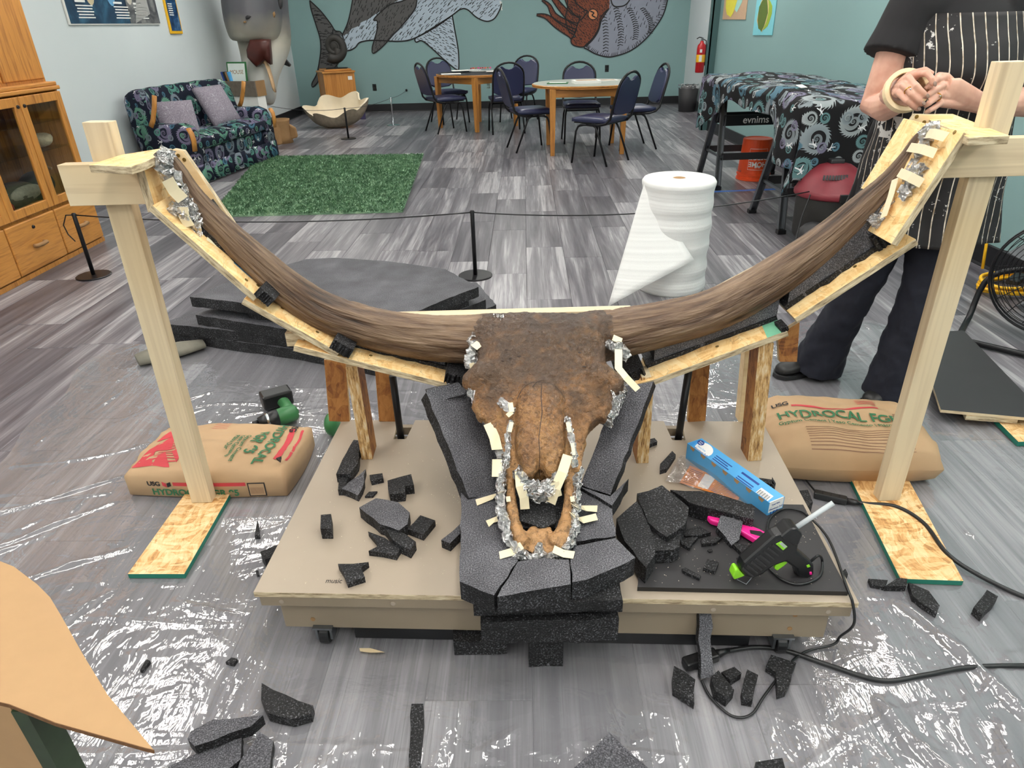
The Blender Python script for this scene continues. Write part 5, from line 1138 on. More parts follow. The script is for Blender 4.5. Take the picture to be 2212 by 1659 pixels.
plank_y(122, 357, 326, 441, YC-.02, .038, 'pine_x', 'crosspiece'); plank_y(2040, 302, 2330, 377, br.y-.02, .038, 'pine_x', 'crosspiece')
def cap(q, z, th, mats=('osb_pale', 'osb_edge'), name='cap_board'):
    P_ = [az(x, y, z) for x, y in q]; c = sum(P_, V((0, 0, 0)))/len(P_)
    own(MB().prism([(p.x-c.x, p.y-c.y) for p in P_], -th, 0, None, 0, 1), name, [MT[mats[0]], MT[mats[1]]], T(c.x, c.y, z))
zc = ay(200, 357, YC-.02).z+.019; cap([(191, 356), (262, 334), (345, 321), (372, 321), (312, 350), (282, 360)], zc, .018)
zr = ay(2100, 298, br.y-.02).z+.018; cap([(1979, 246), (2059, 246), (2182, 293), (2094, 297)], zr, .018)
YF, DEP, TH = 1.66, .20, .018
def shelf(x0, y0, x1, y1, name='trough_board', cut=None, th=TH, dep=DEP, yf=None, mats=('osb_pale', 'osb_edge')):
    yf = yf or YF; a, b_ = ay(x0, y0, yf), ay(x1, y1, yf); m = frame(a, b_-a, y=(0, 1, 0)); L = (b_-a).length
    poly = cut(L) if cut else [(0, 0), (L, 0), (L, dep), (0, dep)]
    own(MB().prism(poly, -th, 0, None, 0, 1), name, [MT[mats[0]], MT[mats[1]]], m); return m, L
SL1 = shelf(329, 443, 556, 642); SL2 = shelf(527, 645, 733, 762); SL3 = shelf(635, 746, 966, 828)
SR1 = shelf(1409, 821, 1701, 714, cut=lambda L: [(0, 0), (L, 0), (L, DEP), (.02, DEP), (-.045, .035), (-.05, .01)]); SR2 = shelf(1716, 688, 1978, 516); SR3 = shelf(1925, 527, 2082, 286, yf=1.60, dep=.26)
SLt = shelf(306, 347, 338, 458, th=.022, dep=.10, yf=1.69, mats=('osb_pale', 'osb_edge'))
own(MB().box(.05, .06, .04), 'packing_block', MT['osb_edge'], T(*(ay(637, 734, 1.70)+V((0, .03, 0)))))
# paint marks at board ends
def paint(m, L, x0, x1, mat, y0=0.0, y1=.08):
    own(MB().prism([(x0, y0), (x1, y0), (x1, y1), (x0+(x1-x0)*.2, y1*.9)], .0002, .0008, None, 0), 'paint_mark', MT[mat], m, bevel=0)
MT['mint'] = plain('mint_paint', '#7FC3A0', .6, vary=.2); MT['bluep'] = plain('blue_paint', '#3F6F8C', .6, vary=.3)
paint(*SR1, SR1[1]-.055, SR1[1]-.001, 'mint'); paint(*SL1, SL1[1]-.10, SL1[1]-.04, 'bluep', .055, .085)
def backb(px, Yb, th=.018, name='back_board', mats=('ply', 'osb_edge')):
    P_ = [ay(x, y, Yb) for x, y in px]; c = P_[0]
    m = Matrix(((1, 0, 0, c.x), (0, 0, 1, Yb), (0, 1, 0, c.z), (0, 0, 0, 1)))   # local x,y -> world x,z ; z -> world y
    own(MB().prism([(p.x-c.x, p.z-c.z) for p in P_], 0, th, None, 1, 1, 0), name, [MT[mats[0]], MT[mats[1]]], m, fix=True)
YB_ = YF+DEP+.001
backb([(352, 335), (374, 322), (396, 326), (508, 488), (503, 502), (452, 500), (370, 400)], YB_)
backb([(1380, 690), (1530, 632), (1749, 517), (1756, 524), (1690, 610), (1400, 740)], YB_)
backb([(1740, 535), (1846, 444), (1853, 449), (1800, 540), (1748, 575)], YB_+.001)
backb([(1846, 448), (1979, 247), (2062, 249), (2010, 380), (1880, 520), (1800, 520)], YB_)
backb([(520, 560), (560, 590), (640, 660), (720, 720), (700, 745), (600, 680)], YB_)
a, b_ = ay(835, 684, YB_), ay(1365, 684, YB_); own(MB().box(b_.x-a.x, .038, .10, c=((b_.x-a.x)/2, .019, -.05)), 'rear_beam', MT['pine_x'], T(*a))
def screw(x, y, m_, L):  pass
def leg(x, ytop, ybot, wpx, d, Y_, mats, name='leg', lean=0):
    p = az(x, ybot, .2); t_ = ay(x+lean, ytop, p.y); s = wpx*p.y/1461*1.12
    beam((p.x, p.y+d/2, .2), (t_.x, p.y+d/2, t_.z), s, d, mats[0], name, mats2=(mats[1], mats[2]))
E1 = (MT['osb_edge_leg'], MT['osb_edge'], MT['osb_dark']); E2 = (MT['osb_dark'], MT['osb_edge'], MT['osb_edge_leg']); E3 = (MT['ply'], MT['osb_edge'], MT['ply'])
leg(793, 792, 993, 26, .075, 0, E1, lean=-34); leg(733, 778, 911, 46, .02, 0, E2, lean=-10); leg(838, 800, 911, 40, .02, 0, E2, lean=-8)
leg(1388, 815, 1001, 28, .07, 0, E1, lean=12); leg(1505, 770, 911, 40, .02, 0, E2, lean=10); leg(1612, 752, 911, 34, .04, 0, E3, lean=16); leg(1630, 742, 996, 32, .07, 0, E1, lean=26); leg(942, 850, 905, 24, .03, 0, E3)
backb([(1680, 725), (1728, 695), (1722, 782), (1684, 782)], 1.80, name='gusset', mats=('osb_dark', 'osb_edge'))
def scr(x, y, Yp, nrm=(0, -1, 0)):
    p = ay(x, y, Yp); own(MB().lathe([(.005, 0), (.005, .001), (.002, .0015)], 10), 'screw_head', MT['screw'], frame(p, (1, 0, 0), z=nrm), bevel=0)
for x, y in ((1980, 252), (1996, 264), (1964, 275), (1990, 300)): scr(x, y, YB_-.001)
for x, y in ((385, 336), (398, 345)): scr(x, y, YB_-.001)
for m_, u, v_ in ((SL1[0], .27, .03), (SL1[0], .30, .05), (SL2[0], .09, .06), (SL2[0], .20, .04), (SL3[0], .20, .05), (SR1[0], .2, .05), (SR2[0], .2, .05), (SR3[0], .27, .03), (SR3[0], .25, .10)): own(MB().lathe([(.005, 0), (.005, .001), (.002, .0015)], 10), 'screw_head', MT['screw'], m_ @ T(u, v_, .0003), bevel=0)
# steel rods
for (xb, yb, xt, yt, lab) in ((866, 941, 848, 812, 'black steel rod standing in the platform left of the skull'), (1464, 943, 1488, 798, 'black steel rod standing in the platform right of the skull')):
    p = az(xb, yb, .2); t_ = ay(xt, yt, p.y); o = MB().tube([(p.x, p.y, .12), (t_.x, p.y, t_.z)], .0115, 12).build('support_rod', MT['black_metal'], None, smooth=True); tag(o, lab, 'rod', 'steel rods in the platform')
# ================================================================ skull
O_ = ay(1172, 690, 1.76); TIP = az(1165, 1200, .335); VA = (TIP-O_).normalized(); UA = V((1, 0, 0)); UA = (UA-VA*UA.dot(VA)).normalized(); WA = UA.cross(-VA).normalized()
if WA.z < 0: WA = -WA
def fp(x, y, w=0.0): return apl(x, y, O_+WA*w, WA)
SKT = thing('bison_skull', 'huge brown fossil bison skull with long curved horns resting on foam', 'skull', tuple(O_-V((0, 0, .1)))); SKI = SKT.matrix_basis.inverted()
def spart(o): o.parent = SKT; o.matrix_parent_inverse = SKI; return o
def sring(y, xl, xr, h, t_, n=28, flat_=.6):
    a, b_ = fp(xl, y), fp(xr, y); c = (a+b_)/2; hw_ = (b_-a).length/2; d = (b_-a).normalized(); out = []
    for j in range(n):
        th = 2*PI*j/n; cx, sx = math.cos(th), math.sin(th)
        ww = h*abs(sx)**flat_ if sx > 0 else -t_*abs(sx)**.8
        out.append(c+d*(hw_*abs(cx)**.8*(1 if cx > 0 else -1))+WA*(ww-.012))
    return out
sb = MB()
sb.loft([sring(*r_) for r_ in ((681, 1090, 1250, -.005, .05), (686, 1062, 1280, .036, .08), (697, 1040, 1302, .054, .10), (720, 1030, 1312, .062, .12), (748, 1028, 1310, .060, .13), (775, 1031, 1309, .054, .13), (798, 1020, 1318, .050, .12), (818, 1008, 1332, .050, .11), (838, 1009, 1337, .048, .11), (858, 1024, 1330, .044, .10), (878, 1037, 1316, .038, .10), (897, 1042, 1298, .030, .10), (918, 1056, 1276, .022, .09), (945, 1078, 1265, .012, .08), (975, 1088, 1262, .004, .07), (1002, 1094, 1256, -.004, .06), (1015, 1098, 1250, -.012, .05))])
# orbit rims
for s, (x0, y0, x1, y1) in ((-1, (1030, 815, 1004, 828)), (1, (1312, 820, 1342, 835))):
    sb.tube([fp(x0-s*30, y0-6, .0), fp(x0-s*6, y0+2, .008), fp(x1-s*6, y1, .004), fp(x1, y1+2, -.002)], [.05, .042, .026, .014], 14)
    sb.tube([fp(x0-s*22, 856, -.004), fp(x0-s*12, 880, -.014), fp(x0-s*24, 905, -.02)], [.035, .030, .026], 12)
# horn core burrs
sb.tube([ay(1150, 735, 1.72), ay(1090, 730, 1.735), ay(1048, 734, 1.75), ay(1024, 735, 1.755)], [.06, .068, .074, .068], 20); sb.tube([ay(1190, 730, 1.72), ay(1255, 727, 1.735), ay(1300, 725, 1.75), ay(1322, 722, 1.755)], [.06, .068, .074, .068], 20)
sb.tube([ay(1120, 708, 1.75), ay(1150, 702, 1.75), ay(1180, 700, 1.75), ay(1210, 702, 1.75), ay(1240, 708, 1.75)], [.028, .031, .032, .031, .028], 14)
def nring(y, hw_, h, t_=.03, cx=1167):
    a = fp(cx, y); s = (fp(cx+hw_, y)-a).length; out = []; n = 24
    for j in range(n):
        th = 2*PI*j/n; cx_, sx = math.cos(th), math.sin(th)
        dip = .006*math.exp(-(cx_/.12)**2) if sx > 0 else 0
        out.append(a+UA*(s*cx_)+WA*((h*abs(sx)**.75-dip if sx > 0 else -t_*abs(sx))))
    return out
sb.loft([nring(*r_) for r_ in ((812, 14, .040), (826, 34, .046), (845, 46, .052), (870, 53, .056), (900, 54, .058), (935, 55, .056), (965, 55, .052), (990, 51, .046), (1002, 46, .040))])
for s in (-1, 1):
    cx = 1167+s*22
    sb.loft([nring(y, hw_, h, .018, cx) for y, hw_, h in ((985, 26, .044), (1003, 22, .040), (1018, 18, .034), (1029, 11, .026), (1034, 4, .018))])
pl_ = [(1094, 960), (1101, 995), (1101, 1028), (1104, 1077), (1109, 1124), (1121, 1160), (1137, 1178)]
pr_ = [(1250, 950), (1237, 1000), (1231, 1030), (1228, 1090), (1222, 1130), (1211, 1160), (1196, 1180)]
sb.tube([fp(x, y, -.03) for x, y in pl_], [.022, .014, .012, .0125, .014, .019, .022], 12); sb.tube([fp(x, y, -.03) for x, y in pr_], [.024, .014, .012, .0125, .014, .019, .022], 12)
plate = [(1108, 1128), (1114, 1158), (1132, 1188), (1152, 1199), (1159, 1190), (1160, 1178), (1165, 1172), (1171, 1178), (1173, 1190), (1180, 1199), (1202, 1188), (1220, 1160), (1227, 1128), (1218, 1128), (1207, 1148), (1199, 1161), (1192, 1152), (1189, 1139), (1178, 1141), (1165, 1144), (1152, 1135), (1144, 1141), (1138, 1153), (1131, 1148), (1124, 1128)]
sb.loft([[fp(x, y, w) for x, y in plate] for w in (-.055, -.028)])
skull = spart(sb.build('skull', MT['bone'], None, remesh=.0038, fix=True)); skull.modifiers['s'].iterations = 14
tx = bpy.data.textures.new('bone_relief', 'CLOUDS'); tx.noise_scale = .011; tx.noise_depth = 3
dm = skull.modifiers.new('d', 'DISPLACE'); dm.texture = tx; dm.strength = .006; dm.mid_level = .5; dm.texture_coords = 'LOCAL'
tx2 = bpy.data.textures.new('bone_lumps', 'CLOUDS'); tx2.noise_scale = .09; dm = skull.modifiers.new('e', 'DISPLACE'); dm.texture = tx2; dm.strength = .010; dm.mid_level = .5; dm.texture_coords = 'LOCAL'
# horns
YH = 1.755
def horn(pp, seed, lab, sgn):
    q = bez([(x, y, r_) for x, y, r_ in pp], 14); n = 72; P_, R_ = [], []
    for x, y, r_ in q: p = ay(x, y, YH); P_.append(p); R_.append(r_*(p-V((0, 0, HCAM))).length*.955/1461)
    k = len(P_); prof = fbm(n+1, k, (11, 4), seed, 3); prof[-1] = prof[0]
    vs_, uvs, L = [], [], 0
    for i in range(k):
        a, b_ = P_[max(i-1, 0)], P_[min(i+1, k-1)]; t_ = (b_-a).normalized(); u_ = V((0, -1, 0)); u_ = (u_-t_*u_.dot(t_)).normalized(); w_ = t_.cross(u_)
        if i: L += (P_[i]-P_[i-1]).length
        rough_ = 1+.02*hsh(i, seed)
        for j in range(n+1):
            th = 2*PI*j/n+PI; r_ = R_[i]*rough_*(1-.06*np.exp(-(prof[j, i]/.20)**2)+.02*prof[j, i]); vs_.append(P_[i]+u_*(r_*math.cos(th))+w_*(r_*math.sin(th))); uvs.append((L, j/n))
    mb = MB(); mb.v = [tuple(v) for v in vs_]; mb.f = [(i*(n+1)+j, i*(n+1)+j+1, (i+1)*(n+1)+j+1, (i+1)*(n+1)+j) for i in range(k-1) for j in range(n)]; mb.f += [[j for j in range(n)][::-1], [(k-1)*(n+1)+j for j in range(n)]]; mb.m = [0]*len(mb.f)
    o = mb.build('horn', MT['horn'], None, smooth=True, fix=True); ul = o.data.uv_layers.new(name='UVMap')
    for l in o.data.loops: ul.data[l.index].uv = uvs[l.vertex_index]
    o['label'] = lab; return spart(o)
horn([(1062, 735, 62), (1000, 734, 55), (920, 729, 51), (840, 717, 47), (765, 697, 44), (690, 668, 42), (620, 622, 39), (556, 567, 35), (500, 515, 30), (450, 466, 26), (412, 420, 22), (384, 372, 17), (366, 340, 11), (360, 330, 5)], 11, 'long brown grooved horn on the left', -1)
horn([(1285, 727, 58), (1345, 718, 54), (1420, 703, 50), (1520, 678, 46), (1605, 640, 44), (1690, 588, 41), (1785, 518, 34), (1860, 452, 28), (1920, 396, 22), (1960, 345, 17), (1985, 300, 11), (1993, 286, 5)], 12, 'long brown grooved horn on the right', 1)
# surface marks found on the finished bone
bpy.context.view_layer.update(); _dg = bpy.context.evaluated_depsgraph_get(); _sk = skull.evaluated_get(_dg)
from mathutils.bvhtree import BVHTree
_bt = BVHTree.FromObject(skull, _dg)
def onsk(x, y, off=.0006):
    d = ray(x, y).normalized(); loc, nr, ix, ds = _bt.ray_cast(V((0, 0, HCAM)), d)
    return (loc+nr*off) if loc is not None else None
MT['suture'] = plain('dark_suture', '#2A1A0E', .7)
def suture(px, wd, name='suture_line'):
    pts = [p for p in (onsk(x, y) for x, y in bez(px, 8)) if p is not None]
    if len(pts) < 3: return
    mb = MB(); ribbon(mb, pts, wd, wd*.6, 0, WA); spart(mb.build(name, MT['suture'], None))
suture([(1170, 830), (1169, 860), (1171, 890), (1167, 920), (1164, 950), (1166, 980), (1165, 1005), (1166, 1030)], .0022); suture([(1118, 862), (1128, 842), (1146, 828), (1170, 826), (1192, 830), (1210, 846), (1222, 866)], .0018); suture([(1150, 836), (1160, 826), (1172, 822)], .003)
for x, y, r_ in ((1122, 770, .004), (1094, 756, .003), (1104, 774, .004), (1262, 792, .004), (1252, 762, .003), (1086, 780, .0025)):
    p = onsk(x, y, .0003)
    if p is not None: mb = MB(); mb.ball((0, 0, 0), (r_*1.5, r_*.8, .0009), 10, 6); o = spart(mb.build('bone_pit', MT['suture'], None)); o.matrix_basis = frame(p, UA, z=WA)
# foil rolls and tape strips stuck to it
def crumple(path, rad, seed, n=12, name='foil_strip'):
    r = random.Random(seed); q = bez([tuple(p) for p in path], 7); mb = MB()
    mb.tube([V(p)+V((r.uniform(-1, 1), r.uniform(-1, 1), r.uniform(-1, 1)))*rad*.25 for p in q], [(rad*r.uniform(.75, 1.25), rad*r.uniform(.6, 1.0)) for _ in q], n)
    mb.v = [tuple(V(p)+V((r.uniform(-1, 1), r.uniform(-1, 1), r.uniform(-1, 1)))*rad*.36) for p in mb.v]
    return spart(mb.build(name, MT['foil'], None, smooth=False))
def tape(path, wd, nrm, name='tape_strip', seed=0):
    r = random.Random(seed+len(path)); n = V(nrm).normalized(); P_ = [V(p) for p in path]; mb = MB(); L = []
    for i, p in enumerate(P_):
        d = (P_[min(i+1, len(P_)-1)]-P_[max(i-1, 0)]).normalized(); s = d.cross(n).normalized()*wd/2
        j = .003 if i in (0, len(P_)-1) else 0; L += [p-s+d*r.uniform(-j, j), p+s+d*r.uniform(-j, j)]
    m = len(P_); mb.add(L, [(2*i, 2*i+1, 2*i+3, 2*i+2) for i in range(m-1)]); return spart(mb.build(name, MT['cream'], None, smooth=False, solid=.0008))
# horn tips: foil over the left tip, two flat tapes; foil and tapes at the right tip
crumple([ay(x, y, 1.72) for x, y in ((362, 330), (352, 345), (365, 375), (385, 410), (398, 440), (414, 470), (430, 490))], .020, 1); crumple([ay(x, y, 1.70) for x, y in ((372, 452), (390, 458), (402, 470))], .016, 2)
tape([ay(x, y, 1.690) for x, y in ((362, 388), (376, 412), (396, 432))], .030, (0, -1, .3)); tape([ay(x, y, 1.690) for x, y in ((395, 448), (398, 470), (410, 490))], .026, (0, -1, .3)); tape([SL1[0] @ V((.13, .06, .003)), SL1[0] @ V((.20, .085, .003))], .022, WA, seed=3)
crumple([ay(x, y, 1.70) for x, y in ((2018, 272), (2006, 290), (1998, 320), (1990, 345), (1974, 372), (1960, 396), (1945, 425), (1925, 460), (1905, 475), (1888, 480))], .017, 3)
m3 = SR3[0]; t3 = SR3[1]
def on3(x, y, off=.004):
    p = apl(x, y, m3 @ V((0, 0, off)), m3.to_3x3() @ V((0, 0, 1))); return p
N3 = m3.to_3x3() @ V((0, 0, 1)); crumple([on3(x, y, .012) for x, y in ((1990, 360), (1976, 385), (1962, 400), (1950, 425))], .014, 4)
for k, q in enumerate((((1990, 290), (2015, 288), (2045, 296)), ((1964, 318), (1992, 322), (2022, 332)), ((1942, 372), (1965, 382), (1990, 395)), ((1934, 385), (1925, 420), (1908, 470)))): tape([on3(x, y, .034 if k < 3 and i == 1 else .014) for i, (x, y) in enumerate(q)], .022, N3, seed=k)
# around the skull
crumple([fp(x, y, .0) for x, y in ((1030, 718), (1026, 740), (1020, 770), (1018, 785))], .017, 5); tape([fp(x, y, .022) for x, y in ((1022, 740), (1038, 752))], .022, WA); tape([fp(1018, 782, .018), fp(1022, 797, .004)], .014, WA)
crumple([fp(1068, 686, .022), fp(1082, 690, .03), (fp(1090, 697, .03))], .012, 6); tape([fp(1070, 698, .040), fp(1086, 703, .042)], .012, WA)
crumple([fp(1320, 740, .005), fp(1335, 752, .008), fp(1350, 768, .0)], .016, 7); tape([fp(1322, 728, .024), fp(1345, 738, .016)], .020, WA); tape([fp(1336, 755, .022), fp(1336, 795, .02), fp(1352, 815, .02), fp(1378, 842, -.005)], .020, WA, seed=5)
crumple([fp(1335, 832, -.01), fp(1330, 860, -.014), fp(1318, 885, -.02), fp(1308, 905, -.03)], .022, 8); crumple([fp(1012, 832, .0), fp(1022, 852, .0), fp(1034, 872, -.01)], .013, 9)
crumple([fp(1082, 868, .036), fp(1096, 880, .042), fp(1108, 888, .04)], .010, 10); tape([fp(1102, 868, .052), fp(1106, 892, .052)], .012, WA); tape([fp(1094, 900, .046), fp(1108, 888, .052)], .012, WA)
crumple([fp(x, y, .034) for x, y in ((1106, 910), (1098, 940), (1096, 980), (1092, 1010))], .008, 11); crumple([fp(x, y, .032) for x, y in ((1226, 905), (1234, 940), (1240, 975), (1243, 1005))], .008, 12)
tape([fp(1106, 910, .048), fp(1100, 935, .045)], .010, WA); tape([fp(1226, 910, .048), fp(1231, 935, .045)], .010, WA); tape([fp(1236, 955, .044), fp(1240, 985, .042)], .008, WA)
crumple([fp(x, y, -.022) for x, y in ((1046, 900), (1062, 925), (1078, 955), (1082, 985), (1085, 1015), (1082, 1050), (1083, 1090), (1088, 1125), (1097, 1160), (1110, 1185), (1130, 1202))], .012, 13)
crumple([fp(x, y, -.03) for x, y in ((1248, 1010), (1245, 1045), (1243, 1080), (1240, 1110), (1238, 1145), (1228, 1175), (1215, 1192))], .014, 14); crumple([fp(x, y, -.04) for x, y in ((1130, 1204), (1150, 1206), (1165, 1200), (1166, 1180), (1166, 1200), (1185, 1206), (1208, 1198))], .013, 15)
crumple([fp(x, y, .0) for x, y in ((1120, 1018), (1132, 1040), (1150, 1055), (1172, 1060), (1192, 1050), (1205, 1030), (1210, 1012))], .017, 16); crumple([fp(x, y, -.02) for x, y in ((1140, 1060), (1160, 1075), (1182, 1072), (1196, 1060))], .012, 17)
tape([fp(1122, 1020, .014), fp(1124, 1050, .01), fp(1132, 1075, -.01), fp(1134, 1098, -.03)], .022, WA); tape([fp(1226, 985, .035), fp(1215, 1020, .03), fp(1200, 1055, .01), fp(1190, 1085, -.02)], .024, WA); tape([fp(1198, 1040, .025), fp(1206, 1075, -.01)], .020, WA)
tape([fp(1055, 915, .0), fp(1068, 945, -.004), fp(1074, 972, -.008)], .026, WA); tape([fp(1074, 990, -.008), fp(1073, 1032, -.014)], .024, WA)
for q in (((1084, 1062), (1068, 1072), (1028, 1086)), ((1093, 1118), (1070, 1122), (1052, 1132)), ((1127, 1178), (1105, 1192), (1078, 1200)), ((1196, 1186), (1218, 1196), (1241, 1199)), ((1240, 1092), (1262, 1098), (1291, 1099)), ((1236, 1112), (1256, 1124), (1290, 1116))): 
    P_ = [fp(*q[0], -.012), None, None]; P_[1] = az(*q[1], .325); P_[2] = az(*q[2], .322); tape(P_, .019, (0, -.3, 1))
tape([fp(1097, 1070, -.01), fp(1099, 1086, -.012)], .010, WA); tape([fp(1235, 1070, -.01), fp(1238, 1086, -.012)], .010, WA)
# ================================================================ foam under skull and horns
def slab3(P_, th, lab, name='foam_slab', cat='foam', grp='black foam blocks under the skull', jag=.002, seed=1):
    P_ = [V(p) for p in P_]; n = (P_[1]-P_[0]).cross(P_[-1]-P_[0]).normalized(); n = n if n.z > 0 else -n
    c = sum(P_, V((0, 0, 0)))/len(P_); m = frame(c, P_[1]-P_[0], z=n); mi = m.inverted(); q = [(mi @ p) for p in P_]; r = random.Random(seed); out = []
    for i in range(len(q)):
        a, b_ = q[i], q[(i+1) % len(q)]; k = max(1, int((b_-a).length/.025))
        for j in range(k):
            p = a.lerp(b_, j/k); out.append((p.x+(r.uniform(-jag, jag) if j else 0), p.y+(r.uniform(-jag, jag) if j else 0)))
    o = MB().prism(out, -th, 0, None, 0, 1, 1).build(name, [MT['foam_cut' if 'nose' in lab or 'wad' in lab else 'foam'], MT['foam_cut']], None); o.matrix_basis = m; return tag(o, lab, cat, grp)
ZP = .318
slab3([ay(920, 848, 1.58), ay(1035, 832, 1.66), ay(1095, 1066, 1.41), ay(1012, 1076, 1.37)], .045, 'long black foam slab leaning along the left of the skull')
slab3([ay(921, 842, 1.585), ay(990, 826, 1.61), ay(1012, 850, 1.59), ay(928, 872, 1.57)], .03, 'broken foam end cap at the top of the left slab')
slab3([ay(1335, 838, 1.62), ay(1412, 824, 1.60), ay(1318, 1068, 1.37), ay(1255, 1048, 1.42)], .03, 'long black foam slab leaning along the right of the skull')
def plate_(px, z, th, lab, seed=1): return slab3([az(x, y, z) for x, y in px], th, lab, 'foam_plate', seed=seed)
plate_([(996, 1062), (1090, 1062), (1110, 1180), (1119, 1211), (1067, 1286), (993, 1256)], ZP, .052, 'big left foam plate beside the muzzle')
plate_([(1074, 1289), (1119, 1213), (1175, 1205), (1229, 1209), (1233, 1262)], ZP, .052, 'front middle foam plate below the muzzle tip')
plate_([(1232, 1205), (1240, 1180), (1330, 1162), (1372, 1204), (1325, 1228), (1269, 1252), (1236, 1258)], ZP, .052, 'front right foam plate with angled outer edge')
plate_([(1240, 1170), (1245, 1095), (1255, 1060), (1322, 1094), (1330, 1158)], ZP-.006, .05, 'right foam plate with a white speck beside the muzzle')
plate_([(1254, 1052), (1318, 1072), (1358, 1034), (1322, 1092)], ZP+.004, .04, 'small triangular foam plate under the right slab')
def blk(x0, x1, y0, y1, z0, z1, lab, name='foam_block', seed=2):
    return foam_sheet([(x0, y0), (x1, y0), (x1, y1), (x0, y1)], z0, z1, lab, .004, seed, name, 'black foam blocks under the skull', [MT['foam_cut'], MT['foam_cut']], 'foam')
blk(-.095, .225, 1.075, 1.50, .233, .264, 'upper layered foam block jutting over the platform front', seed=3); blk(-.10, .235, 1.10, 1.52, .2005, .232, 'lower layered foam block on the platform front', seed=4)
blk(-.085, .225, 1.082, 1.140, .128, .198, 'dark foam block hanging in front of the platform edge', seed=5); blk(.022, .105, 1.118, 1.165, .004, .127, 'narrow upright foam prop on the floor under the muzzle', seed=6); blk(-.16, -.03, 1.16, 1.24, .004, .05, 'foam scrap tucked in the shadow under the platform', seed=9)
slab3([fp(1105, 1010, -.075), fp(1225, 1010, -.075), fp(1212, 1140, -.062), fp(1122, 1140, -.062)], .05, 'dark foam packed inside the open nose of the skull', seed=7)
slab3([fp(1122, 1085, -.05), fp(1205, 1085, -.05), fp(1200, 1130, -.045), fp(1172, 1142, -.045), (fp(1150, 1133, -.045)), fp(1124, 1125, -.045)], .03, 'lumpy foam wad behind the front teeth plate of the skull', seed=8)
# foam bedding strips in the troughs
def bed(S_, x0, x1, y0, y1, th, lab, seed, jag=.004):
    m, L = S_; r = random.Random(seed); n = 14
    poly = [(x0+(x1-x0)*k/n, y0+r.uniform(-jag, jag)) for k in range(n+1)]+[(x1, y1), (x0, y1)]
    o = MB().prism(poly, .0005, th, None, 0, 1, 1).build('foam_bedding', [MT['foam_cut'], MT['foam_cut']], None); o.matrix_basis = m; return tag(o, lab, 'foam', 'foam bedding strips under the horns')
bed(SL1, .07, SL1[1]+.01, .062, .19, .012, 'foam strip under the left horn on the topmost trough board', 1); bed(SL2, .03, SL2[1], .068, .19, .010, 'foam strip under the left horn on the middle trough board', 2); bed(SL3, .10, SL3[1]-.01, .075, .19, .010, 'foam strip under the left horn on the lowest trough board', 3)
bed(SR1, .0, SR1[1], .075, .19, .012, 'foam strip under the right horn on the lowest trough board', 4); bed(SR2, .0, SR2[1]-.05, .055, .19, .015, 'foam strip under the right horn on the middle trough board', 5, .006)
bed(SL1, SL1[1]-.012, SL1[1]+.035, -.004, .09, .028, 'foam plug between the top and middle left trough boards', 6); bed(SL2, SL2[1]-.03, SL2[1]+.028, -.004, .08, .03, 'foam plug between the middle and lowest left trough boards', 7); bed(SL3, SL3[1]-.01, SL3[1]+.06, -.0, .12, .03, 'rough foam plug at the lower end of the left trough beside the skull', 8, .008)
bed(SR2, SR2[1]-.075, SR2[1]-.015, .045, .15, .045, 'foam plug at the foot of the wide right trough board', 9); bed(SR1, -.09, -.01, .03, .15, .03, 'dark foam wad at the lower end of the right trough beside the skull', 10, .008); bed(SR1, SR1[1]-.016, SR1[1]+.004, -.002, .05, .012, 'crumbled foam on the green painted board end', 11)

# foam packed between trough boards and horns
def fill(S_, x0, x1, hp_, lab, seed, yoff=.06):
    m, L = S_; r = random.Random(seed); Yf_ = YF+yoff; n = 10; lo, up_ = [], []
    for k in range(n+1):
        u = x0+(x1-x0)*k/n; p = m @ V((u, yoff, .001)); lo.append((p.x, p.z+.0005))
    hq = [ay(x, y, YH) for x, y in hp_]
    for k in range(n+1):
        x = lo[n-k][0]; z = None
        for a, b_ in zip(hq[:-1], hq[1:]):
            if min(a.x, b_.x) <= x <= max(a.x, b_.x): z = a.z+(b_.z-a.z)*(x-a.x)/(b_.x-a.x); break
        z = min(hq, key=lambda q_: abs(q_.x-x)).z if z is None else z; up_.append((x, z-.02+r.uniform(-.003, .003)))
    mm = Matrix(((1, 0, 0, 0), (0, 0, 1, 0), (0, 1, 0, 0), (0, 0, 0, 1)))
    o = MB().prism(lo+up_, Yf_, YF+DEP-.002, mm, 1, 1, 0).build('foam_packing', [MT['foam'], MT['foam_cut']], None, fix=True); return tag(o, lab, 'foam', 'foam bedding strips under the horns')
RH = [(1285, 727), (1345, 718), (1420, 703), (1520, 678), (1605, 640), (1690, 588), (1785, 518), (1860, 452), (1920, 396), (1960, 345), (1985, 300)]; LH = [(1062, 735), (1000, 734), (920, 729), (840, 717), (765, 697), (690, 668), (620, 622), (556, 567), (500, 515), (450, 466), (412, 420)]
fill(SR1, .02, SR1[1]-.002, RH, 'foam packing under the right horn above the green painted board', 1, .078); fill(SR2, .002, SR2[1]-.06, RH, 'foam packing under the right horn above the long middle board', 2, .06)
fill(SL1, .10, SL1[1]-.014, LH, 'foam packing under the left horn above the topmost board', 3, .075); fill(SL2, .04, SL2[1]-.032, LH, 'foam packing under the left horn above the middle board', 4, .078); fill(SL3, .11, SL3[1]-.012, LH, 'foam packing under the left horn above the lowest board', 5, .085)
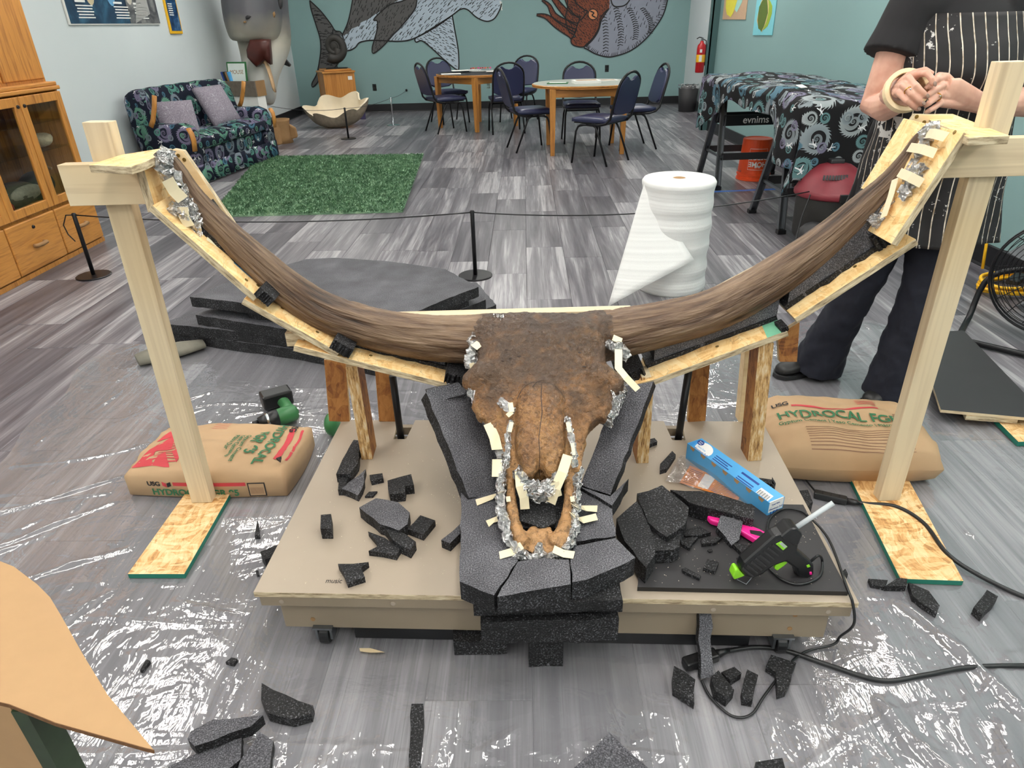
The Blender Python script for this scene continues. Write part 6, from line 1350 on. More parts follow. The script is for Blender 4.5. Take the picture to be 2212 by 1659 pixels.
# ================================================================ sacks
def sack(M, L, D, Hh, lab, seed, puff=.02, sag=0.0, e0=.42, b0=.42):
    t = thingM('plaster_sack', lab, 'sack', M, 'paper sacks of gypsum cement')
    nz = fbm(41, 31, (6, 5), seed, 3); n2 = fbm(41, 31, (14, 10), seed+5, 2)
    def prof(u, v):
        e = (max(0, 4*u*(1-u))**.28)*(max(0, 4*v*(1-v))**.28)
        i, j = min(40, max(0, int(u*40))), min(30, max(0, int(v*30)))
        fold = .005*abs(n2[i, j])*(abs(u-.5)*2)**3
        return e, .006*nz[i, j]*e+fold-sag*math.exp(-((u-.62)/.22)**2)*e
    nu, nv = 40, 30; mb = MB(); top = []
    for side in (1, -1):
        vs_ = []
        for j in range(nv+1):
            for i in range(nu+1):
                u, v = i/nu, j/nv; e, d = prof(u, v); bx = .012*math.sin(v*PI)*(2*u-1); by = .012*math.sin(u*PI)*(2*v-1)
                z = Hh*e0+(Hh*(1-e0)*e+d+puff*e) if side > 0 else max(.0, Hh*b0-Hh*b0*min(1, e*1.25)**.5)
                vs_.append((u*L+bx, v*D+by, z))
        fs = [(j*(nu+1)+i, j*(nu+1)+i+1, (j+1)*(nu+1)+i+1, (j+1)*(nu+1)+i) for j in range(nv) for i in range(nu)]
        base = len(mb.v); mb.add(vs_, fs if side > 0 else [f[::-1] for f in fs]); top.append(base)
    edge = [i for i in range(nu)]+[j*(nu+1)+nu for j in range(nv)]+[nv*(nu+1)+i for i in range(nu, 0, -1)]+[j*(nu+1) for j in range(nv, 0, -1)]
    for k in range(len(edge)): a, b_ = edge[k], edge[(k+1) % len(edge)]; mb.f.append([top[1]+a, top[1]+b_, top[0]+b_, top[0]+a]); mb.m.append(0)
    mb.build('paper_bag', MT['kraft'], t, smooth=True)
    def surf(x, y, off=.0015):
        u, v = min(.999, max(.001, x/L)), min(.999, max(.001, y/D)); e, d = prof(u, v)
        fu, fv = u*40, v*30; i, j = int(fu), int(fv); q = []
        for a, b_ in ((i, j), (min(i+1, 40), j), (i, min(j+1, 30)), (min(i+1, 40), min(j+1, 30))):
            e2, d2 = prof(a/40, b_/30); q.append(Hh*e0+Hh*(1-e0)*e2+d2+puff*e2)
        fu -= i; fv -= j; z = (q[0]*(1-fu)+q[1]*fu)*(1-fv)+(q[2]*(1-fu)+q[3]*fu)*fv
        return V((x+.012*math.sin(v*PI)*(2*u-1), y+.012*math.sin(u*PI)*(2*v-1), z+off))
    def patch(poly_fn, mat, name, nu_=12, nv_=4):
        mb_ = MB(); mb_.grid(lambda a, b_: surf(*poly_fn(a, b_)), nu_, nv_); return mb_.build(name, MT[mat], t, smooth=True)
    def txt(s, size, ox, oy, ang, mat, bold=.0008, sx=1):
        c_, s_ = math.cos(ang), math.sin(ang)
        return text(s, size, MT[mat], 'lettering', t, None, fn=lambda c: surf(ox+(c.x)*c_-c.y*s_, oy+(c.x)*s_+c.y*c_, .0045+max(0, c.z)), bold=bold, sx=sx)
    return t, surf, patch, txt
a, b_, c_ = az(296, 1072, .0), az(610, 1074, .0), az(655, 925, .09); BX = (b_-a).normalized(); LB_ = (b_-a).length+.04
M1 = frame(a+V((-.02, -.0, .003)), BX, z=(0, 0, 1)); t, surf, patch, txt = sack(M1, LB_, .305, .10, 'brown paper cement sack with red triangles behind the left post', 3, .012, 0, .72, .05)
L = LB_
txt('HYDROCAL', .046, L*.80, .288, -PI/2-.05, 'green_ink', .0012); txt('FGR 95', .046, L*.70, .235, -PI/2-.05, 'green_ink', .0012); txt('Gypsum Cement\nYeso Cemento\nPlâtre Dur', .021, L*.645, .195, -PI/2-.05, 'green_ink', .0003); txt('USG', .035, L*.885, .297, -PI/2, 'black_ink'); txt('S', .02, L*.55, .30, -.3, 'black_ink', 0)
patch(lambda u, v: (L*(.885+.035*v), .07+.19*u), 'red_ink', 'red_stripe'); patch(lambda u, v: (L*(.955+.015*v), .07+.19*u), 'red_ink', 'red_stripe')
for k, (x0, y0, x1, y1, x2, y2) in enumerate(((.02, .03, .17, .03, .10, .17), (.17, .03, .28, .03, .20, .10), (.10, .10, .22, .12, .14, .24), (.24, .10, .31, .05, .30, .16), (.06, .18, .14, .2, .10, .29))):
    patch(lambda u, v: (L*(x0+(x1-x0)*u*(1-v)+(x2-x0)*v), y0+(y1-y0)*u*(1-v)+(y2-y0)*v), 'red_ink', 'red_triangle', 6, 6)
for k in range(9): patch(lambda u, v: (L*(.16+.14*u), .035+.014*k+.005*v+.02*u), 'red_ink', 'red_line', 8, 1)
for k in range(6): patch(lambda u, v: (L*(.36+.10*u), .31-.012*k+.002*v), 'red_ink', 'fine_print', 6, 1)
def fy_(x): return -.012*math.sin(PI*min(1, max(0, x/L)))-.0012
def ftxt(s, size, x, z, mat, bold=.0008): return text(s, size, MT[mat], 'lettering', t, None, fn=lambda c: V((x+c.x, fy_(x+c.x)-max(0, c.z), z+c.y)), bold=bold)
def fpatch(x0, x1, z0, z1, mat, name, k=0): mb_ = MB(); mb_.grid(lambda u, v: (x0+(x1-x0)*u, fy_(x0+(x1-x0)*u)-.0006*k, z0+(z1-z0)*v), 14, 1); return mb_.build(name, MT[mat], t)
ftxt('USG', .024, .075, .048, 'black_ink'); ftxt('HYDROCAL FGR 95', .034, .085, .012, 'green_ink', .001); fpatch(.165, L*.76, .050, .064, 'red_ink', 'red_stripe'); fpatch(L*.77, L*.77+.058, .008, .062, 'black_ink', 'barcode_frame'); fpatch(L*.77+.004, L*.77+.054, .012, .058, 'kraft', 'barcode_panel', 1)
for k in range(11): fpatch(L*.77+.008+.004*k, L*.77+.0098+.004*k, .018, .044, 'kraft_d', 'bar', 2)
for x0, mat, up_ in ((.128, 'red_ink', -1), (.144, 'black_ink', 1)):
    mb_ = MB(); mb_.grid(lambda u, v: (x0+.014*u, fy_(x0+.014*u), .046+.016*v+up_*.006*(u-.5)), 2, 2); mb_.build('emblem', MT[mat], t)
o = foam_sheet([(p.x, p.y) for p in (az(597, 992, .115), az(608, 988, .115), az(606, 998, .115))], .112, .12, 'tiny black foam crumb on the left cement sack', .001, 3, 'foam_crumb', None, [MT['foam_cut']]*2, 'foam')
a, b_ = az(1690, 1040, .0), az(1960, 1046, .0); M2 = frame(a+V((-.05, -.01, .003)), b_-a, z=(0, 0, 1)) @ RX(.0)
L = (b_-a).length+.14; t, surf, patch, txt = sack(M2, L, .36, .155, 'sagging brown paper cement sack behind the right post', 8, .03, .02)
txt('HYDROCAL FGR 95', .055, L*.10, .145, -.02, 'green_ink', .001, .94); txt('Gypsum Cement | Yeso Cemento | Plâtre Dur', .021, L*.09, .115, -.02, 'green_ink', .0002); txt('USG', .028, L*.10, .225, 0, 'black_ink')
patch(lambda u, v: (L*(.21+.52*u), .215-.02*math.sin(u*PI)+.010*v), 'red_ink', 'red_stripe', 20, 2); patch(lambda u, v: (L*(.80+.10*u), .14+.06*v), 'kraft_d', 'barcode_panel', 4, 3)
for k in range(9): patch(lambda u, v: (L*(.22+.6*u), .085-.009*k+.0028*v), 'kraft_d', 'fine_print', 14, 1)
for k in range(4): patch(lambda u, v: (L*(.62+.12*u), .27-.01*k+.0028*v), 'red_ink', 'fine_print', 8, 1)
# ================================================================ foam scraps
def scrap(px, zb, th, lab, seed, cut=True, name='foam_scrap', jag=.003):
    z = zb+th
    return foam_sheet([(p.x, p.y) for p in (az(x, y, z) for x, y in px)], zb, z, lab, jag, seed, name, 'black foam scraps', [MT['foam_cut' if cut else 'foam'], MT['foam_cut']], 'foam scrap')
Zp = .2005; Zb = .2135
for k, (px, zb, th, lab, cut) in enumerate([
  ([(733, 1008), (764, 950), (779, 952), (773, 1000), (756, 1024), (726, 1024)], Zp, .03, 'long notched foam scrap beside the front left leg', 1),
  ([(730, 1030), (752, 1032), (742, 1058), (730, 1058)], Zp, .02, 'small dark foam scrap under the fan-shaped scrap by the left leg', 1),
  ([(738, 1056), (790, 1013), (787, 1040), (773, 1070)], Zp, .022, 'fan-shaped grey foam scrap near the front left leg', 0),
  ([(798, 1026), (826, 1022), (828, 1033), (802, 1039)], Zp, .016, 'little oblong foam scrap between two larger ones left of the skull', 1),
  ([(837, 1038), (888, 1024), (894, 1048), (876, 1050), (874, 1064), (842, 1068)], Zp, .03, 'chunky notched foam scrap left of the leaning slab', 1),
  ([(788, 1072), (797, 1062), (815, 1061), (805, 1072)], Zp, .006, 'crumbled foam bits above the big foam scrap', 1),
  ([(776, 1096), (812, 1076), (860, 1085), (885, 1107), (880, 1132), (862, 1146), (820, 1132)], Zp, .035, 'big many-sided foam scrap in the left middle of the platform', 0),
  ([(822, 1130), (862, 1146), (898, 1170), (886, 1188), (848, 1166)], Zp, .028, 'foam strip extending from the big many-sided scrap', 1),
  ([(795, 1148), (832, 1162), (866, 1184), (856, 1200), (796, 1190), (816, 1180), (812, 1168)], Zp, .016, 'torn foam scrap below the big many-sided scrap', 1),
  ([(693, 1112), (715, 1110), (716, 1142), (692, 1142)], Zp, .034, 'upright looking foam block at the left edge of the platform', 1),
  ([(908, 1113), (940, 1124), (914, 1155), (880, 1142)], Zp, .02, 'diamond-shaped foam block near the left foam plate', 1),
  ([(730, 1218), (796, 1214), (780, 1226), (788, 1246), (750, 1258)], Zp, .018, 'ragged foam scrap at the left front of the platform', 1),
  ([(953, 1166), (998, 1128), (1012, 1138), (972, 1174)], Zp, .026, 'square foam bar poking out beside the left foam plate', 0),
  ([(1332, 1120), (1376, 1082), (1402, 1130), (1416, 1196), (1396, 1226), (1350, 1170)], Zb, .05, 'big foam chunk leaning on the right foam plates', 1),
  ([(1376, 1066), (1402, 1060), (1430, 1048), (1488, 1096), (1480, 1132), (1440, 1160), (1400, 1128)], Zb, .055, 'broad foam chunk heaped right of the skull', 1),
  ([(1402, 1130), (1470, 1130), (1468, 1180), (1455, 1188), (1416, 1190)], Zb, .04, 'dark foam chunk at the front of the right heap', 1),
  ([(1448, 1058), (1540, 1064), (1630, 1094), (1628, 1122), (1560, 1104), (1490, 1086)], Zb, .045, 'long wedge of foam in front of the orange labelled bag', 1),
  ([(1475, 1146), (1510, 1136), (1536, 1150), (1508, 1156), (1480, 1158)], Zb, .012, 'leaf-shaped foam sliver right of the heap', 1),
  ([(1470, 1162), (1508, 1160), (1495, 1174), (1490, 1184), (1472, 1174)], Zb, .010, 'torn foam flake below the leaf-shaped sliver', 1),
  ([(1514, 1163), (1560, 1160), (1546, 1172), (1516, 1175)], Zb, .010, 'thin lens-shaped foam sliver on the black board', 1),
  ([(1580, 1172), (1640, 1180), (1632, 1194), (1606, 1198)], Zb, .012, 'foam piece lying behind the glue gun barrel', 1),
  ([(1528, 1207), (1553, 1213), (1545, 1234), (1519, 1227)], Zb, .010, 'small square foam tile on the black board', 1),
  ([(1473, 1227), (1480, 1226), (1514, 1243), (1511, 1249), (1475, 1233)], Zb, .008, 'thin foam stick on the black board', 1),
  ([(1528, 1188), (1536, 1184), (1540, 1190), (1532, 1192)], Zb, .004, 'tiny foam crumb on the black board', 1),
  ([(1426, 1002), (1452, 974), (1460, 982), (1440, 1012), (1426, 1016)], Zp, .015, 'curved foam scrap left of the clear bag', 1),
  ([(1396, 950), (1414, 946), (1420, 953), (1398, 962)], Zp, .014, 'foam scrap behind the short right leg', 1),
  ([(1640, 1032), (1668, 1036), (1672, 1046), (1650, 1042)], Zp, .010, 'foam scrap between the foil box and the cement sack', 1),
  ([(1668, 1030), (1676, 1044), (1674, 1054), (1668, 1046)], Zp, .010, 'foam shard by the right edge of the platform', 1),
  ([(565, 1475), (590, 1490), (676, 1524), (672, 1542), (632, 1553), (578, 1540), (564, 1512)], .004, .028, 'quarter-round foam piece on the plastic left of the platform front', 1),
  ([(405, 1596), (412, 1580), (460, 1554), (568, 1545), (540, 1570), (420, 1612)], .03, .03, 'pointed foam piece on top of the front left foam pile', 0),
  ([(365, 1655), (430, 1625), (522, 1588), (520, 1640), (470, 1680), (350, 1700)], .004, .03, 'wide foam piece under the pointed one at the front', 0),
  ([(520, 1640), (562, 1582), (590, 1600), (582, 1660), (570, 1700), (500, 1700)], .004, .028, 'grey foam offcut right of the front left foam pile', 0),
  ([(889, 1520), (914, 1520), (911, 1600), (908, 1700), (884, 1700), (886, 1600)], .004, .02, 'long straight foam strip pointing at the camera', 1),
  ([(1316, 1582), (1236, 1662), (1330, 1740), (1404, 1662)], .004, .022, 'diamond foam sheet at the bottom edge of the picture', 0),
  ([(1632, 1646), (1690, 1637), (1702, 1700), (1630, 1700)], .004, .022, 'ragged foam scrap at the bottom right edge', 1),
  ([(1456, 1438), (1478, 1450), (1502, 1468), (1500, 1518), (1454, 1488)], .004, .022, 'flat foam scrap below the extension socket', 1),
  ([(1536, 1462), (1552, 1448), (1586, 1490), (1570, 1508), (1544, 1490)], .004, .03, 'foam block between the strip and the looped cord', 1),
  ([(1558, 1452), (1586, 1440), (1602, 1454), (1578, 1470)], .004, .02, 'small foam block beside the looped cord', 1),
  ([(1602, 1490), (1614, 1446), (1638, 1458), (1626, 1512), (1604, 1508)], .004, .024, 'upright foam block right of the looped cord', 1),
  ([(1655, 1438), (1666, 1414), (1720, 1432), (1698, 1492), (1680, 1498), (1676, 1452)], .004, .02, 'notched foam scrap under the thin black cord', 1),
  ([(1876, 1250), (1918, 1253), (1910, 1268), (1882, 1262)], .004, .012, 'thin foam scrap left of the right base board', 1),
  ([(1912, 1266), (1940, 1248), (1960, 1250), (1958, 1266)], .004, .018, 'foam wedge touching the front of the right base board', 1),
  ([(1963, 1258), (2006, 1276), (2030, 1308), (2024, 1324), (1972, 1288)], .004, .018, 'five-sided foam scrap in front of the right base board', 1),
  ([(2103, 1312), (2132, 1274), (2156, 1288), (2122, 1328)], .004, .024, 'foam brick near the right edge of the picture', 1),
  ([(550, 1157), (556, 1122), (561, 1156)], .004, .014, 'narrow pointed foam splinter left of the platform', 1),
  ([(562, 1192), (600, 1176), (612, 1182), (600, 1202), (572, 1208)], .004, .04, 'foam block half hidden by the left edge of the platform', 1),
  ([(552, 1232), (558, 1232), (560, 1242), (554, 1242)], .004, .008, 'tiny foam crumb left of the platform corner', 1),
  ([(302, 1448), (316, 1424), (324, 1427), (308, 1448)], .004, .010, 'small foam scrap beside the cardboard flap', 1),
  ([(487, 1430), (500, 1420), (513, 1423), (505, 1434)], .004, .010, 'small foam scrap between the cardboard and the platform', 1),
  ([(40, 1545), (110, 1566), (85, 1610), (50, 1600)], .004, .03, 'foam piece in the shadow of the cardboard flap', 1),
  ([(1812, 1242), (1826, 1228), (1832, 1240), (1822, 1250)], .004, .014, 'small foam lump beside the right end of the black board', 1),
  ([(1700, 1062), (1745, 1058), (1756, 1085), (1735, 1100), (1706, 1092)], .004, .045, 'foam block on the floor under the dark extension socket', 1)]): scrap(px, zb, th, lab, k+20, cut)
# upright strip leaning on the platform front; foam wrapped around the knife
a, b_ = az(1513, 1466, .02), az(1541, 1462, .02); c_, d_ = ay(1537, 1324, a.y+.085), ay(1510, 1326, a.y+.085)
slab3([a, b_, c_, d_], .018, 'ragged foam strip leaning upright against the platform front', 'foam_scrap', 'foam scrap', 'black foam scraps', .004, 9)
slab3([az(1556, 1116, .245), az(1604, 1126, .24), az(1600, 1158, .245), az(1580, 1178, .225), az(1548, 1142, .235)], .02, 'foam scrap lying across the pink knife', 'foam_scrap', 'foam scrap', 'black foam scraps', .003, 10)
# ================================================================ tools on the platform
def prism_on(px, pl, n, th, mat, name, par, off=0.0, bevel=.003):
    n = V(n).normalized(); P_ = [apl(x, y, pl, n) for x, y in px]; c = P_[0]; m = frame(c, (P_[1]-P_[0]), z=n); mi = m.inverted(); q = [(mi @ p) for p in P_]
    o = MB().prism([(p.x, p.y) for p in q], off-th/2, off+th/2).build(name, MT[mat], None, bevel=bevel, fix=True); o.parent = par; o.matrix_parent_inverse = par.matrix_basis.inverted(); o.matrix_basis = m; return o
# glue gun standing on its wire stand
PN, PH = az(1582, 1246, .222), az(1740, 1236, .214); GN = (PH-PN).cross(V((0, 0, 1))).normalized(); GN = GN if GN.y < 0 else -GN
gg = thing('glue_gun', 'black hot glue gun with lime nozzle and trigger on the black board', 'glue gun', tuple((PN+PH)/2)); GP = (PN+PH)/2
prism_on([(1594, 1222), (1602, 1206), (1668, 1148), (1688, 1142), (1720, 1160), (1716, 1180), (1752, 1212), (1752, 1232), (1735, 1244), (1716, 1234), (1712, 1220), (1690, 1204), (1664, 1214), (1640, 1232), (1620, 1240), (1604, 1236)], GP, GN, .034, 'black_plastic', 'body', gg, bevel=.007)
prism_on([(1676, 1150), (1700, 1130), (1714, 1130), (1726, 1142), (1716, 1166), (1706, 1168)], GP, GN, .042, 'black_plastic', 'rear_collar', gg, bevel=.006)
for k in range(8):
    t_ = k/7; x, y = 1600+t_*62, 1216-t_*52; prism_on([(x-3, y+3), (x, y-1), (x+22, y+16), (x+20, y+20)], GP, GN, .039, 'black_matt', 'grip_ridge', gg, bevel=.001)
prism_on([(1578, 1238), (1584, 1224), (1590, 1222), (1606, 1236), (1594, 1241), (1582, 1245)], GP, GN, .024, 'lime', 'nozzle', gg, bevel=.003)
prism_on([(1674, 1206), (1704, 1206), (1690, 1218), (1676, 1228), (1670, 1224)], GP, GN, .016, 'lime', 'trigger', gg, bevel=.002)
prism_on([(1668, 1164), (1680, 1158), (1694, 1170), (1684, 1178)], GP, GN, .0355, 'lime', 'window', gg, bevel=.001)
prism_on([(1676, 1163), (1682, 1160), (1692, 1169), (1687, 1173)], GP, GN, .0362, 'glue', 'window_glass', gg, bevel=0)
for px in ([(1734, 1210), (1740, 1208), (1743, 1213), (1736, 1215)],): prism_on(px, GP, GN, .036, 'lime', 'switch', gg, bevel=.001)
prism_on([(1740, 1224), (1746, 1224), (1747, 1230), (1741, 1231)], GP, GN, .037, 'pink', 'power_light', gg, bevel=.002)
def gpt(x, y, off=0): return apl(x, y, GP+GN*off, GN)
def gtube(pts, r, mat, name, n=10):
    o = MB().tube(pts, r, n).build(name, MT[mat], None, smooth=True); o.parent = gg; o.matrix_parent_inverse = gg.matrix_basis.inverted(); return o
gtube([gpt(1704, 1150), gpt(1800, 1086)], .0058, 'glue', 'glue_stick', 14)
gtube([gpt(1598, 1240, .006), az(1592, 1252, .216), az(1612, 1262, .216), az(1622, 1250, .222), gpt(1628, 1236, .008)], .0013, 'steel', 'wire_stand', 6)
text('glue', .010, MT['white_ink'], 'lettering', None, frame(gpt(1672, 1196, .0185), gpt(1690, 1180)-gpt(1672, 1196), z=GN)).parent = gg
bpy.data.objects['lettering' if False else gg.children[-1].name].matrix_parent_inverse = gg.matrix_basis.inverted()
def cable(pts, r, lab, mat='black_plastic', name='power_cable', n=8):
    q = [tuple(p) for p in bez([tuple(p) for p in pts], 8)]; o = MB().tube(q, r, n).build(name, MT[mat], None, smooth=True); return tag(o, lab, 'cable')
q = [gpt(1750, 1214), gpt(1768, 1200), az(1776, 1212, .225), az(1770, 1245, .217), az(1730, 1262, .217), az(1690, 1252, .217), az(1656, 1222, .218), az(1640, 1200, .218), az(1656, 1160, .218), az(1662, 1122, .218), az(1690, 1100, .218), az(1725, 1102, .218), az(1745, 1114, .216), az(1790, 1165, .2155), az(1830, 1270, .2145)]
e_ = az(1832, 1300, .206); q += [e_+V((.012, 0, -.006)), e_+V((.02, -.012, -.06)), az(1815, 1375, .04), az(1800, 1392, .012), az(1740, 1408, .008), az(1700, 1440, .012), az(1652, 1502, .012), az(1622, 1544, .008), az(1580, 1546, .008), az(1535, 1506, .008), az(1516, 1470, .014)]
gtube([tuple(p) for p in bez([tuple(p) for p in q], 8)], .0032, 'black_plastic', 'power_cord', 8)
cable([az(2330, 1440, .008), az(2212, 1438, .008), az(2090, 1442, .008), az(2000, 1458, .008), az(1905, 1470, .008), az(1800, 1440, .008), az(1700, 1406, .008), az(1640, 1398, .009), az(1590, 1403, .012), az(1550, 1412, .015)], .0058, 'thick black extension cord curving over the plastic at the lower right', name='extension_cable')
def socket(a, b_, r, lab):
    a, b_ = V(a), V(b_); t = thing('extension_socket', lab, 'socket', tuple(a)); m = frame(a, b_-a, z=(0, 0, 1)); L = (b_-a).length
    o = MB().box(L, r*2.2, r*1.7, c=(L/2, 0, 0)).build('block', MT['black_plastic'], t, bevel=.005); o.matrix_parent_inverse = t.matrix_basis.inverted(); o.matrix_basis = m
    for k in range(3): o2 = MB().box(.004, .012, .002, c=(L*(.25+.25*k), 0, r*.86)).build('slot', MT['black_ink'], t); o2.matrix_parent_inverse = t.matrix_basis.inverted(); o2.matrix_basis = m
    o = MB().tube([(L, 0, 0), (L+.02, 0, 0), (L+.035, 0, 0)], [r*.8, r*.55, r*.4], 10).build('strain_relief', MT['black_plastic'], t, smooth=True); o.matrix_parent_inverse = t.matrix_basis.inverted(); o.matrix_basis = m; return t
socket(az(1478, 1436, .018), az(1548, 1413, .018), .014, 'black cord socket on the floor in front of the platform')
cable([az(2330, 1330, .008), az(2212, 1289, .008), az(2110, 1240, .014), az(2045, 1195, .022), az(1995, 1130, .022), az(1935, 1094, .022), az(1870, 1088, .016), az(1836, 1080, .012)], .0062, 'thick black extension cord crossing the right base board', name='extension_cable')
socket(az(1758, 1066, .014), az(1830, 1082, .014), .013, 'black cord socket on the floor right of the platform'); cable([az(1762, 1062, .014), az(1735, 1030, .01), az(1705, 995, .01), az(1672, 955, .01), az(1660, 930, .01)], .003, 'thin black cord running behind the platform beside the right sack')
# knife
kn = thing('utility_knife', 'bright pink snap-off utility knife on the black board', 'knife', tuple(az(1590, 1140, .214)))
UPV = V((0, 0, 1)); KP = az(1590, 1140, .226)
prism_on([(1527, 1120), (1532, 1111), (1548, 1109), (1640, 1147), (1660, 1158), (1652, 1172), (1630, 1170), (1590, 1146), (1534, 1128)], KP, UPV, .016, 'pink', 'handle', kn, bevel=.004)
prism_on([(1618, 1150), (1642, 1153), (1652, 1160), (1648, 1166), (1620, 1158)], KP, UPV, .018, 'black_plastic', 'slider', kn, bevel=.001); prism_on([(1536, 1116), (1550, 1116), (1562, 1122), (1546, 1122)], KP, UPV, .0172, 'black_plastic', 'tail_slot', kn, bevel=.0005); prism_on([(1648, 1160), (1668, 1166), (1660, 1175), (1646, 1170)], KP, UPV, .003, 'steel', 'blade', kn, bevel=0)
# foil box
fa, fb = az(1487, 975, .2), az(1652, 1112, .2); fa = az(1481, 990, .2); fb = az(1655, 1122, .2); FL = (fb-fa).length
FM = frame(fa, fb-fa, z=(0, 0, 1)); fx_ = thingM('foil_box', 'blue cardboard aluminium foil box lying open on the platform', 'box', FM)
W_, H_ = .055, .055
def fbx(x0, x1, y0, y1, z0, z1, mat, name, par=fx_): return sbox(MB(), x0, x1, y0, y1, z0, z1).build(name, MT[mat], par)
fbx(0, FL, 0, .002, 0, H_, 'blue_box', 'front_panel'); fbx(0, FL, W_-.002, W_, 0, H_, 'blue_box', 'back_panel'); fbx(0, FL, .002, W_-.002, 0, .002, 'blue_box', 'bottom_panel'); fbx(0, .002, .002, W_-.002, .002, H_, 'blue_box', 'end_panel'); e = fbx(FL-.002, FL, .002, W_-.002, .002, H_, 'white', 'end_panel')
fbx(.004, FL-.004, .004, W_-.004, .002, .03, 'card', 'inside_liner')
b = MB()
for k in range(7): b.add([(FL*(.05+.14*k), -.0006, H_-.010), (FL*(.09+.14*k), -.0006, H_-.014), (FL*(.11+.14*k), -.0006, H_-.001), (FL*(.045+.14*k), -.0006, H_-.001)], [(0, 1, 2, 3)])
b.build('torn_card', MT['card'], fx_)
LM = T(0, W_-.001, H_) @ RX(.42)
lid = sbox(MB(), 0, FL, -.052, 0, -.001, .001).build('lid', MT['blue_box'], fx_); lid.matrix_basis = LM @ RX(-.0)
def ltxt(s, size, x, y, mat, bold=.0003): return text(s, size, MT[mat], 'lettering', lid, T(x, y, .0012), depth=.0001, bold=bold)
MB().lathe([(1, 0), (1, .0006)], 20, M=T(.04, -.026, .0012) @ Matrix.Diagonal((.032, .023, 1, 1))).build('white_oval', MT['white'], lid); MB().lathe([(1, 0), (1, .0006)], 20, M=T(.014, -.014, .0019) @ Matrix.Diagonal((.012, .009, 1, 1))).build('logo_oval', MT['blue_d'], lid)
text('Great\nValue', .006, MT['white_ink'], 'lettering', lid, T(.0075, -.0135, .0027), depth=.0001); text('Heavy Duty', .007, MT['blue_box'], 'lettering', lid, T(.016, -.030, .002), depth=.0001); text('Aluminum Foil', .0095, MT['blue_d'], 'lettering', lid, T(.012, -.041, .002), depth=.0001, bold=.0002)
for k in range(5): sbox(MB(), .085, .15-.01*(k % 2), -.048+.007*k, -.045+.007*k, .001, .0014).build('fine_print', MT['blue_d'], lid)
sbox(MB(), .185, .25, -.018, -.012, .001, .0014).build('print_bar', MT['blue_d'], lid)
for k in range(3): sbox(MB(), .185, .245, -.046+.007*k, -.043+.007*k, .001, .0014).build('fine_print', MT['blue_d'], lid)
bc = sbox(MB(), .262, .305, -.05, -.018, .001, .0014).build('barcode_panel', MT['white'], lid)
for k in range(12): sbox(MB(), .265+.003*k, .265+.003*k+(.0008 if k % 3 else .0016), -.047, -.024, .0014, .0017).build('bar', MT['black_ink'], lid) if False else None
b = MB()
for k in range(13): sbox(b, .265+.0028*k, .265+.0028*k+(.0008 if k % 3 else .0016), -.046, -.024, .0014, .0017)
o = b.build('barcode', MT['black_ink'], lid); o['kind'] = 'stuff'
EM = T(FL+.0004, 0, 0) @ RZ(PI/2) @ RX(PI/2)
sbox(MB(), FL-.0015, FL+.0005, .002, W_-.002, .002, .02).build('blue_band', MT['blue_box'], fx_); text('150', .022, MT['blue_d'], 'lettering', fx_, EM @ T(.006, .006, .0004), depth=.0002, bold=.0006); text('Aluminum Foil', .008, MT['blue_d'], 'lettering', fx_, EM @ T(.004, .027, .0004), depth=.0002); text('Great Value', .006, MT['blue_d'], 'lettering', fx_, EM @ T(.01, .042, .0004), depth=.0002)
# clear bag with orange label
t = thing('clear_plastic_bag', 'clear plastic bag with an orange printed label under the foil box', 'bag', tuple(az(1520, 1040, .2)))
Q = [az(x, y, .206) for x, y in ((1437, 1042), (1470, 985), (1640, 1060), (1610, 1092))]
def bil(u, v, z): p = Q[0].lerp(Q[3], u).lerp(Q[1].lerp(Q[2], u), v); return V((p.x, p.y, z))
b = MB(); b.grid(lambda u, v: bil(u, v, .207+.012*abs(math.sin(u*9+v*5))*math.sin(PI*min(1, max(0, u)))+.006*hsh(int(u*20), int(v*10))), 20, 10); o = b.build('film', MT['bagfilm'], t, smooth=True); o.matrix_parent_inverse = t.matrix_basis.inverted()
def ori(u, v, dz=0): return bil(.16+.72*u, .14+.70*v, .2045+dz)
b = MB(); b.grid(lambda u, v: ori(u, v), 6, 4); o = b.build('orange_label', plain('orange_print', '#E08A3A', .5), t); o.matrix_parent_inverse = t.matrix_basis.inverted()
b = MB(); b.grid(lambda u, v: ori(.30+.18*u, .1+.8*v, .0006), 3, 3); o = b.build('white_panel', MT['white'], t); o.matrix_parent_inverse = t.matrix_basis.inverted()
b = MB()
for k in range(9):
    for (u0, u1) in ((.04, .26), (.54, .94)):
        v = .1+.09*k; b.add([ori(u0, v, .0006), ori(u1, v, .0006), ori(u1, v+.035, .0006), ori(u0, v+.035, .0006)], [(0, 1, 2, 3)])
o = b.build('fine_print', MT['kraft_d'], t); o.matrix_parent_inverse = t.matrix_basis.inverted(); o['kind'] = 'stuff'
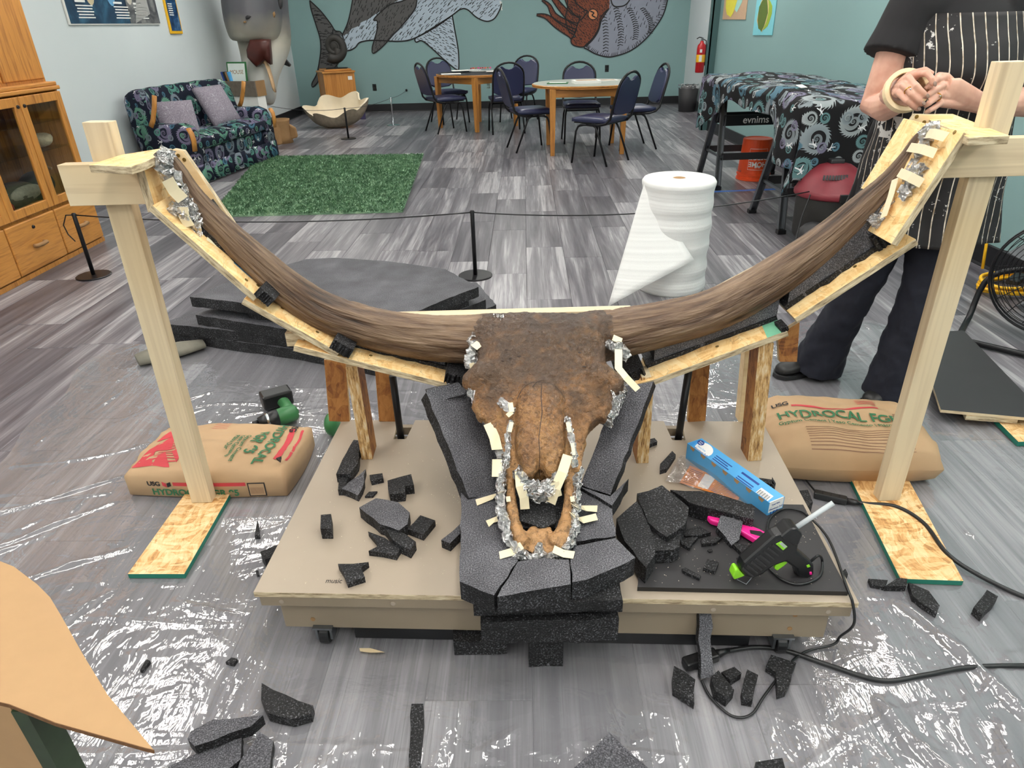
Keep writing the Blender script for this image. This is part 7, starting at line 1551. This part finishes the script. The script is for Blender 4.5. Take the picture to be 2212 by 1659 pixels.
# ================================================================ impact driver
dr = thing('impact_driver', 'green and black cordless impact driver lying on the plastic', 'power tool', tuple(az(600, 900, 0)))
def dp(o): o.parent = dr; o.matrix_parent_inverse = dr.matrix_basis.inverted(); return o
zd = .045
A_, B_ = az(640, 890, zd), az(584, 906, zd); ax_ = (B_-A_).normalized()
dp(MB().tube([A_-ax_*.005, A_+ax_*.005, A_.lerp(B_, .5), B_], [.022, .032, .034, .030], 16).build('motor_housing', MT['green_tool'], None, smooth=True)); C_ = B_+ax_*.045
dp(MB().tube([B_-ax_*.03, B_-ax_*.002, B_+ax_*.02, C_], [.0335, .031, .027, .02], 16).build('nose', MT['black_plastic'], None, smooth=True)); dp(MB().tube([B_+ax_*.004, B_+ax_*.016], .0295, 16).build('silver_ring', MT['chrome'], None, smooth=True)); dp(MB().tube([C_, C_+ax_*.022], [.012, .011], 12).build('chuck', MT['black_metal'], None, smooth=True)); dp(MB().tube([C_+ax_*.02, C_+ax_*.065, C_+ax_*.068, C_+ax_*.09], [.0045, .0045, .003, .001], 8).build('driver_bit', MT['steel'], None, smooth=True))
h0, h1 = A_.lerp(B_, .15), az(612, 868, zd); dp(MB().tube([h0, h0.lerp(h1, .5), h1], [(.02, .026), (.017, .022), (.02, .024)], 14).build('handle', MT['green_tool'], None, smooth=True)); dp(MB().tube([h0.lerp(h1, .25)+ax_*.02, h0.lerp(h1, .45)+ax_*.022], .008, 8).build('trigger', MT['black_plastic'], None, smooth=True))
o = MB().box(.12, .075, .062).build('battery', MT['black_plastic'], None, bevel=.008); dp(o); bm = az(600, 862, zd); o.matrix_basis = frame(bm+(h1-h0).normalized()*.018, ax_, z=(0, 0, 1))
text('BSL', .02, MT['white_ink'], 'lettering', dr, None).matrix_basis = Matrix.Identity(4); o = dr.children[-1]; o.matrix_parent_inverse = dr.matrix_basis.inverted(); o.matrix_basis = frame(bm+(h1-h0).normalized()*.018+V((-.02, -.0385, -.01)), (1, 0, 0), y=(0, 0, 1))
p = az(722, 940, .0); t = thing('green_tool_case', 'green tool peeking out behind the left rear corner of the platform', 'power tool', (p.x, p.y, 0))
MB().ball((0, 0, .05), (.03, .045, .048), 14, 9).build('body', MT['green_tool'], t, smooth=True); MB().box(.03, .05, .03, c=(-.005, .03, .02)).build('base', MT['black_plastic'], t, bevel=.006)
# ================================================================ cardboard box at lower left
cz = .50
cb = thing('cardboard_box', 'open cardboard box with a long flap at the lower left corner', 'box', tuple(az(-60, 1600, 0)))
CBI = cb.matrix_basis.inverted()
def cbp(mb, name, mats, **k): o = mb.build(name, mats, None, **k); o.parent = cb; o.matrix_parent_inverse = CBI; return o
fl_ = [(-160, 1205), (0, 1212), (30, 1224), (80, 1262), (108, 1290), (132, 1330), (180, 1415), (232, 1500), (333, 1621), (312, 1616), (120, 1562), (20, 1522), (-160, 1480)]
P_ = [az(x, y, cz) for x, y in fl_]; P_ = [V((p.x, p.y, cz-.10*max(0, (x-100)/230)**1.3)) for p, (x, y) in zip(P_, fl_)]
P_ = [apl(x, y, V((0, 0, cz)), V((.18, .05, 1))) for x, y in fl_]; nn = V((.18, .05, 1)).normalized()
cbp(MB().loft([[p for p in P_], [p-nn*.005 for p in P_]]), 'flap', [MT['card']], fix=True)
b = MB(); ed = P_[8:]
for i in range(len(ed)-1): b.add([ed[i]+nn*.0004, ed[i+1]+nn*.0004, ed[i+1]-nn*.0058, ed[i]-nn*.0058], [(0, 1, 2, 3)])
cbp(b, 'torn_edge', MT['card_edge'], solid=.001)
c0 = P_[11]-nn*.006; c1 = P_[12]-nn*.006; cbp(MB().loft([[V((c0.x, c0.y, 0.004)), V((c1.x, c1.y, 0.004)), V((c1.x, c1.y, c1.z)), V((c0.x, c0.y, c0.z))], [V((c0.x, c0.y+.005, 0.004)), V((c1.x, c1.y+.005, 0.004)), V((c1.x, c1.y+.005, c1.z)), V((c0.x, c0.y+.005, c0.z))]]), 'front_wall', MT['card'], fix=True)
cbp(MB().box(.02, .04, c0.z-.01, c=(c0.x+.010, c0.y+.018, (c0.z-.01)/2+.004)), 'green_corner', plain('green_black_tape', '#2A3A24', .4, vary=.5, scale=30))
# small debris
o = MB().loft([[az(x, y, .012) for x, y in ((776, 1400), (800, 1400), (832, 1409), (800, 1410), (778, 1407))], [az(x, y, .006) for x, y in ((776, 1400), (800, 1400), (832, 1409), (800, 1410), (778, 1407))]]).build('wood_sliver', MT['pine_x'], None, fix=True); tag(o, 'small wood sliver on the plastic in front of the platform', 'wood scrap')
rr = random.Random(3); b = MB()
def chip(p, s): a = rr.uniform(0, PI); d = V((math.cos(a), math.sin(a), 0))*s; e = V((-d.y, d.x, 0))*rr.uniform(.25, .6); b.add([p-d-e, p+d-e, p+d+e, p-d+e, p+V((0, 0, s*.5))], [(0, 1, 4), (1, 2, 4), (2, 3, 4), (3, 0, 4)])
for k in range(420):
    u, v = rr.random(), rr.random(); c = PM @ V(((u-.5)*PWID*.96, (v-.5)*PDEP*.94, .2006))
    if -.16 < c.x < .30 and c.y < 1.6: continue
    chip(c, rr.uniform(.0006, .0018))
for k in range(90): c = az(985+rr.gauss(0, 16), 1040+rr.gauss(0, 22), .2006); chip(c, rr.uniform(.0006, .002))
for k in range(160): c = az(rr.uniform(1390, 1800), rr.uniform(1100, 1262), .2138); chip(c, rr.uniform(.0005, .0016))
o = b.build('sawdust', plain('sawdust_chips', '#D8CDB8', .9), None); tag(o, 'fine pale sawdust and wood chips scattered over the platform', 'sawdust', None, 'stuff')
# ================================================================ person
def m_skin():
    m = NT('skin'); v = m.co(); n = m.noise(v, 18, 3); n2 = m.noise(v, 160, 2); m.b.inputs['Subsurface Weight'].default_value = .12; m.b.inputs['Subsurface Radius'].default_value = (.02, .008, .005)
    m.bump(n2, .12, .002); return m.fin(m.ramp(n, [(.3, '#C4917C'), (.55, '#D3A590'), (.8, '#DDB29C')]), .48)
MT['skin'] = m_skin(); MT['nail'] = plain('taupe_nail', '#8E7466', .2); MT['denim'] = plain('dark_denim', '#0D1120', .85, vary=.3, scale=60, bump=.15); MT['shirt'] = plain('black_shirt', '#141316', .85, vary=.2, scale=10); MT['shoe'] = plain('black_shoe', '#151516', .45, vary=.2, scale=20); MT['hair'] = plain('brown_hair', '#4A3022', .6, vary=.3, scale=80)
pe = thing('person', 'person in a paint-splattered striped black apron, hands clasped, standing behind the right post', 'person', (1.44, 2.42, 0)); PEI = pe.matrix_basis.inverted()
def pp(o): o.parent = pe; o.matrix_parent_inverse = PEI; return o
TC = [(.80, 1.50, 2.45, .20, .135), (.92, 1.50, 2.45, .205, .14), (1.02, 1.495, 2.44, .185, .125), (1.10, 1.485, 2.43, .18, .12), (1.20, 1.475, 2.42, .188, .130), (1.29, 1.465, 2.42, .180, .125), (1.37, 1.46, 2.43, .165, .10), (1.42, 1.455, 2.435, .12, .075), (1.445, 1.455, 2.435, .07, .06)]
TURN = -.22
def ell(z, cx, cy, rx, ry, n=28, k=1.0, off=0.0):
    out = []
    for j in range(n):
        a = 2*PI*j/n; x, y = (rx*k+off)*math.cos(a), (ry*k+off)*math.sin(a)
        bust = .045*math.exp(-((z-1.22)/.075)**2)*max(0, -math.sin(a))**1.5*(.75+.25*math.cos(a*2+PI)) if True else 0
        y -= bust
        c_, s_ = math.cos(TURN), math.sin(TURN); out.append((cx+x*c_-y*s_, cy+x*s_+y*c_, z))
    return out
bd = MB(); bd.loft([ell(*t_) for t_ in TC])
bd.tube([(1.455, 2.44, 1.40), (1.45, 2.43, 1.50), (1.445, 2.415, 1.56)], [.06, .054, .056], 16)
# head
HC = V((1.437, 2.392, 1.605)); bd.ball(tuple(HC), (.073, .092, .105), 20, 14); bd.ball((HC.x-.01, HC.y-.045, HC.z-.055), (.048, .048, .052), 16, 10)
fwd = V((-.22, -.97, -.12)).normalized(); side = V((0.97, -.22, 0))
bd.tube([HC+fwd*.085+V((0, 0, .02)), HC+fwd*.108+V((0, 0, -.012)), HC+fwd*.09+V((0, 0, -.025))], [.009, .013, .010], 8)
for s in (-1, 1): bd.ball(tuple(HC+side*(s*.074)+V((0, .01, -.005))), (.012, .022, .030), 10, 8)
# arms: picture-left arm hangs and bends forward, picture-right arm comes across
SR_, ER, WR = V((1.290, 2.43, 1.375)), V((1.232, 2.40, 1.108)), V((1.232, 2.215, 1.142))
SL_, EL, WL = V((1.645, 2.40, 1.375)), V((1.745, 2.33, 1.115)), V((1.435, 2.175, 1.128))
bd.tube([SR_+V((.05, 0, .0)), SR_, SR_.lerp(ER, .35), SR_.lerp(ER, .75), ER+V((0, .005, .0)), ER.lerp(WR, .3)+V((0, 0, -.008)), ER.lerp(WR, .75), WR], [.06, .062, .056, .050, .047, .047, .036, .029], 16)
bd.tube([SL_-V((.05, 0, 0)), SL_, SL_.lerp(EL, .4), SL_.lerp(EL, .8), EL, EL.lerp(WL, .3), EL.lerp(WL, .75), WL], [.06, .062, .056, .050, .047, .046, .036, .029], 16)
def hp(x, y, Y_): return ay(x, y, Y_)
# picture-left hand (on top): palm then four fingers and thumb
WR = hp(1934, 196, 2.215)
KR = [hp(1986, 160, 2.135), hp(1964, 170, 2.115), hp(1953, 186, 2.108), hp(1943, 203, 2.110)]
bd.tube([ER.lerp(WR, .7), WR, WR.lerp(hp(1962, 184, 2.13), .5), hp(1962, 184, 2.14), hp(1968, 180, 2.135)], [.030, (.028, .024), (.036, .022), (.042, .018), (.036, .014)], 14, up=(0, -.4, 1))
for kx in KR: bd.tube([WR, kx+V((0, .010, 0))], [.022, .0125], 10)
FR = [[KR[0], hp(2002, 158, 2.105), hp(2013, 170, 2.090), hp(2017, 186, 2.086)], [KR[1], hp(1979, 186, 2.080), hp(1991, 199, 2.074), hp(2003, 211, 2.076)], [KR[2], hp(1969, 203, 2.076), hp(1982, 215, 2.070), hp(1995, 227, 2.072)], [KR[3], hp(1959, 219, 2.082), hp(1972, 229, 2.078), hp(1985, 238, 2.080)]]
for f, r_ in zip(FR, (.0094, .0096, .0092, .0082)): bd.tube([f[0]+V((0, .01, .004)), f[0], f[0].lerp(f[1], .6), f[1], f[1].lerp(f[2], .55), f[2], f[2].lerp(f[3], .6), f[3]], [r_*1.1, r_*1.12, r_*.95, r_*1.06, r_*.92, r_*.98, r_*.90, r_*.6], 12)
bd.tube([hp(1955, 176, 2.16), hp(1976, 158, 2.16), hp(1998, 152, 2.15), hp(2016, 160, 2.14)], [.015, .012, .011, .007], 10)
# picture-right hand below it, fingers running to the left under the other hand
KL = [hp(2041, 167, 2.150), hp(2037, 185, 2.130), hp(2033, 204, 2.122), hp(2032, 223, 2.122)]
bd.tube([WL, WL.lerp(hp(2052, 200, 2.13), .5), hp(2052, 198, 2.142), hp(2040, 196, 2.142)], [(.028, .024), (.036, .022), (.042, .019), (.036, .014)], 14, up=(0, -.4, 1))
for kx in KL: bd.tube([WL, kx+V((0, .010, 0))], [.022, .0125], 10)
FLh = [[KL[0], hp(2024, 172, 2.130), hp(2010, 182, 2.122), hp(1998, 192, 2.122)], [KL[1], hp(2020, 194, 2.112), hp(2008, 203, 2.106), hp(1996, 212, 2.108)], [KL[2], hp(2018, 214, 2.104), hp(2007, 223, 2.098), hp(1996, 231, 2.10)], [KL[3], hp(2018, 233, 2.106), hp(2007, 239, 2.100), hp(1997, 244, 2.104)]]
for f, r_ in zip(FLh, (.0094, .0096, .0092, .0084)): bd.tube([f[0]+V((0, .01, .004)), f[0], f[0].lerp(f[1], .6), f[1], f[1].lerp(f[2], .55), f[2], f[3]], [r_*1.1, r_*1.12, r_*.95, r_*1.04, r_*.92, r_*.95, r_*.6], 12)
bd.tube([hp(2058, 184, 2.16), hp(2044, 166, 2.16), hp(2028, 164, 2.145), hp(2018, 172, 2.132)], [.015, .012, .011, .007], 10)
# legs under the jeans
HL, KNL, ANL = V((1.42, 2.47, .86)), V((1.375, 2.47, .50)), V((1.300, 2.575, .09)); HR, KNR, ANR = V((1.58, 2.45, .86)), V((1.535, 2.37, .49)), V((1.495, 2.33, .09))
for h_, k_, a_ in ((HL, KNL, ANL), (HR, KNR, ANR)): bd.tube([h_, h_.lerp(k_, .5), k_, k_.lerp(a_, .35), a_], [.088, .075, .055, .05, .036], 14)
pp(bd.build('body', MT['skin'], None, remesh=.0029, fix=True)).modifiers['s'].iterations = 2
b = MB()
for f in FR: 
    d = (f[3]-f[2]).normalized(); u_ = V((0, -1, .35)); b = MB(); b.ball((0, 0, 0), (.0075, .0058, .002), 10, 6); o = pp(b.build('fingernail', MT['nail'], None, smooth=True)); o.matrix_basis = frame(f[2].lerp(f[3], .78)+V((0, -.0078, .002)), d, z=(0, -1, .35))
for f, r_, lab in ((FR[2], .0112, 'thin gold ring'), (FLh[2], .0112, 'gold ring with a stone')):
    p, d = f[0].lerp(f[1], .55), (f[1]-f[0]).normalized(); m = frame(p, d.cross(V((0, -1, .3))), z=d); o = pp(MB().tube([(r_*math.cos(a), r_*math.sin(a), 0) for a in np.linspace(0, 2*PI, 21)[:-1]], .0013, 6, loop=True, cap=False).build('ring', MT['brass'], None, smooth=True)); o.matrix_basis = m; o['label'] = lab
    o = pp(MB().ball((0, 0, 0), .003, 8, 6).build('ring_stone', MT['chrome'], None)); o.matrix_basis = T(*(p+V((0, -r_-.001, .004))))
# face details and hair
for s in (-1, 1): pp(MB().ball(tuple(HC+fwd*.083+side*(s*.03)+V((0, 0, .012))), (.012, .008, .007), 10, 8).build('eye', MT['white'], None, smooth=True)); pp(MB().ball(tuple(HC+fwd*.091+side*(s*.03)+V((0, 0, .012))), (.005, .003, .005), 8, 6).build('iris', MT['black_ink'], None))
pp(MB().tube([HC+fwd*.086+side*(k*.011)+V((0, 0, -.052-.002*abs(k))) for k in (-2, -1, 0, 1, 2)], [.003, .006, .007, .006, .003], 8).build('mouth', plain('lips', '#A8685E', .4), None, smooth=True))
hb = MB(); hb.ball((HC.x+.012, HC.y+.028, HC.z+.022), (.088, .095, .108), 20, 12); hb.tube([HC+V((.0, .09, .05)), HC+V((.0, .12, -.03)), HC+V((.0, .11, -.14)), HC+V((0, .10, -.20))], [.05, .06, .055, .03], 14)
pp(hb.build('hair', MT['hair'], None, remesh=.008, fix=True))
# shirt
sh = MB(); sh.loft([ell(z, cx, cy, rx, ry, k=1.0, off=.012) for z, cx, cy, rx, ry in TC[1:-1]])
sh.tube([SR_+V((.09, 0, .012)), SR_+V((.0, 0, .006)), SR_.lerp(ER, .22), SR_.lerp(ER, .46)+V((-.008, -.004, 0))], [.075, .082, .082, .092], 18); sh.tube([SL_-V((.09, 0, -.012)), SL_+V((0, 0, .006)), SL_.lerp(EL, .22), SL_.lerp(EL, .46)], [.075, .082, .082, .09], 18)
pp(sh.build('shirt', MT['shirt'], None, remesh=.008, fix=True))
# jeans
je = MB(); je.loft([ell(z, cx, cy, rx, ry, k=1.0, off=.010) for z, cx, cy, rx, ry in ((.74, 1.50, 2.45, .19, .12), (.80, 1.50, 2.45, .205, .138), (.92, 1.50, 2.45, .207, .142), (.99, 1.495, 2.44, .19, .13))])
for h_, k_, a_, hem in ((HL, KNL, ANL, .035), (HR, KNR, ANR, .035)):
    pts = [h_, h_.lerp(k_, .5), k_, k_.lerp(a_, .4), k_.lerp(a_, .75)+V((.01, .01, 0)), V((a_.x+.015, a_.y+.015, hem))]; je.tube(pts, [.105, .09, .074, .074, .088, .105], 20)
o = pp(je.build('jeans', MT['denim'], None, remesh=.009, fix=True)); tx3 = bpy.data.textures.new('denim_folds', 'CLOUDS'); tx3.noise_scale = .07; dm = o.modifiers.new('d', 'DISPLACE'); dm.texture = tx3; dm.strength = .022; dm.texture_coords = 'LOCAL'
# shoes
def shoe(heel, toe):
    heel, toe = V(heel), V(toe); m = frame(heel, toe-heel, z=(0, 0, 1)); L = .265; rings = []
    for x, w_, h_, in ((-.01, .02, .06), (.0, .032, .085), (.05, .036, .095), (.10, .037, .085), (.15, .042, .068), (.20, .046, .055), (.24, .040, .048), (.262, .022, .035)):
        rings.append([(x, w_*math.cos(a)*(1 if math.sin(a) > -.2 else 1.04), max(.0, h_*.5+h_*.5*math.sin(a))+.012) for a in np.linspace(0, 2*PI, 17)[:-1]])
    o = pp(MB().loft(rings).build('shoe', MT['shoe'], None, smooth=True, sub=1)); o.matrix_basis = m
    sp = [(-.015, .018), (.0, .034), (.06, .038), (.13, .042), (.20, .05), (.245, .043), (.27, .015)]; q = [(x, w_) for x, w_ in sp]+[(x, -w_) for x, w_ in sp[::-1]]
    s_ = MB().prism(q, .0, .02).build('sole', MT['black_plastic'], o, bevel=.004)
    for k in range(4): MB().tube([(.10+.022*k, -.026, .078-.006*k), (.105+.022*k, 0, .094-.007*k), (.10+.022*k, .026, .078-.006*k)], .0025, 6).build('lace', MT['black_matt'], o, smooth=True)
t1, h1 = az(1676, 815, .004), az(1800, 792, .004); d = (h1-t1).normalized(); shoe(t1+d*.262, t1)
t2, h2 = az(1868, 882, .004), az(1965, 846, .004); d = (h2-t2).normalized(); shoe(t2+d*.262, t2)
# apron
def m_apron():
    m = NT('striped_splattered_apron'); uv = m.co('UV'); x = m.xyz(uv); wob = m.noise(uv, 3, 2)
    f = m.math('FRACT', m.math('ADD', m.math('MULTIPLY', x[0], 33.0), m.math('MULTIPLY', wob, .8))); st = m.math('LESS_THAN', f, .10)
    gap = m.math('GREATER_THAN', m.noise(m.map(uv, (40, 3, 1)), 1, 1), .30)
    c = m.mix(m.math('MULTIPLY', st, gap), m.ramp(m.noise(uv, 14, 3), [(.3, '#0F0E10'), (.7, '#1D1B1E')]), m.ramp(m.noise(uv, 40, 2), [(.3, '#8C7A60'), (.6, '#D8CFBF')]))
    n = m.noise(uv, 38, 5, .68, .3); big = m.noise(uv, 6.5, 3, .6)
    sp = m.ramp(m.math('ADD', m.math('MULTIPLY', n, .62), m.math('MULTIPLY', big, .42)), [(.615, 0), (.63, 1)])
    wst = m.math('MULTIPLY', m.math('LESS_THAN', m.math('ABSOLUTE', m.math('SUBTRACT', x[1], .335)), .035), m.math('GREATER_THAN', m.noise(uv, 26, 4), .50))
    wst = m.math('MULTIPLY', wst, m.math('LESS_THAN', x[0], .02))
    c = m.mix(m.math('MAXIMUM', sp, wst), c, '#C9C7C4'); m.bump(m.noise(uv, 300, 2), .1, .001); return m.fin(c, .75)
AP = m_apron()
ZT_, ZB_ = 1.372, .655; NU, NV = 64, 60; vs_, uvs = [], []
def interp(z, i):
    for a, b_ in zip(TC[:-1], TC[1:]):
        if a[0] <= z <= b_[0]: t_ = (z-a[0])/(b_[0]-a[0]); return a[i]+(b_[i]-a[i])*t_
    return TC[0][i] if z < TC[0][0] else TC[-1][i]
for j in range(NV+1):
    v = j/NV; z = ZT_+(ZB_-ZT_)*v
    if z > 1.08: half = math.radians(56+50*((ZT_-z)/(ZT_-1.08))**.8)
    else: half = math.radians(106+4*min(1, (1.08-z)/.2))
    cx, cy, rx, ry = [interp(z, k) for k in (1, 2, 3, 4)]; fl = max(0, .98-z); off = .024+.05*fl+.25*max(0, .85-z)**1.5
    for i in range(NU+1):
        u = i/NU*2-1; a = -PI/2+u*half; wv = (.012*math.sin(u*13+.7)+.008*math.sin(u*23))*min(1, fl*4); x, y = (rx+off+wv)*math.cos(a), (ry+off+wv)*math.sin(a)
        y -= .052*math.exp(-((z-1.21)/.085)**2)*max(0, -math.sin(a))**1.5
        y -= .010*math.exp(-((z-.98)/.10)**2)
        c_, s_ = math.cos(TURN), math.sin(TURN); vs_.append((cx+x*c_-y*s_, cy+x*s_+y*c_, z+.008*math.sin(u*5)*(v > .97))); uvs.append((u*half*(rx+off)*.9, ZT_-z))
mb = MB(); mb.v = vs_; mb.f = [(j*(NU+1)+i, j*(NU+1)+i+1, (j+1)*(NU+1)+i+1, (j+1)*(NU+1)+i) for j in range(NV) for i in range(NU)]; mb.m = [0]*len(mb.f)
o = mb.build('apron', AP, None, smooth=True); ul = o.data.uv_layers.new(name='UVMap')
for l in o.data.loops: ul.data[l.index].uv = uvs[l.vertex_index]
r = o.modifiers.new('t', 'SOLIDIFY'); r.thickness = .004; r.offset = 1; pp(o); AO = o
aL, aR = V(vs_[0]), V(vs_[NU])
for s, a in ((-1, aL), (1, aR)): o = MB().tube([a+V((0, 0, -.01)), a+V((.0, .02, .035)), V((1.455+s*.075, 2.43, 1.45)), V((1.455+s*.05, 2.50, 1.44))], [(.004, .014)]*4, 8).build('neck_strap', MT['shirt'], AO, smooth=True); o.matrix_parent_inverse = Matrix.Identity(4)
e0 = V(vs_[int((ZT_-1.04)/(ZT_-ZB_)*NV)*(NU+1)]); o = MB().tube([e0, e0+V((-.02, -.02, -.05)), e0+V((-.035, -.03, -.2)), e0+V((-.06, -.03, -.34))], [(.003, .011)]*4, 8).build('apron_tie', MT['shirt'], AO, smooth=True)
o = MB().tube([V(vs_[int((ZT_-1.02)/(ZT_-ZB_)*NV)*(NU+1)+NU]), V((1.66, 2.60, 1.01)), V((1.5, 2.63, 1.0)), V((1.33, 2.60, 1.01)), e0], [(.003, .012)]*5, 8).build('waist_tie', MT['shirt'], AO, smooth=True)
# roll of masking tape on the wrist
tr = ay(1957, 196, 2.16); d = (hp(1968, 192, 2.12)-ER).normalized(); m = frame(tr, d.cross(V((0, 0, 1))), z=(d+V((.0, -.1, .25))).normalized())
t = thingM('masking_tape_roll', 'roll of cream masking tape hanging on the wrist of the person', 'tape roll', m)
MB().lathe([(.050, -.011), (.062, -.011), (.0625, 0), (.062, .011), (.050, .011), (.0495, 0), (.050, -.011)], 36, cap=False).build('tape', MT['tapew'], t, smooth=False); MB().lathe([(.0475, -.0115), (.0500, -.0115), (.0500, .0115), (.0475, .0115), (.0475, -.0115)], 36, cap=False).build('cardboard_core', MT['card'], t)
